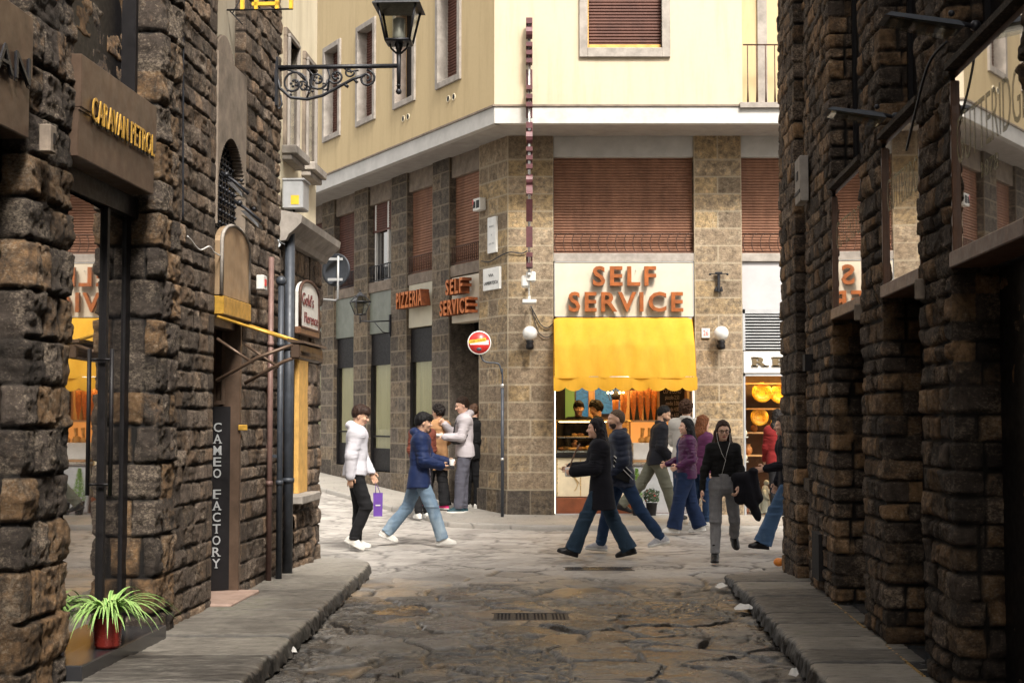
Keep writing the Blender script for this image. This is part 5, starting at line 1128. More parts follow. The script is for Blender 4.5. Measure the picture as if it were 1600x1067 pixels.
# local: x along the street, -y out over the street
out = 1.19; m = MB(); m.tube([(0, .05, 0), (0, -out, 0)], .022, 10); m.box(-.03, .03, -.02, .02, -.38, .10, c=.006)
def scroll(cy, cz, r0, r1, a0, a1, rr_=.011, n=22): return ([(0, cy+(r0+(r1-r0)*t)*math.cos(a0+(a1-a0)*t), cz+(r0+(r1-r0)*t)*math.sin(a0+(a1-a0)*t)) for t in np.linspace(0, 1, n)], rr_)
S = [([(0, -.0, -.05), (0, -.03, -.2), (0, -.14, -.295), (0, -.3, -.315), (0, -.45, -.28), (0, -.6, -.2), (0, -.75, -.12), (0, -.86, -.085)], .016),
     scroll(-.88, -.12, .085, .02, 1.6, 1.6+9.4, .012), scroll(-.17, -.16, .135, .03, -2.8, -2.8-8.5), scroll(-.40, -.13, .10, .025, 3.1, 3.1+8.4), scroll(-.26, -.19, .06, .015, 0, 7.5, .01), scroll(-.58, -.095, .075, .02, -.3, -.3-8, .011), scroll(-.71, -.055, .05, .015, 3, 10, .01), scroll(-.47, -.2, .04, .012, 1, 8, .009),
     ([(0, -.03, -.03), (0, -.1, -.02), (0, -.2, -.05), (0, -.28, -.13)], .010), ([(0, -.3, -.02), (0, -.36, -.08), (0, -.33, -.2), (0, -.3, -.3)], .010), ([(0, -.5, -.02), (0, -.52, -.09), (0, -.5, -.24)], .010), ([(0, -.65, -.01), (0, -.70, -.05), (0, -.8, -.04)], .009), ([(0, -.04, -.27), (0, -.055, -.36), (0, -.03, -.41), (0, -.01, -.38)], .010), ([(0, -.66, -.17), (0, -.7, -.2)], .016), ([(0, -.76, -.13), (0, -.79, -.16)], .014)]
for pts, q in S: m.tube(pts, q, 7)
for (y, z) in ((-.17, -.16), (-.4, -.13), (-.26, -.19), (-.58, -.095), (-.12, -.25), (-.33, -.22)):
    for k in range(5): a = k*1.256; m.ball((0, y+.028*math.cos(a), z+.028*math.sin(a)), .015, 6)
m.build('bracket', MT['iron'], LN)
oy = -out; m = MB(); m.tube([(0, oy, -.24), (0, oy, .22)], [.018, .026], 10); m.ball((0, oy, -.25), .03, 10).ball((0, oy, -.19), .022, 8).lathe([(.03, .16), (.045, .2), (.03, .24)], 12, None, (0, oy, 0))
for k in range(4): a = k*math.pi/2; c_, s_ = math.cos(a), math.sin(a); m.tube([(.02*c_, oy+.02*s_, .12), (.075*c_, oy+.075*s_, .17), (.10*c_, oy+.10*s_, .25)], .01, 6)
m.build('stem', MT['iron'], LN)
zb_, zt_ = .23, .57; hb, ht = .115, .185
def sq(h, z): return [(-h, oy-h, z), (h, oy-h, z), (h, oy+h, z), (-h, oy+h, z)]
m = MB(); B, T4 = sq(hb, zb_), sq(ht, zt_)
for i in range(4): m.tube([B[i], T4[i]], .012, 6); m.tube([B[i], B[(i+1) % 4]], .013, 6); m.tube([T4[i], T4[(i+1) % 4]], .014, 6)
m.box(-hb, hb, oy-hb, oy+hb, zb_-.015, zb_+.005); m.hull(sq(ht+.04, zt_)+sq(ht+.045, zt_-.015)+sq(ht-.05, zt_+.06)); R1, R2 = sq(.155, zt_+.06), sq(.085, zt_+.27)
for i in range(4): m.tube([R1[i], R2[i]], .010, 6); m.tube([R2[i], R2[(i+1) % 4]], .010, 6)
m.hull(sq(.1, zt_+.27)+sq(.02, zt_+.38)); m.ball((0, oy, zt_+.42), .03, 8); m.build('cage', MT['iron'], LN)
m = MB()
for i in range(4): j = (i+1) % 4; m.quad(B[i], B[j], T4[j], T4[i]); m.quad(R1[i], R1[j], R2[j], R2[i])
m.build('glass', MT['lamp_glass'], LN, False)
MB().lathe([(.055, 0), (.062, .03), (.055, .06), (.058, .19), (.04, .2)], 14, None, (0, oy, zb_+.03)).build('lamp_fitting', MT['grey_metal'], LN)
# small lantern far down the side street
q = W_(612, 500); SL = on_wall('small_lantern', 'small old black lantern on a curved bracket on the side street pillar', 'street lamp', FW, FW.px(611, 500)[0], -.02, FW.px(611, 503)[1])
oy = -.62; m = MB(); m.tube([(0, 0, .02), (0, -.3, .0), (0, oy, -.01)], .014, 6); m.tube([(0, 0, -.22), (0, -.15, -.2), (0, -.32, -.02)], .010, 6); m.box(-.02, .02, -.02, .02, -.28, .14); m.tube([(0, oy, -.05), (0, oy, .10)], .016, 8)
B, T4 = sq(.075, .12), sq(.15, .36); R2 = sq(.06, .47)
for i in range(4): m.tube([B[i], T4[i]], .009, 5); m.tube([B[i], B[(i+1) % 4]], .01, 5); m.tube([T4[i], T4[(i+1) % 4]], .012, 5); m.tube([T4[i], R2[i]], .009, 5)
m.hull(sq(.065, .47)+sq(.015, .55)); m.ball((0, oy, .58), .022, 6); m.build('ironwork', MT['iron'], SL)
m = MB()
for i in range(4): j = (i+1) % 4; m.quad(B[i], B[j], T4[j], T4[i]); m.quad(T4[i], T4[j], R2[j], R2[i])
m.build('glass', MT['lamp_glass'], SL, False)
# round traffic sign seen from behind
p = atY(525, 422, 16.6); RS = thing('round_sign_back', 'round dark traffic sign seen from behind beyond the plastered house corner', 'traffic sign', (p.x, 16.6, p.z))
M = Matrix.Rotation(R_(-28), 4, 'Z') @ Matrix.Rotation(R_(90), 4, 'X'); MB().lathe([(.001, 0), (.17, .0), (.192, .012), (.195, -.01), (.001, -.012)], 36, M).build('disc', MT['pipe_blue'], RS)
m = MB(); m.tube([(.03, -.04, .16), (.03, -.04, -.34), (0, -.02, -.36), (-.22, 0, -.34)], .013, 8); m.box(-.09, .09, -.045, -.015, .11, .14).box(-.09, .09, -.045, -.015, -.13, -.10); m.build('bracket', MT['grey_metal'], RS)
# Gold's Florence arched sign
a0, zb0 = FL.px(458, 510); a1, _ = FL.px(487, 520); _, zt0 = FL.px(470, 436)
GS = on_wall('arched_shop_sign', "arched white sign reading Gold's Florence on the plastered house", 'shop sign', FL, a0, -.02, zb0)
L = a1-a0; H1 = zt0-zb0-.02; pts = [(0, 0)]+[(L/2-L/2*math.cos(math.pi*k/14), H1*.72+H1*.28*math.sin(math.pi*k/14)) for k in range(15)]+[(L, 0)]
MB().prism(pts, -.05, 0).build('panel', MT['white'], GS); m = MB(); m.tube([(x, -.05, z) for x, z in pts]+[(0, -.05, 0)], .018, 6); m.build('rim', MT['iron_brown'], GS); MB().box(-.02, L+.02, -.06, .0, -.07, 0, c=.005).build('base_board', MT['wood_frame'], GS)
red_ = M_plain('dark_red_letter', (.15, .015, .02), .5); text_obj('lettering', "Gold's", red_, GS, L*.40, -.056, H1*.60, L*.62, H1*.26, .004); text_obj('lettering', 'Florence', red_, GS, L*.58, -.056, H1*.22, L*.74, H1*.22, .004)
# drain pipes
def pipe(t, v, z0, z1, r, mat, label, ball=False, collars=(.9, 2.2, 3.4)):
    T_ = on_wall('drain_pipe', label, 'pipe', FL, t, v, z0); MB().tube([(0, 0, 0), (0, 0, z1-z0)], r, 14).build('pipe', MT[mat], T_); m = MB()
    for c in collars:
        if c < z1-z0: m.cyl((0, 0, c), (0, 0, c+.045), r*1.22, 14)
    m.box(-.01, .01, 0, .12, z1*.4, z1*.4+.03); m.build('collar', MT[mat], T_)
    if ball: MB().ball((0, 0, z1-z0+.03), r*1.75, 14).build('ball_cap', MT[mat], T_)
pipe(13.50, -.06, .09, FL.px(431, 445)[1], .029, 'pipe_blue', 'slim dark blue pipe with a ball cap beside the jewellery doorway', True)
pipe(13.34, -.0, .09, FL.px(420, 400)[1], .026, 'pipe_red', 'square faded copper coloured pipe behind the slim ball capped pipe')
pipe(14.02, -.03, .09, 3.5, .050, 'pipe_blue', 'thick dark drain pipe at the joint between stone building and plastered house')
q = FL.px(440, 580)[1]; MB_ = MB()
# utility box, small plates
u, z = FL.px(452, 325); UB = on_wall('utility_box', 'grey metal utility box with an orange yellow label on the plastered house', 'utility box', FL, 14.0, -.0, FL.px(447, 325)[1])
MB().box(0, .30, -.16, .05, 0, .30, c=.012).box(-.01, .31, -.175, .05, .28, .30, c=.004).build('casing', MT['grey_metal'], UB); MB().box(-.004, -.001, -.12, -.04, .04, .13).build('label', MT['yellow_face'], UB); MB().tube([(.1, -.05, 0), (.1, -.03, -.3)], .012, 6).build('conduit', MT['black'], UB)
def small_box(fr, px, py, w_, h_, d, mat, label, name='small_plate', v=-.08):
    u, z = fr.px(px, py); t = on_wall(name, label, 'wall plate', fr, u, v, z); MB().box(-w_/2, w_/2, -d, .06, -h_/2, h_/2, c=.006).build('plate', MT[mat], t); return t
t = small_box(FL, 54, 218, .09, .15, .005, 'pietra_brown', 'small stone number plate on the near left pier beside the bronze board', v=-.10); MB().box(-.015, .015, -.015, -.01, -.03, .03).build('mark', MT['black'], t)
t = small_box(FL, 403, 442, .14, .13, .01, 'white', 'small white and red number plate between jewellery doorway and pipes', v=-.06); MB().box(-.03, .03, -.015, -.01, -.03, .03).build('mark', MT['red'], t)
t = small_box(FR, 1261, 283, .34, .42, .02, 'pietra', 'grey stone tablet with dark slots high on the right wall', v=-.07); MB().box(-.06, .06, -.026, -.02, -.0, .08).box(-.17, .17, -.026, -.02, -.13, -.10).build('slots', MT['black'], t)
for px, py, lab in ((1348, 488, 'small metal bracket box below the farthest right display window'), (1446, 452, 'small metal bracket box below the middle right display window')):
    t = small_box(FR, px, py, .04, .12, .0, 'pietra_brown', lab, 'wall_box', v=-.06)
t = small_box(FL, 383, 668, .02, .05, .02, 'gold', 'brass bell push on the doorway jamb of the jewellery shop', 'bell_push', v=.0)
# arched bronze board and gold band over the jewellery door + folded awning arms
JB = on_wall('arched_shop_sign', 'arched tarnished bronze board with a gold band over the jewellery doorway', 'shop sign', FL, 11.51, .02, 2.46)
pts = [(0, .16)]+[(.465-.465*math.cos(math.pi*k/14), .60+.17*math.sin(math.pi*k/14)) for k in range(15)]+[(.93, .16)]
MB().prism(pts, -.03, .03).build('board', M_plain('tarnished_bronze', (.36, .25, .15), .4, .4, .3, 4, .1), JB); MB().tube([(x, -.03, z) for x, z in pts], .016, 6).build('rim', MT['pietra'], JB); MB().box(0, .93, -.05, .06, 0, .15, c=.006).build('gold_band', MT['gold'], JB)
AJ = on_wall('folded_awning', 'folded awning frame with gold arms reaching over the pavement from the jewellery doorway', 'awning', FL, 11.5, .02, 2.44)
m = MB(); oy = -.62
m.box(-.004, .012, oy, 0, -.02, .02, M=None) if False else None
m.build('x', MT['gold'], AJ) if False else None
for x in (0, .93): MB().tube([(x, 0, .0), (x, oy, -.20)], .013, 6).build('gold_rail', MT['gold'], AJ)
for x in (0, .93): MB().tube([(x, 0, -.52), (x, -.34, -.33), (x, oy, -.23)], .016, 6).build('arm', MT['bronze'], AJ); MB().tube([(x, 0, -.18), (x, -.30, -.38)], .013, 6).build('strut', MT['bronze'], AJ)
m = MB(); m.hull([(-.02, oy-.09, -.20), (.96, oy-.09, -.20), (-.02, oy+.04, -.18), (.96, oy+.04, -.18), (-.02, oy-.10, -.22), (.96, oy-.10, -.22), (-.02, oy+.04, -.21), (.96, oy+.04, -.21)]); m.box(-.01, .95, oy-.06, oy+.02, -.34, -.22, c=.01); m.tube([(0, oy-.02, -.3), (.94, oy-.02, -.3)], .045, 10); m.build('front_bar', MT['bronze'], AJ)
# jewellery shop blade panel with vertical lettering in the doorway
JP = on_wall('vertical_sign', 'tall black panel reading CAMEO FACTORY in white vertical letters in the left doorway', 'shop sign', FL, 12.05, 0, .14)
Mj = Matrix.Translation((0.31, .24, 0)) @ Matrix.Rotation(R_(-62), 4, 'Z')
MB().box(-.17, .17, -.015, .015, 0, 1.58, M=Mj).build('panel', MT['black'], JP); word = 'CAMEO FACTORY'; zz = 1.40
for k, ch in enumerate(word):
    if ch != ' ':
        V, Fs = text_geo(ch, .068, .078, .010, .005, 1); mm = MB(); mm.add([(p[0], p[1]-.02, p[2]+zz) for p in V], Fs, False, Mj)
        for (x, z) in (((-.026, -.036), (.026, -.036)) if ch in 'AMR' else ((0, -.036),) if ch in 'FTY' else ()): mm.box(x-.013, x+.013, -.024, -.016, zz+z-.004, zz+z+.003, M=Mj)
        mm.build('letter', MT['grey_metal'], JP)
    zz -= .099 if ch != ' ' else .08
MB().box(-.05, -.02, -.02, 0, 1.62, 2.3, M=Mj).box(.03, .06, -.02, 0, 1.62, 2.3, M=Mj).box(-.05, .06, -.02, 0, 1.60, 1.63, M=Mj).build('hanging_frame', MT['bronze'], JP)
# floodlights
def flood(fr, u, v, z, L, label, grp=None, rot=0, wd=.10):
    t = on_wall('floodlight', label, 'floodlight', fr, u, v, z, grp); M = Matrix.Rotation(rot, 4, 'Z') @ Matrix.Rotation(R_(-12 if fr is FR else 38), 4, 'X')
    MB().hull([(-wd, -L, .0), (wd, -L, .0), (-wd, -.12, .02), (wd, -.12, .02), (-wd*.9, -L+.03, .025), (wd*.9, -L+.03, .025), (-wd*.9, -.15, .045), (wd*.9, -.15, .045)], M).build('housing', MT['pipe_blue'] if fr is FR else MT['black'], t)
    m = MB(); m.box(-wd*.85, wd*.85, -L+.03, -.15, -.012, .0, M=M); m.build('lens', MT['lamp_glass'], t); m = MB(); m.tube([(0, 0, .05), (0, -.15, .06), (0, -.3, .05)], .014, 6, M=M); m.ball((0, -.18, .10), .018, 8, M); m.ball((0, -.05, .06), .03, 8, M); m.build('arm', MT['steel'] if False else MT['iron'], t)
flood(FR, -9.15, .05, 3.50, .50, 'dark blue floodlight on an arm over the middle right display window', 'floodlights on the right wall'); flood(FR, -7.15, .05, 3.54, .52, 'dark blue floodlight on an arm over the nearest right display window', 'floodlights on the right wall')
flood(FL, 11.75, .1, 3.62, .30, 'black floodlight in front of the iron grille, nearer one', 'floodlights at the iron grille', 0, .09); flood(FL, 12.2, .1, 3.45, .34, 'black floodlight in front of the iron grille, farther one', 'floodlights at the iron grille', 0, .09)
cable('cable', [FR.P(-8.35, -.09, 3.2), FR.P(-8.0, -.11, 3.35), FR.P(-7.7, -.1, 3.55), FR.P(-7.5, -.05, 3.62)], .008, 'thin brown cable climbing the near right pier to the floodlight')
cable('cable', [FL.P(10.25, -.09, FL.px(286, 375)[1]), FL.P(10.5, -.04, FL.px(292, 376)[1]), FL.P(10.75, -.04, FL.px(303, 390)[1]), FL.P(11.05, -.03, FL.px(318, 384)[1]), FL.P(11.3, -.0, FL.px(332, 393)[1]), FL.P(11.5, .0, FL.px(345, 400)[1])], .006, 'thin pale cable sagging across the left wall towards the arched board', 'marble')
cable('cable', [FL.P(10.32, -.02, 5.2), FL.P(10.32, -.02, 4.4), FL.P(10.34, -.02, 3.7), FL.P(10.33, -.03, 3.05)], .008, 'black cable running down the joint beside the rusticated left pier')
# yellow bracket at the top edge
YB = on_wall('yellow_bracket', 'yellow metal bracket with a black rod and cable at the top of the arched recess', 'bracket', FL, 12.0, -.02, FL.px(370, 13)[1])
m = MB()
for y in (-.0, -.12, -.30, -.42): m.box(-.02, .02, y-.03, y, .0, .35)
m.box(-.02, .02, -.33, -.10, .03, .06); m.build('frame', MT['yellow_face'], YB); m = MB(); m.tube([(0, .25, 0), (0, -.45, .0)], .008, 6); m.tube([(0, .1, 0)]+[(0, .1-.12*math.sin(t)*1.0-.0, -.13*math.sin(t)) for t in np.linspace(.2, 2.9, 10)]+[(0, -.0, .1)], .006, 5); m.build('rod', MT['black'], YB)
# orange thing at the right corner
OB = thing('orange_cone', 'small round orange object at the base of the right wall corner', 'bag', (2.90, 15.45, .02)); MB().ball((-.02, 0, .05), .055, 14, None, (1.1, 1, .85)).build('fruit', MT['orange'], OB)
# spider plant in a red ribbed pot on the threshold slab
SPp = FL.P(8.92, -.0, .205); SPt = thing('spider_plant', 'bright green spider plant in a red ribbed pot on the black threshold slab', 'potted plant', tuple(SPp))
pr = [(.001, 0), (.075, 0)]; 
for k in range(12): pr += [(.076+.001*k, .01+k*.0145), (.083+.001*k, .017+k*.0145)]
pr += [(.092, .19), (.080, .19), (.078, .17), (.001, .165)]
MB().lathe(pr, 26).build('pot', M_plain('red_glazed_pot', (.30, .035, .025), .25, .1, .2, 9), SPt)
r = random.Random(11); leafm = N('striped_leaf'); a_ = leafm.n('ShaderNodeAttribute'); a_.attribute_name = 'tint'; sp_ = leafm.n('ShaderNodeSeparateColor'); leafm.l(a_.outputs['Color'], sp_.inputs[0])
leafm.set(leafm.mix(sp_.outputs[0], (.045, .20, .02), (.42, .58, .20)), .45); MT['leaf'] = leafm.m
V = []; Fs = []; A = []
for k in range(150):
    a = r.random()*6.283; L = r.uniform(.20, .50); up = r.uniform(.6, 2.4); w_ = r.uniform(.007, .012); d = Vector((math.cos(a), math.sin(a), 0)); s = Vector((-d.y, d.x, 0)); p = Vector((d.x*.03, d.y*.03, .17)); dirv = (d*.5+Vector((0, 0, up))).normalized(); b = r.uniform(1.4, 2.8); n = 9
    base_ = len(V)
    for i in range(n+1):
        t = i/n; ww = w_*(1-t**2)*(.6+1.2*t*(1-t)*2)+.0006
        for (o, c) in ((-1, 0), (0, 1), (1, 0)): V.append(tuple(p+s*(o*ww)+Vector((0, 0, -.002 if o == 0 else 0)))); A.append((1. if c == 0 else .15,)*3 if k % 3 else ((.2 if c == 0 else 1.),)*3)
        dirv = (dirv+Vector((d.x*.14, d.y*.14, -b*.16*(.4+t)))).normalized(); p = p+dirv*(L/n)
    for i in range(n):
        q = base_+i*3; Fs += [(q, q+1, q+4, q+3), (q+1, q+2, q+5, q+4)]
fast_mesh('leaves', V, Fs, MT['leaf'], SPt, True, {'tint': A})
# ================================================================== PEOPLE : bodies and clothes grown from distance fields
class SDF:
    def __init__(s, lo, hi, h):
        s.lo = np.array(lo, float); s.h = h; s.n = np.ceil((np.array(hi)-s.lo)/h).astype(int)+1
        s.F = np.ones(s.n, dtype=np.float32)
    def _box(s, lo, hi, m):
        a = np.clip(np.floor((np.array(lo)-m-s.lo)/s.h).astype(int), 0, s.n-1); b = np.clip(np.ceil((np.array(hi)+m-s.lo)/s.h).astype(int)+1, 1, s.n)
        if np.any(b <= a): return None
        g = [s.lo[i]+s.h*np.arange(a[i], b[i]) for i in range(3)]
        X, Y, Z = np.meshgrid(*g, indexing='ij'); return (slice(a[0], b[0]), slice(a[1], b[1]), slice(a[2], b[2])), np.stack([X, Y, Z], -1)
    def _put(s, q, d, k, op):
        f = s.F[q]
        if op == 'sub': f[...] = np.maximum(f, -d) if k <= 0 else -s._smin(-f, d, k)
        elif op == 'and': f[...] = np.maximum(f, d)
        else: f[...] = s._smin(f, d, k)
    @staticmethod
    def _smin(a, b, k):
        if k <= 0: return np.minimum(a, b)
        h = np.maximum(k-np.abs(a-b), 0)/k; return np.minimum(a, b)-h*h*k*.25
    def cone(s, a, b, r1, r2, k=.02, op='add'):
        a = np.array(a, float); b = np.array(b, float); m = max(r1, r2)+k+.03
        w = s._box(np.minimum(a, b), np.maximum(a, b), m)
        if w is None: return
        q, P = w; ab = b-a; L = max(1e-9, ab @ ab); t = np.clip(((P-a) @ ab)/L, 0, 1)
        d = np.linalg.norm(P-a-t[..., None]*ab, axis=-1)-(r1+(r2-r1)*t); s._put(q, d, k, op)
    def ell(s, c, rad, B=None, k=.02, op='add'):
        c = np.array(c, float); rad = np.array(rad, float); m = rad.max()+k+.03; w = s._box(c, c, m)
        if w is None: return
        q, P = w; p = (P-c) @ (np.array(B).T if B is not None else np.eye(3)); l = np.linalg.norm(p/rad, axis=-1)
        l2 = np.linalg.norm(p/(rad*rad), axis=-1)+1e-9; d = l*(l-1)/l2; d = np.where(l < .3, -rad.min()*.7, d); s._put(q, d, k, op)
    def func(s, lo, hi, fn, k=0, op='add'):
        w = s._box(lo, hi, .02)
        if w is None: return
        q, P = w; s._put(q, fn(P), k, op)
    def mesh(s):
        F = s.F; n = s.n; c = F < 0; m = np.zeros(n-1, dtype=np.int8)
        for i in (0, 1):
            for j in (0, 1):
                for k in (0, 1): m += c[i:n[0]-1+i, j:n[1]-1+j, k:n[2]-1+k]
        I = np.argwhere((m > 0) & (m < 8)); idx = -np.ones(n-1, dtype=np.int64); idx[tuple(I.T)] = np.arange(len(I))
        acc = np.zeros((len(I), 3)); cnt = np.zeros(len(I))
        for ax in range(3):
            o1, o2 = [x for x in range(3) if x != ax]
            for u in (0, 1):
                for v in (0, 1):
                    A = I.copy(); A[:, o1] += u; A[:, o2] += v; Bq = A.copy(); Bq[:, ax] += 1
                    fa = F[tuple(A.T)].astype(float); fb = F[tuple(Bq.T)].astype(float); x = (fa < 0) != (fb < 0)
                    t = np.where(x, fa/np.where(np.abs(fa-fb) < 1e-9, 1, fa-fb), 0); p = A.astype(float); p[:, ax] += t
                    acc += p*x[:, None]; cnt += x
        V = s.lo+acc/cnt[:, None]*s.h; Q = []
        for ax in range(3):
            o1, o2 = [(1, 2), (2, 0), (0, 1)][ax]; sl0 = [slice(None)]*3; sl1 = [slice(None)]*3; sl0[ax] = slice(0, -1); sl1[ax] = slice(1, None)
            a, b = c[tuple(sl0)], c[tuple(sl1)]; E = np.argwhere(a != b); E = E[(E[:, o1] > 0) & (E[:, o2] > 0) & (E[:, o1] < n[o1]-1) & (E[:, o2] < n[o2]-1)]
            ins = a[tuple(E.T)]; f = []
            for (u, v) in ((-1, -1), (0, -1), (0, 0), (-1, 0)): D = E.copy(); D[:, o1] += u; D[:, o2] += v; f.append(idx[tuple(D.T)])
            f = np.stack(f, 1); f[~ins] = f[~ins][:, ::-1]; Q.append(f)
        Q = np.concatenate(Q); Q = Q[(Q >= 0).all(1)]; return V, Q
def vnormals(V, Q):
    n = np.cross(V[Q[:, 2]]-V[Q[:, 0]], V[Q[:, 3]]-V[Q[:, 1]]); N_ = np.zeros_like(V)
    for k in range(4): np.add.at(N_, Q[:, k], n)
    return N_/np.maximum(np.linalg.norm(N_, axis=1), 1e-9)[:, None]
def relax(V, Q, it=1, w=.5):
    for _ in range(it):
        S = np.zeros_like(V); c = np.zeros(len(V))
        for a, b in ((0, 1), (1, 2), (2, 3), (3, 0)):
            np.add.at(S, Q[:, a], V[Q[:, b]]); np.add.at(S, Q[:, b], V[Q[:, a]]); np.add.at(c, Q[:, a], 1); np.add.at(c, Q[:, b], 1)
        V = V*(1-w)+w*S/np.maximum(c, 1)[:, None]
    return V
def M_cloth(name, col, rough=.9, var=.2, sc=9, bump=.35, wear=None, spec=.3, sheen=0.):
    m = N(name); co = m.co(); n = m.noise(co, sc, 5, .65); lo = tuple(c*(1-var) for c in col); hi = tuple(min(1, c*(1+var)) for c in col)
    c = m.ramp(n, [(.3, lo), (.7, hi)])
    if wear: n2 = m.noise(m.co((1, 1, .4)), 5, 4, .6); c = m.mix(m.mr(n2, .5, .72, 0, .75), c, wear)
    m.set(c, rough, spec=spec); m.bump(m.noise(co, 160, 3), bump, .002); return m.m
SKIN = {}
def skin(tone):
    if tone not in SKIN:
        col = {'fair': (.66, .41, .30), 'tan': (.54, .33, .225), 'olive': (.56, .35, .24)}[tone]; a = N('skin'); co = a.co(); n = a.noise(co, 18, 3)
        a.set(a.ramp(n, [(.3, tuple(c*.92 for c in col)), (.7, tuple(min(1, c*1.08) for c in col))]), .5, spec=.4); a.b.inputs['Subsurface Weight'].default_value = .12; a.b.inputs['Subsurface Radius'].default_value = (.02, .008, .004)
        SKIN[tone] = a.m
    return SKIN[tone]
MT['lip'] = M_plain('lips', (.38, .12, .10), .45, 0, .1); MT['eye_white'] = M_plain('eye_white', (.34, .30, .27), .3, 0, .02); MT['iris'] = M_plain('iris', (.03, .02, .015), .2, 0, .1)
_mc = {}
def cm(key, *a, **k):
    if key not in _mc: _mc[key] = M_cloth(key, *a, **k)
    return _mc[key]
VOX = .0075
def person(label, loc, yaw, H=1.75, R=(10, 10, 0), L=(-5, 5, 0), lean=3, armR=(-5, 6, 15, 0), armL=(-5, 6, 15, 0), head=(0, 0), tone='fair', bulk=1., hair=('short', (.03, .02, .015)), top=None, pants=None, shoes=None, beard=None, grip=(.5, .5), female=False, wide=0., handyaw=(0, 0), group=None, extra=None, lat=(0, 0)):
    """R, L: (thigh forward, knee bend, foot pitch) in degrees. arm: (forward, outward, elbow bend, forearm inward)"""
    sc = H/1.75; r_ = math.radians; J = {}
    legs = {}
    for sd, s_, (a, b, c), lt in (('R', -1, R, lat[0]), ('L', 1, L, lat[1])):
        hip = np.array([0, s_*.088, -.03]); kn = hip+.43*np.array([math.sin(r_(a)), s_*math.sin(r_(lt)), -math.cos(r_(a))]); sh = a-b
        an = kn+.415*np.array([math.sin(r_(sh)), s_*math.sin(r_(lt))*.6, -math.cos(r_(sh))]); fd = np.array([math.cos(r_(c)), s_*.12, math.sin(r_(c))]); fd /= np.linalg.norm(fd); fu = np.cross(fd, np.array([0, 1, 0])); fu = fu if fu[2] > 0 else -fu
        fu /= np.linalg.norm(fu); legs[sd] = [hip, kn, an, fd, fu]
    low = min(min((v[2]-v[4]*.085-v[3]*.06)[2], (v[2]-v[4]*.085+v[3]*.15)[2]) for v in legs.values()); pz = -low
    P = np.array([0, 0, pz]); 
    for v in legs.values():
        for i in range(3): v[i] = v[i]+P
    ln = r_(lean); sp = np.array([math.sin(ln), 0, math.cos(ln)]); Nk = P+.50*sp; sw = .172 if not female else .152; sw *= 1+wide*.3
    ch = P+.34*sp; arms = {}
    for sd, s_, (a, o, b, inn), gr, hy in (('R', -1, armR, grip[0], handyaw[0]), ('L', 1, armL, grip[1], handyaw[1])):
        S0 = Nk-.045*sp+np.array([0, s_*sw, 0]); d1 = np.array([math.sin(r_(a))*math.cos(r_(o)), s_*math.sin(r_(o)), -math.cos(r_(a))*math.cos(r_(o))]); e = S0+.275*d1
        a2 = a+b; d2 = np.array([math.sin(r_(a2))*math.cos(r_(inn)), -s_*math.sin(r_(inn))+s_*.3*math.sin(r_(o)), -math.cos(r_(a2))*math.cos(r_(inn))]); d2 /= np.linalg.norm(d2); w = e+.245*d2
        arms[sd] = (S0, e, w, d2, s_, gr, hy)
    hy, hp = r_(head[0]), r_(head[1]); f = np.array([math.cos(hy)*math.cos(hp), math.sin(hy)*math.cos(hp), math.sin(hp)]); l = np.array([-math.sin(hy), math.cos(hy), 0]); u = np.cross(f, l); B = np.array([f, l, u])
    hc = Nk+np.array([math.sin(ln)*.12+.022, 0, .172]); hd = lambda x, y, z: hc+x*f+y*l+z*u
    lo = np.array([-.62, -.5, -.05]); hi = np.array([.75, .5, 1.85])
    def bounds(pts, m):
        pts = np.array(pts); return pts.min(0)-m, pts.max(0)+m
    allp = [hd(0, 0, .14), P, Nk]+[v[i] for v in legs.values() for i in range(3)]+[v[2]+v[3]*.2 for v in legs.values()]+[x for v in arms.values() for x in (v[1], v[2], v[2]+v[3]*.2)]
    lo, hi = bounds(allp, .16); S = SDF(lo, hi, VOX)
    # --- body
    bw = bulk
    for s_ in (-1, 1):
        S.cone(P+[0, s_*.06, -.02], P+.22*sp+[0, s_*.048*bw, 0], .100*bw, .085*bw, .05); S.cone(P+.22*sp+[0, s_*.05*bw, 0], ch+.06*sp+[0, s_*.075, 0], .088*bw, .098*bw, .05)
    for sd, v in legs.items():
        hip, kn, an, fd, fu = v; s_ = -1 if sd == 'R' else 1
        S.cone(hip, kn, .082*bw, .056, .04); S.cone(kn, kn+(an-kn)*.35, .055, .054, .02); S.cone(kn+(an-kn)*.35, an, .054, .036, .02); S.cone(an, an+fd*.09-fu*.055, .033, .022, .01)
    S.cone(arms['R'][0], arms['L'][0], .062, .062, .06)
    S.cone(Nk-.03*sp, hd(-.022, 0, -.06), .058 if not female else .048, .052 if not female else .046, .03)
    finger_pts = []
    for sd, (S0, e, w, d2, s_, gr, hyw) in arms.items():
        S.cone(S0, e, .048, .040, .04); S.cone(e, w, .040, .027, .02)
        pn = np.array([0, -s_, 0.]); pn = pn-d2*(pn@d2)
        if np.linalg.norm(pn) < .2: pn = np.array([0, 0, -1.])
        pn /= np.linalg.norm(pn); wd = np.cross(d2, pn); wd /= np.linalg.norm(wd)
        if hyw: q = r_(hyw); pn, wd = pn*math.cos(q)+wd*math.sin(q), wd*math.cos(q)-pn*math.sin(q)
        if (wd@np.array([1., 0, .4])) < 0: wd = -wd           # thumb side forward / up
        pc = w+d2*.05; S.ell(pc, (.052, .038, .017), np.array([d2, wd, pn]), .015)
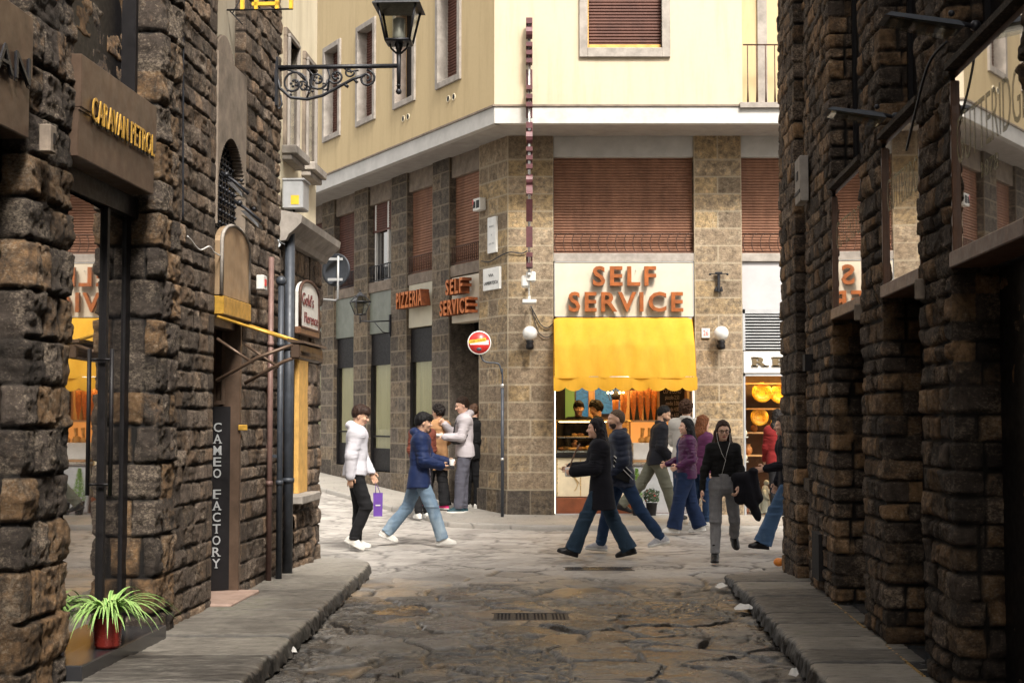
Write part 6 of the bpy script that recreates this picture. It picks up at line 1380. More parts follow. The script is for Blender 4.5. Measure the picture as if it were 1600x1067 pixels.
        for k, (of, ln_) in enumerate(((.030, .072), (.010, .080), (-.010, .074), (-.029, .060))):
            b0 = w+d2*.085+wd*of; dd = d2; seg = ln_/3; p0 = b0; ang = 0
            for j in range(3):
                ang += gr*(.5+.25*j)*1.1; dd = d2*math.cos(ang)+pn*math.sin(ang); p1 = p0+dd*seg*1.15; S.cone(p0, p1, .0092-.0008*j, .0085-.0008*j, .003); p0 = p1
        t0 = w+d2*.03+wd*.03; t1 = t0+(d2*.6+wd*.75+pn*.25*(1+gr))*.036; t2 = t1+(d2*.95+wd*.05+pn*.45*gr)*.034; S.cone(t0, t1, .014, .011, .008); S.cone(t1, t2, .0105, .009, .004)
        J['hand'+sd] = w+d2*.09+pn*.02; J['wrist'+sd] = w; J['dir'+sd] = d2; J['el'+sd] = e
    S.ell(hd(-.012, 0, .030), (.100, .079, .100), B, .02); S.ell(hd(.018, 0, -.045), (.068, .056, .062), B, .03); S.ell(hd(.062, 0, -.092), (.022, .026, .020), B, .02)
    S.ell(hd(.075, 0, .026), (.020, .055, .014), B, .015); S.cone(hd(.085, 0, .008), hd(.108, 0, -.028), .008, .0125, .01); S.ell(hd(.094, 0, -.03), (.012, .018, .008), B, .008)
    for s_ in (-1, 1): S.ell(hd(.062, s_*.038, -.022), (.028, .022, .022), B, .02); S.ell(hd(-.004, s_*.078, -.006), (.020, .009, .032), B, .008); S.ell(hd(.099, s_*.032, .004), (.018, .015, .010), B, .008, 'sub')
    S.ell(hd(.084, 0, -.062), (.013, .024, .010), B, .006)
    V, Q = S.mesh(); V = relax(V, Q, 1, .35); C = V[Q].mean(1); rel = (C-hc)@B.T
    mi = np.zeros(len(Q), int); mi[(np.abs(rel[:, 0]-.09) < .02) & (np.abs(rel[:, 1]) < .023) & (np.abs(rel[:, 2]+.062) < .0085)] = 1
    mb = MB()
    mats = [skin(tone), MT['lip'], MT['eye_white'], MT['iris'], M_plain('brow', tuple(c*.9 for c in hair[1]), .8)]
    for s_ in (-1, 1):
        mb.k = 2; mb.ball(hd(.071, s_*.031, .004), .0120, 10); mb.k = 3; mb.ball(hd(.0765, s_*.031, .004), .0090, 8); mb.k = 4; mb.tube([hd(.088, s_*.012, .021), hd(.088, s_*.03, .028), hd(.072, s_*.052, .022)], [.004, .0055, .003], 6)
    VV = np.concatenate([V, np.array([tuple(p) for p in mb.v])])*sc; me = bpy.data.meshes.new('person')
    fcs = Q.tolist()+[[i+len(V) for i in f_] for f_ in mb.f]; me.from_pydata(VV.tolist(), [], fcs)
    me.polygons.foreach_set('material_index', mi.tolist()+mb.m); me.polygons.foreach_set('use_smooth', [True]*len(fcs))
    for m_ in mats: me.materials.append(m_)
    me.update(); root = link(bpy.data.objects.new('person', me)); root.location = loc; root.rotation_euler = (0, 0, yaw); tag(root, label, 'person', group)
    def part(name, S_, mat, amp=.006, fr=(9, 9, 9), seed=1, it=1, ridge=None, mfn=None, par=None):
        V, Q = S_.mesh()
        if len(Q) == 0: return None
        if it: V = relax(V, Q, it, .5)
        Nn = vnormals(V, Q); nz = noise3(V*np.array(fr)+seed*3.1, seed)-.5; nz2 = 1-2*np.abs(noise3(V*np.array(fr)*np.array([1.2, 1.2, 2.3])+seed, seed+5)-.5)*2
        d = amp*(nz*1.3+.55*nz2-.3)
        if ridge is not None: d = d+ridge(V)
        V = V+Nn*d[:, None]; mi_ = mfn(V[Q].mean(1)) if mfn is not None else None
        return fast_mesh(name, V*sc, Q, mat, par or root, True, None, mi_)
    # --- hair
    st, hcol = hair[0], hair[1]; hm = M_plain('hair', tuple(c*.7 for c in hcol), .62, 0, .5, 60, .5, 120, .22) if st != 'none' else None
    if st != 'none':
        lo2, hi2 = bounds([hc+[-.2, -.2, -.16], hc+[.2, .2, .22]], .02)
        if st in ('long', 'longwavy'): lo2[2] = hc[2]-.56; lo2[0] -= .1
        Sh = SDF(lo2, hi2, .0075); inf = {'short': .010, 'fringe': .014, 'fade': .003, 'curly': .022, 'long': .012, 'longwavy': .018, 'bun': .012, 'quiff': .015}[st]
        hlx = [-.12, -.04, .0, .035, .062, .12]; hlz = {'fade': [-.06, -.03, .03, .05, .07, .08]}.get(st, [-.075, -.055, .012, .048, .062, .068])
        if st == 'fringe': hlz = [-.06, -.035, .012, .040, .030, .032]
        if st in ('long', 'longwavy'): hlz = [-.3, -.3, -.12, .03, .066, .076]
        def hf(Pq):
            p = (Pq-hc)@B.T; q = p-np.array([-.014, 0, .032]); rad = np.array([.098+inf, .079+inf, .097+inf*1.25]); l_ = np.linalg.norm(q/rad, axis=-1); d = (l_-1)*rad.min()
            hl = np.interp(p[..., 0], hlx, hlz); return np.maximum(d, (hl-p[..., 2])*.8)
        Sh.func(lo2, hi2, hf)
        dn = np.array([0, 0, -1.])
        if st in ('long', 'longwavy'):
            ll = .46 if st == 'long' else .38
            for s_ in (-1, -.5, 0, .5, 1):
                a = hd(-.055-.03*(1-abs(s_)), s_*.06, -.02); b = np.array([Nk[0]-.09-.03*(1-abs(s_)), hc[1]+s_*.10, hc[2]-ll+.05*abs(s_)]); mid = (a+b)/2+np.array([-.012, s_*.018, .03]); Sh.cone(a, mid, .045, .042, .03); Sh.cone(mid, b, .042, .022, .03)
            for s_ in (-1, 1): a = hd(-.01, s_*.078, .02); b = hd(-.03, s_*.088, -.15); c_ = np.array([Nk[0]-.01, b[1]+s_*.03, hc[2]-.33]); Sh.cone(a, b, .016, .022, .02); Sh.cone(b, c_, .022, .012, .02)
            Sh.ell(hd(.085, 0, -.045), (.075, .068, .098), B, .0, 'sub')
        if st == 'bun': Sh.ell(hd(-.06, 0, .12), (.055, .06, .05), B, .03)
        if st == 'quiff': Sh.ell(hd(.04, 0, .115), (.05, .055, .03), B, .03)
        if st == 'fringe': Sh.ell(hd(.066, 0, .075), (.045, .062, .045), B, .03)
        amp = {'curly': .026, 'longwavy': .014, 'bun': .022, 'fade': .001}.get(st, .010); fr = {'curly': (32, 32, 32), 'bun': (30, 30, 30)}.get(st, (42, 42, 9))
        part('hair', Sh, hm, amp, fr, 3)
    if beard:
        Sb = SDF(hc-.16, hc+.16, .006)
        def bf(Pq):
            p = (Pq-hc)@B.T; q = p-np.array([.018, 0, -.048]); l_ = np.linalg.norm(q/np.array([.073, .061, .068]), axis=-1); d = (l_-1)*.06; top_ = np.interp(p[..., 0], [-.05, .02, .06, .1], [-.02, -.035, -.045, -.045])
            d = np.maximum(d, p[..., 2]-top_); d = np.maximum(d, -(np.linalg.norm((p-np.array([.095, 0, -.062]))/np.array([.02, .022, .009]), axis=-1)-1)*.01); return np.maximum(d, -.03-p[..., 0])
        Sb.func(hc-.15, hc+.15, bf); part('beard', Sb, M_plain('beard', beard, .8, 0, .3, 60, .4, 150), .002, (60, 60, 60), 5, 0)
    # --- trousers
    if pants:
        fit = pants.get('fit', .012); fl = pants.get('flare', 0.); end = pants.get('end', 1.04); Sp = SDF(*bounds([P+[0, 0, .16]]+[v[i] for v in legs.values() for i in range(3)], .17), .008)
        pb = .018+.015*wide
        for s_ in (-1, 1): Sp.cone(P+[0, s_*.062, -.03], P+.12*sp+[0, s_*.052*bw, 0], .106*bw+pb, .094*bw+pb*.5, .05)
        for sd, (hip, kn, an, fd, fu) in legs.items():
            e_ = kn+(an-kn)*end; Sp.cone(hip+[0, 0, .03], kn, .088*bw+fit, .066+fit+fl*.15, .035); Sp.cone(kn, e_+(e_-kn)*.02, .064+fit+fl*.15, .052+fit+fl, .02)
        tp_ = P+.155*sp; Sp.func(P-[.3, .3, 0]+[0, 0, .05], P+[.3, .3, .4], lambda q: (q-tp_)@sp, 0, 'and')
        for sd, (hip, kn, an, fd, fu) in legs.items():
            e_ = kn+(an-kn)*end; ax = (an-kn)/np.linalg.norm(an-kn); Sp.func(e_-.2, e_+.2, lambda q, e_=e_, ax=ax: np.where(np.linalg.norm(q-e_, axis=-1) < .21, (q-e_)@ax, -1.), 0, 'and')
        kz = [v[1] for v in legs.values()]; az = [v[2] for v in legs.values()]
        def rg(V): 
            r = 0.
            for q, am, rd in [(k_, .008, .13) for k_ in kz]+[(a_, .011, .13) for a_ in az]+[(P, .005, .18)]: d = np.linalg.norm(V-q, axis=1); r = r+am*np.exp(-(d/rd)**2)*(noise3(V*np.array([6, 6, 42])+7, 9)-.5)*2
            return r
        part('trousers', Sp, pants['mat'], pants.get('amp', .009), (7, 9, 5), 11, 1, rg)
    # --- shoes
    if shoes:
        for sd, (hip, kn, an, fd, fu) in legs.items():
            Ss = SDF(*bounds([an, an+fd*.2, an-fu*.1, an+fu*.05], .10), .0065); base = an-fu*.085; ld = np.cross(fu, fd)
            Bf = np.array([fd, ld, fu]); hgt = shoes.get('h', .06)
            Ss.ell(base-fd*.022+fu*.045, (.066, .042, .055), Bf, .02); Ss.ell(base+fd*.085+fu*.030, (.100, .048, .044), Bf, .04); Ss.ell(base+fd*.04+fu*.062, (.06, .038, .040), Bf, .04); Ss.cone(base-fd*.005+fu*.05, an+fu*(hgt-.02), .046, .044+.004*(hgt > .07), .03)
            Ss.func(an-.25, an+.28, lambda q: -((q-base)@fu)+.004, 0, 'and'); so_ = SDF(*bounds([base-fd*.07, base+fd*.17], .09), .0065); th = shoes.get('sole', .018)
            Ss.ell(base-fd*.02+fu*.014, (.072, .047, th+.008), Bf, .01); Ss.ell(base+fd*.085+fu*.014, (.100, .053, th+.006), Bf, .01); Ss.func(an-.25, an+.28, lambda q: -((q-base)@fu)+.001, 0, 'and')
            part('shoe', Ss, [shoes['mat'], shoes.get('solemat', MT['white'])], .002, (20, 20, 20), 2, 0, None, lambda C_: (((C_-base)@fu) < th+.006).astype(int))
    # --- upper garment
    if top:
        t = top['t']; g = top.get('g', .02); hem = top.get('hem', -.06); fl = top.get('flare', .0); slv = top.get('sleeve', 1.06)
        pts = [P+[0, 0, hem-.05], Nk+[0, 0, .12]]+[x for v in arms.values() for x in (v[1], v[2])]; Sj = SDF(*bounds(pts, .22+fl), .008)
        hp_ = P+hem*np.array([0, 0, 1.]) if hem < -.02 else P+hem*sp
        for s_ in (-1, 1):
            if hem < -.02: Sj.cone(P+[0, s_*(.066+wide*.02), 0], hp_+[-.01, s_*(.075+fl*.6), -.03], .100*bw+g, .100*bw+g+fl, .05)
            Sj.cone(P+[0, s_*.066, min(hem, 0)], P+.22*sp+[0, s_*.055*bw, 0], .100*bw+g, .090*bw+g, .05); Sj.cone(P+.22*sp+[0, s_*.055*bw, 0], ch+.07*sp+[-.005, s_*.085, 0], .090*bw+g, .100*bw+g, .05)
            if female: Sj.ell(ch+.03*sp+[.06*bw, s_*.065, 0], (.06+g*.6, .065, .065), None, .04)
        Sj.cone(arms['R'][0], arms['L'][0], .060+g, .060+g, .05); Sj.cone(Nk-.05*sp, Nk+.01*sp, .07+g*.5, .06+g*.3, .04)
        for sd, (S0, e, w, d2, s_, gr, hyw) in arms.items():
            k0 = top.get('slw', 0.); Sj.cone(S0, e, .054+g*.9, .046+g*.8+k0*.5, .04); Sj.cone(e, e+(w-e)*slv*.93, .046+g*.8+k0*.5, .034+g*.6+k0, .025)
            if t == 'hoodie': Sj.cone(e+(w-e)*.90, e+(w-e)*.985, .034+g*.1, .031, .01)
        if t in ('hoodie', 'hooded'):
            c_ = Nk+[-.05, 0, .055]; Sj.ell(c_+[-.035, 0, 0], (.075, .115, .062), None, .04)
            for s_ in (-1, 1): Sj.cone(c_+[-.02, s_*.09, .0], Nk+[.06, s_*.045, -.01], .042, .028, .03)
            Sj.ell(hd(.0, 0, -.05), (.075, .066, .11), B, .015, 'sub')
        if t in ('jacket', 'puffer', 'coat', 'leather'):
            for a in np.linspace(-2.4, 2.4, 13): q = Nk+np.array([-.01+.070*math.cos(a+math.pi)*-1*-1, .072*math.sin(a+math.pi), .028+(.02 if abs(a) < 1.2 else 0)]); Sj.ell(q, (.024, .024, .036), None, .02)
            Sj.ell(hd(-.0, 0, -.08), (.062, .056, .10), B, .01, 'sub')
        if hem < -.02:
            zc_ = hp_[2]; Sj.func([lo[0]-.2, lo[1]-.2, zc_-.35], [hi[0]+.2, hi[1]+.2, zc_+.02], lambda q: np.where((np.abs(q[..., 0]-P[0]) < .30+fl) & (np.abs(q[..., 1]) < (.215*bw+.05*wide if hem > -.15 else .5)), zc_+.012*np.sin(q[..., 1]*20)-q[..., 2], -1.), 0, 'and')
            if t == 'hoodie': 
                for s_ in (-1, 1): Sj.cone(P+[0, s_*.06, hem+.02], P+[0, s_*.06, hem+.05], .098*bw+g*.5, .1*bw+g, .03)
        else: tq = P+hem*sp; Sj.func(P-[.22, .19, .2], P+[.22, .19, hem+.03], lambda q: -((q-tq)@sp), 0, 'and')
        el = [v[1] for v in arms.values()]; wr = [v[2] for v in arms.values()]; pits = [v[0]-np.array([0, 0, .08]) for v in arms.values()]
        def rg(V):
            r = 0.
            if t == 'puffer':
                r = r+.006*np.abs(np.sin((V[:, 2]+.01*np.sin(V[:, 0]*30))*math.pi/.068))**.7-.004
            fa = top.get('fold', .008)
            for q, rd in [(x, .12) for x in el]+[(x, .10) for x in wr]+[(x, .14) for x in pits]+[(P+[0, 0, hem+.06], .16)]: d = np.linalg.norm(V-q, axis=1); r = r+fa*np.exp(-(d/rd)**2)*(1-2*np.abs(noise3(V*np.array([9, 9, 34])+3, 19)-.5)*2-.4)
            return r
        jm = top['mat']; mf = None
        if top.get('inner'):
            jm = [top['mat'], top['inner']]; c2 = ch
            mf = lambda C_: ((C_[:, 0]-(P[0]+(C_[:, 2]-P[2])*math.tan(ln)) > .05) & (np.abs(C_[:, 1]) < top.get('open', .04)) & (C_[:, 2] < Nk[2]+.02)).astype(int)
        part({'hoodie': 'hoodie', 'coat': 'coat', 'sweater': 'sweater'}.get(t, 'jacket'), Sj, jm, top.get('amp', .0045), (6, 6, 4), 21, 1, rg, mf)
    J.update(dict(P=P, Nk=Nk, hc=hc, B=B, sc=sc, hd=hd, ch=ch, sp=sp)); M = Matrix.Translation(loc) @ Matrix.Rotation(yaw, 4, 'Z')
    J['W'] = lambda p: M @ Vector(np.array(p)*sc)
    return root, J
pi = math.pi
jeans_light = cm('light_blue_jeans', (.15, .22, .30), .9, .2, 6, .4, (.34, .42, .48)); jeans_mid = cm('dark_blue_jeans', (.012, .030, .075), .9, .25, 6, .4, (.04, .08, .15)); jeans_teal = cm('teal_blue_jeans', (.018, .038, .065), .9, .2, 6, .4, (.05, .085, .125)); jeans_grey = cm('washed_grey_jeans', (.16, .16, .168), .9, .25, 6, .4, (.34, .34, .35))
black_p = cm('black_trousers', (.007, .007, .0085), .85, .3); dk = cm('black_knit', (.005, .005, .0055), .9, .3); navy = cm('navy_nylon', (.006, .016, .065), .65, .2, 6, .2, None, .3); puffer_m = cm('dark_navy_puffer', (.009, .014, .032), .6, .1, 6, .1, None, .3)
coat_m = cm('black_wool_coat', (.006, .006, .010), .95, .25); white_m = cm('white_sweatshirt', (.56, .55, .60), .95, .06, 5); grey_m = cm('grey_sweatshirt', (.40, .37, .39), .95, .1, 5); purple_l = cm('purple_leather', (.055, .006, .050), .42, .25, 7, .3, None, .35)
shoe_w = cm('white_shoe', (.62, .60, .56), .6, .1); shoe_b = cm('black_shoe_leather', (.010, .009, .009), .3, .3); blk = MT['black']
def hgt(py, Y, z=0): return atY(800, py, Y).z-z
# 1 white hoodie
p = gnd(554, 858, 0); r1, J1 = person('young man in a white hoodie and black jeans at the left corner', p, .05, hgt(638, p.y)/.985, R=(20, 42, -26), L=(6, 10, 0), lean=4, armR=(-14, 8, 12, 4), armL=(8, 6, 20, 5), head=(-10, -16), tone='tan', hair=('fringe', (.035, .016, .010)), top=dict(t='hoodie', mat=white_m, g=.034, hem=-.05, slw=.006, fold=.005, amp=.002), pants=dict(mat=black_p, fit=.012), shoes=dict(mat=shoe_w, h=.10))
# 2 navy jacket
p = gnd(655, 851, 0); r2, J2 = person('young man in a navy jacket and pale jeans striding right with a phone', p, 0, hgt(646, p.y)/.97, R=(24, 6, 3), L=(-22, 18, -22), lean=3, armR=(10, 10, 62, 28), armL=(22, 6, 58, 25), head=(4, -6), tone='tan', hair=('fringe', (.006, .005, .006)), top=dict(t='hooded', mat=navy, g=.034, hem=-.17, flare=.02, slw=.010, inner=white_m, open=.012), pants=dict(mat=jeans_light, fit=.016, flare=.012), shoes=dict(mat=shoe_w))
# 3 tan coat with curly hair, 4 dark haired friend
p = atY(683, 800, 23.6); z0 = .12; r3, J3 = person('person with curly dark hair, tan coat and pink shoes by the side street wall', (p.x, 23.5, z0), 2.4, hgt(633, 23.5, z0), R=(-6, 3, 0), L=(14, 4, 0), lean=-4, armR=(5, 14, 60, 25), armL=(5, 10, 40, 15), head=(0, 0), tone='tan', hair=('curly', (.012, .008, .007)), top=dict(t='coat', mat=cm('tan_coat', (.33, .18, .085), .9, .15), g=.028, hem=-.28, flare=.03), pants=dict(mat=black_p, fit=.02, flare=.03), shoes=dict(mat=cm('pink_shoe', (.62, .03, .16), .6, .1)))
p = atY(660, 800, 22.7); r4, J4 = person('person with straight dark hair and red brown jacket behind the young man in navy', (p.x, 22.7, .03), 1.9, hgt(646, 22.7, .03), R=(4, 3, 0), L=(-4, 3, 0), armR=(5, 8, 50, 20), armL=(5, 8, 50, 20), tone='fair', hair=('long', (.03, .015, .010)), female=True, top=dict(t='jacket', mat=cm('rust_brown_jacket', (.12, .03, .018), .8, .2), g=.026, hem=-.10), pants=dict(mat=black_p), shoes=dict(mat=shoe_w))
# 5 grey hoodie eating, 6 person behind in the doorway
p = atY(727, 795, 23.55); r5, J5 = person('man in a grey hoodie and grey trousers eating at the corner doorway, facing left', (p.x, 23.30, .07), pi+.15, hgt(625, 23.3, .07)/.98, R=(3, 3, 0), L=(10, 6, 0), lean=2, armR=(28, 10, 110, 24), armL=(14, 8, 78, 14), head=(6, -14), tone='fair', hair=('short', (.035, .018, .010)), grip=(.8, .4), top=dict(t='hoodie', mat=grey_m, g=.028, hem=-.10, slw=.006, fold=.006, amp=.003), pants=dict(mat=cm('grey_track_trousers', (.085, .085, .11), .8, .12), fit=.022, flare=.004), shoes=dict(mat=cm('dark_teal_shoe', (.015, .05, .065), .6, .2), sole=.024))
p = atY(739, 795, 24.15); r6, J6 = person('brown haired person in black standing in the corner doorway behind the eating man', (p.x, 24.1, .09), .9, hgt(632, 24.1, .09), R=(3, 3, 0), L=(-3, 3, 0), tone='fair', hair=('short', (.09, .045, .025)), top=dict(t='jacket', mat=dk, g=.02, hem=-.12), pants=dict(mat=black_p), shoes=dict(mat=shoe_w))
# 7 woman in black coat
p = gnd(940, 872, 0); r7, J7 = person('woman with long black hair in a black coat and flared jeans walking left', p, pi, hgt(656, p.y)/.97, R=(-20, 8, -12), L=(27, 4, 16), lean=4, armL=(14, 8, 68, 6), armR=(20, 6, 66, 14), head=(0, 2), tone='fair', female=True, hair=('long', (.010, .007, .010)), grip=(.6, .9), top=dict(t='coat', mat=coat_m, g=.032, hem=-.30, flare=.035, slw=.022), pants=dict(mat=jeans_teal, fit=.016, flare=.040), shoes=dict(mat=shoe_b, solemat=blk, sole=.02))
# 8 man in puffer jacket
p = gnd(973, 862, 0); r8, J8 = person('bearded man with cropped hair in a navy puffer jacket walking left', (p.x, p.y, 0), pi, hgt(641, p.y)/.975, R=(24, 12, 4), L=(-28, 10, -12), lean=5, armL=(-6, 8, 40, 14), armR=(8, 8, 30, 4), head=(10, 2), tone='fair', beard=(.05, .03, .022), hair=('fade', (.13, .08, .05)), top=dict(t='puffer', mat=puffer_m, g=.036, hem=-.12, slw=.012, fold=.002, amp=.002), pants=dict(mat=jeans_mid, fit=.010), shoes=dict(mat=cm('grey_white_trainer', (.42, .42, .44), .6, .25, 30), sole=.026))
# 9 dark jacket man
p = atY(1026, 806, 21.9); r9, J9 = person('dark haired man in dark jacket and grey green trousers walking right past the bakery', (p.x, 21.9, .06), .08, hgt(637, 21.9, .06)/.965, R=(20, 4, 4), L=(-32, 12, -16), lean=9, armR=(-8, 8, 50, 8), armL=(5, 6, 40, 10), head=(-12, -22), tone='olive', beard=(.05, .035, .03), hair=('short', (.007, .006, .006)), top=dict(t='jacket', mat=cm('blue_black_jacket', (.008, .009, .015), .75, .2), g=.03, hem=-.09, slw=.008), pants=dict(mat=cm('grey_green_trousers', (.13, .132, .10), .9, .15), fit=.020, flare=.006), shoes=dict(mat=shoe_b, solemat=blk))
# 10 curly updo, pale jacket
p = atY(1072, 824, 21.2); r10, J10 = person('person with curly brown hair and pale grey jacket by the bakery chalkboard', (p.x, 21.2, .06), 1.15, hgt(632, 21.2, .06)/.97, R=(6, 4, 0), L=(-8, 6, 0), armR=(0, 12, 20, 5), armL=(20, 10, 60, 10), tone='fair', hair=('curly', (.075, .035, .018)), top=dict(t='jacket', mat=cm('pale_grey_jacket', (.42, .40, .37), .9, .1), g=.03, hem=-.12), pants=dict(mat=jeans_mid), shoes=dict(mat=shoe_w))
# 11 purple jacket woman
p = gnd(1072, 833, 0); r11, J11 = person('woman with long black hair in a purple leather jacket and wide navy trousers facing left', p, pi+.1, hgt(658, p.y)/.975, R=(-12, 8, -8), L=(16, 4, 4), lean=-3, armL=(-8, 12, 72, 12), armR=(10, 8, 60, 14), head=(0, 4), tone='fair', female=True, bulk=1.17, wide=.8, hair=('long', (.006, .006, .008)), grip=(.7, .8), top=dict(t='leather', mat=purple_l, g=.026, hem=-.10, inner=cm('navy_blouse', (.012, .03, .10), .7, .1), open=.055, fold=.014), pants=dict(mat=cm('wide_navy_trousers', (.008, .020, .060), .9, .2), fit=.032, flare=.035), shoes=dict(mat=shoe_w))
# 12 auburn hair
p = atY(1096, 830, 20.9); r12, J12 = person('woman with wavy auburn hair behind the woman in purple leather', (p.x, 20.9, .05), .5, hgt(655, 20.9, .05)/.975, R=(5, 4, 0), L=(-5, 4, 0), tone='fair', female=True, hair=('longwavy', (.20, .07, .025)), top=dict(t='jacket', mat=cm('plum_jacket', (.10, .02, .075), .7, .2), g=.028, hem=-.12), pants=dict(mat=jeans_mid), shoes=dict(mat=shoe_w))
# 13 woman with glasses walking to the camera
p = gnd(1131, 877, 0); r13, J13 = person('woman with glasses in a black sweater and grey jeans walking towards the camera', p, -pi/2-.05, hgt(665, p.y)/.965, R=(12, 4, 2), L=(-20, 34, -34), lean=2, armR=(4, 17, 4, -3), armL=(6, 12, 28, 14), head=(4, -4), tone='fair', female=True, bulk=.92, hair=('long', (.045, .020, .012)), grip=(.5, .7), lat=(3, 8), top=dict(t='sweater', mat=dk, g=.010, hem=.11, fold=.006, amp=.005), pants=dict(mat=jeans_grey, fit=.008, end=.94), shoes=dict(mat=shoe_b, solemat=blk, h=.16, sole=.02))
# 14 legs at the right wall
p = gnd(1236, 862, 0); r14, J14 = person('person in blue flared jeans and black boots mostly hidden by the right stone wall', (p.x, p.y, 0), pi, 1.68, R=(-18, 10, -10), L=(30, 8, 6), lean=6, armL=(10, 8, 70, 4), armR=(0, 8, 20, 4), tone='fair', female=True, hair=('long', (.05, .03, .02)), top=dict(t='coat', mat=coat_m, g=.03, hem=-.2, flare=.02), pants=dict(mat=cm('blue_flared_jeans', (.05, .10, .19), .9, .2, 6, .4, (.15, .22, .32)), fit=.018, flare=.05), shoes=dict(mat=shoe_b, solemat=blk, sole=.03, h=.09))
# 15, 16 vendors, 17 woman in red
p = atY(904, 628, 25.3); r15, J15 = person('young vendor in black behind the pastry counter, the left one', (p.x, 25.3, .055), -pi/2, hgt(627, 25.3, .055), armR=(8, 8, 40, 10), armL=(8, 8, 40, 10), tone='tan', hair=('fringe', (.008, .006, .006)), top=dict(t='sweater', mat=dk, g=.02, hem=-.08), pants=dict(mat=black_p), shoes=dict(mat=shoe_b))
p = atY(936, 628, 25.1); r16, J16 = person('vendor in black turned sideways behind the pastry counter, the right one', (p.x, 25.1, .055), pi*.95, hgt(627, 25.1, .055), armR=(8, 8, 50, 10), armL=(12, 8, 60, 10), head=(0, -20), tone='tan', hair=('curly', (.010, .007, .006)), top=dict(t='sweater', mat=dk, g=.025, hem=-.08), pants=dict(mat=black_p), shoes=dict(mat=shoe_b))
p = atY(1198, 640, 23.62); r17, J17 = person('woman in a red cardigan seen from behind at the ceramics shop window', (p.x, 22.6, .055), pi/2+.1, hgt(641, 22.6, .055), armR=(10, 10, 60, 15), armL=(5, 8, 30, 5), tone='olive', female=True, hair=('longwavy', (.010, .007, .006)), top=dict(t='jacket', mat=cm('red_knit', (.14, .008, .008), .9, .2), g=.03, hem=-.08), pants=dict(mat=black_p, flare=.02), shoes=dict(mat=shoe_b))
# ---- things worn or held
def glasses(root, J):
    m = MB(); hd = J['hd']; sc = J['sc']
    for s_ in (-1, 1):
        m.tube([Vector(hd(.094, s_*.033+.024*math.cos(a), .004+.017*math.sin(a))*sc) for a in np.linspace(0, 6.283, 13)], .0028, 6); m.tube([Vector(hd(.09, s_*.057, .008)*sc), Vector(hd(.0, s_*.082, .008)*sc)], .0025, 5)
    m.tube([Vector(hd(.098, -.01, .008)*sc), Vector(hd(.098, .01, .008)*sc)], .0028, 5); m.build('glasses', MT['black'], root)
glasses(r13, J13)
m = MB(); sc = J13['sc']; hd = J13['hd']; ch = J13['ch']
for s_ in (-1, 1): m.tube([Vector(q*sc) for q in (hd(.01, s_*.085, -.02), hd(.06, s_*.075, -.13), ch+np.array([.150, s_*.03, .06]), ch+np.array([.158, .012, -.02]))], .002, 5)
m.tube([Vector(q*sc) for q in (ch+np.array([.165, .015, -.02]), ch+np.array([.135, -.01, -.12]), ch+np.array([.125, -.03, -.2]))], .002, 5); m.build('earphone_cord', MT['white'], r13)
a = J13['W'](J13['handR']); CG = MB().tube([a+Vector((0, -.01, -.0)), a+Vector((-.045, -.06, -.085))], .0042, 6).build('cigarette', MT['white'], None); tag(CG, 'thin white cigarette in the hand of the woman with glasses', 'cigarette')
def blob(name, label, cat, loc, prims, mat, amp=.01, fr=(12, 12, 12), vox=.01, rz=0, seed=4, subs=()):
    pts = np.array([q for p_ in prims for q in p_[:2]]); rm = max(max(p_[2:4]) for p_ in prims)+.05; S_ = SDF(pts.min(0)-rm, pts.max(0)+rm, vox)
    for p_ in prims: S_.cone(p_[0], p_[1], p_[2], p_[3], .03)
    for p_ in subs: S_.cone(p_[0], p_[1], p_[2], p_[3], .01, 'sub')
    V, Q = S_.mesh(); V = relax(V, Q, 1, .4); Nn = vnormals(V, Q); V = V+Nn*(amp*(1.3*(noise3(V*np.array(fr), seed)-.5)+.8*(.5-np.abs(noise3(V*np.array(fr)*1.7+5, seed+2)-.5)*2)))[:, None]
    o = fast_mesh(name, V, Q, mat, None, True); o.location = loc; o.rotation_euler = (0, 0, rz); return tag(o, label, cat)
w_ = J13['W'](J13['wristL']); 
blob('folded_coat', 'black coat draped over the forearm of the woman with glasses', 'coat', w_, [((-.03, .02, .10), (.10, .03, .10), .05, .055), ((.0, .03, .08), (.03, .03, -.14), .055, .06), ((.1, .03, .1), (.15, .03, -.18), .06, .07), ((.13, .03, -.1), (.22, .02, -.34), .065, .035), ((.17, .03, .16), (.22, .03, -.12), .05, .06)], coat_m, .02, (9, 9, 5))
# purple paper bag of the hoodie youth
b_ = J1['W'](J1['handL']); pb = thing('paper_bag', 'upright purple paper carrier bag held by the young man in the white hoodie', 'bag', (b_.x+.05, b_.y, b_.z-.46), .1)
m = MB(); m.hull([(-.055, -.04, 0), (.055, -.04, 0), (-.055, .04, 0), (.055, .04, 0), (-.06, -.035, .29), (.06, -.035, .29), (-.06, .035, .29), (.06, .035, .29)]); m.build('body', MT['purple'], pb)
for s_ in (-1, 1): MB().tube([(-.03, s_*.036, .28), (-.03, s_*.03, .36), (-.04, 0, .43), (-.0, s_*.03, .36), (.03, s_*.036, .28)], .004, 5).build('handle', MT['purple'], pb)
MB().box(-.03, .03, -.0425, -.0415, .13, .145).build('logo', MT['white'], pb)
a = J2['W'](J2['handR']); ph = MB().box(-.075, .075, -.035, .035, -.005, .005, c=.003).build('phone', MT['black'], None); ph.location = a+Vector((.03, -.02, .01)); ph.rotation_euler = (.5, .15, .1); tag(ph, 'black phone in the hand of the young man in the navy jacket', 'phone')
a = J2['W'](J2['handL']); o = MB().lathe([(.03, -.06), (.038, .05), (.036, .05), (.001, .045)], 14).build('drinking_glass', MT['white'], None); o.location = a; tag(o, 'small white cup in the other hand of the young man in navy', 'cup')
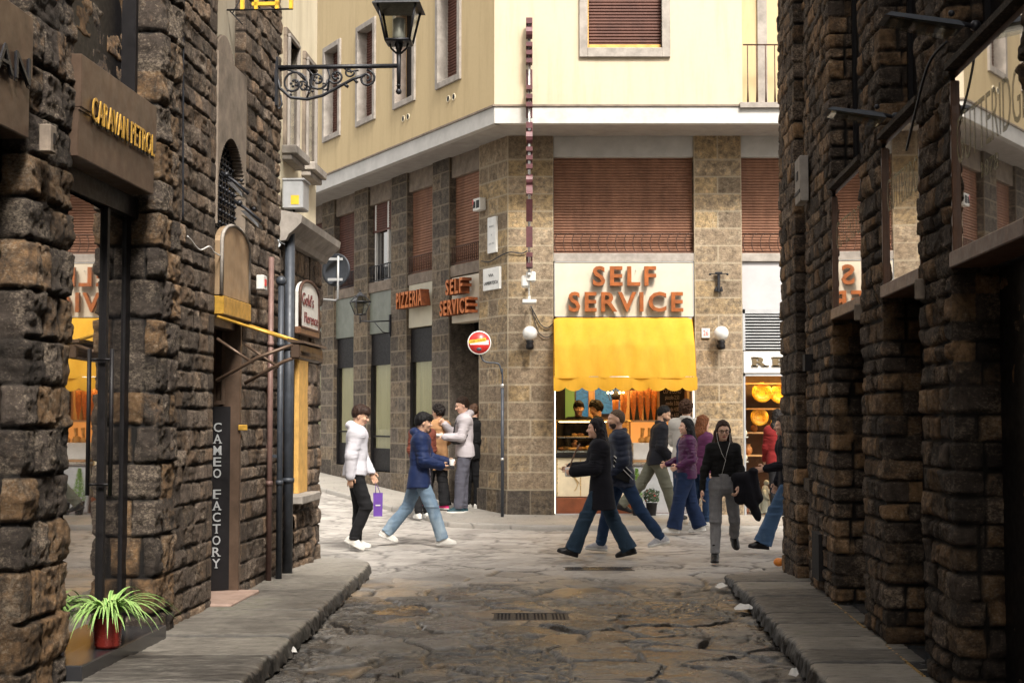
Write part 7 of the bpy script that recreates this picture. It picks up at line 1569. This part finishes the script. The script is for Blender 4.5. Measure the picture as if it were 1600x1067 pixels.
a = J5['W'](J5['handL']); o = MB().lathe([(.001, -.03), (.05, -.03), (.07, .02), (.066, .02), (.001, -.01)], 16).build('paper_bowl', MT['white'], None); o.location = a+Vector((-.02, 0, .03)); tag(o, 'small white paper bowl held by the man in the grey hoodie', 'bowl')
c_ = J5['W'](J5['P']); cb = thing('crossbody_bag', 'black crossbody bag on the hip of the man in the grey hoodie', 'bag', (c_.x-.10, c_.y-.17, c_.z+.20), .1)
b = blob('bag_body', '', '', (0, 0, 0), [((-.09, 0, -.02), (.09, 0, .03), .062, .075), ((-.05, 0, -.06), (.06, 0, -.05), .05, .05)], cm('black_nylon', (.015, .015, .017), .5, .3), .008); b.parent = cb; b.name = 'pouch'
for q in ('label', 'category'):
    if q in b.keys(): del b[q]
MB().tube([(.08, .0, .05), (.17, -.01, .15), (.20, .06, .20), (.16, .17, .25)], .012, 6).build('strap', MT['black'], cb); MB().tube([(-.08, 0, .03), (-.06, .03, .2), (-.0, .10, .32), (.06, .16, .36)], .012, 6).build('strap', MT['black'], cb)
# shoulder bag of the woman in black with white bars
a = J8['W'](J8['P']); sb = thing('tote_bag', 'black bag with white stripes held by the man in the puffer jacket', 'bag', (a.x-.02, a.y-.22, a.z+.02), 0)
MB().hull([(-.10, -.02, .22), (.10, -.02, .02), (-.10, .02, .22), (.10, .02, .02), (-.12, -.02, -.02), (.08, -.02, -.10), (-.12, .02, -.02), (.08, .02, -.10)]).build('pouch', dk, sb)
m = MB(); m.tube([(-.10, -.025, .23), (.12, -.025, .02)], .006, 5); m.tube([(-.10, -.025, .18), (.13, -.025, -.06)], .004, 5); m.hull([(-.11, -.028, .12), (-.02, -.028, .05), (-.11, -.024, .10), (-.02, -.024, .03), (-.02, -.028, .04)]); m.build('white_stripes', MT['white'], sb)
a = J7['W'](J7['handL']); o = MB().box(-.025, .045, -.02, .02, -.05, .06, c=.012).build('paper_napkin', MT['white'], None); o.location = a; tag(o, 'white napkin in the hands of the woman in the black coat', 'napkin')
m = MB(); m.tube([a+Vector((.02, .03, -.0)), a+Vector((.05, .02, .12)), a+Vector((.10, .0, .24)), a+Vector((.15, .0, .33))], .010, 6); o = m.build('bag_strap', MT['wood_frame'], None); tag(o, 'brown strap in front of the chest of the woman in the black coat', 'strap')
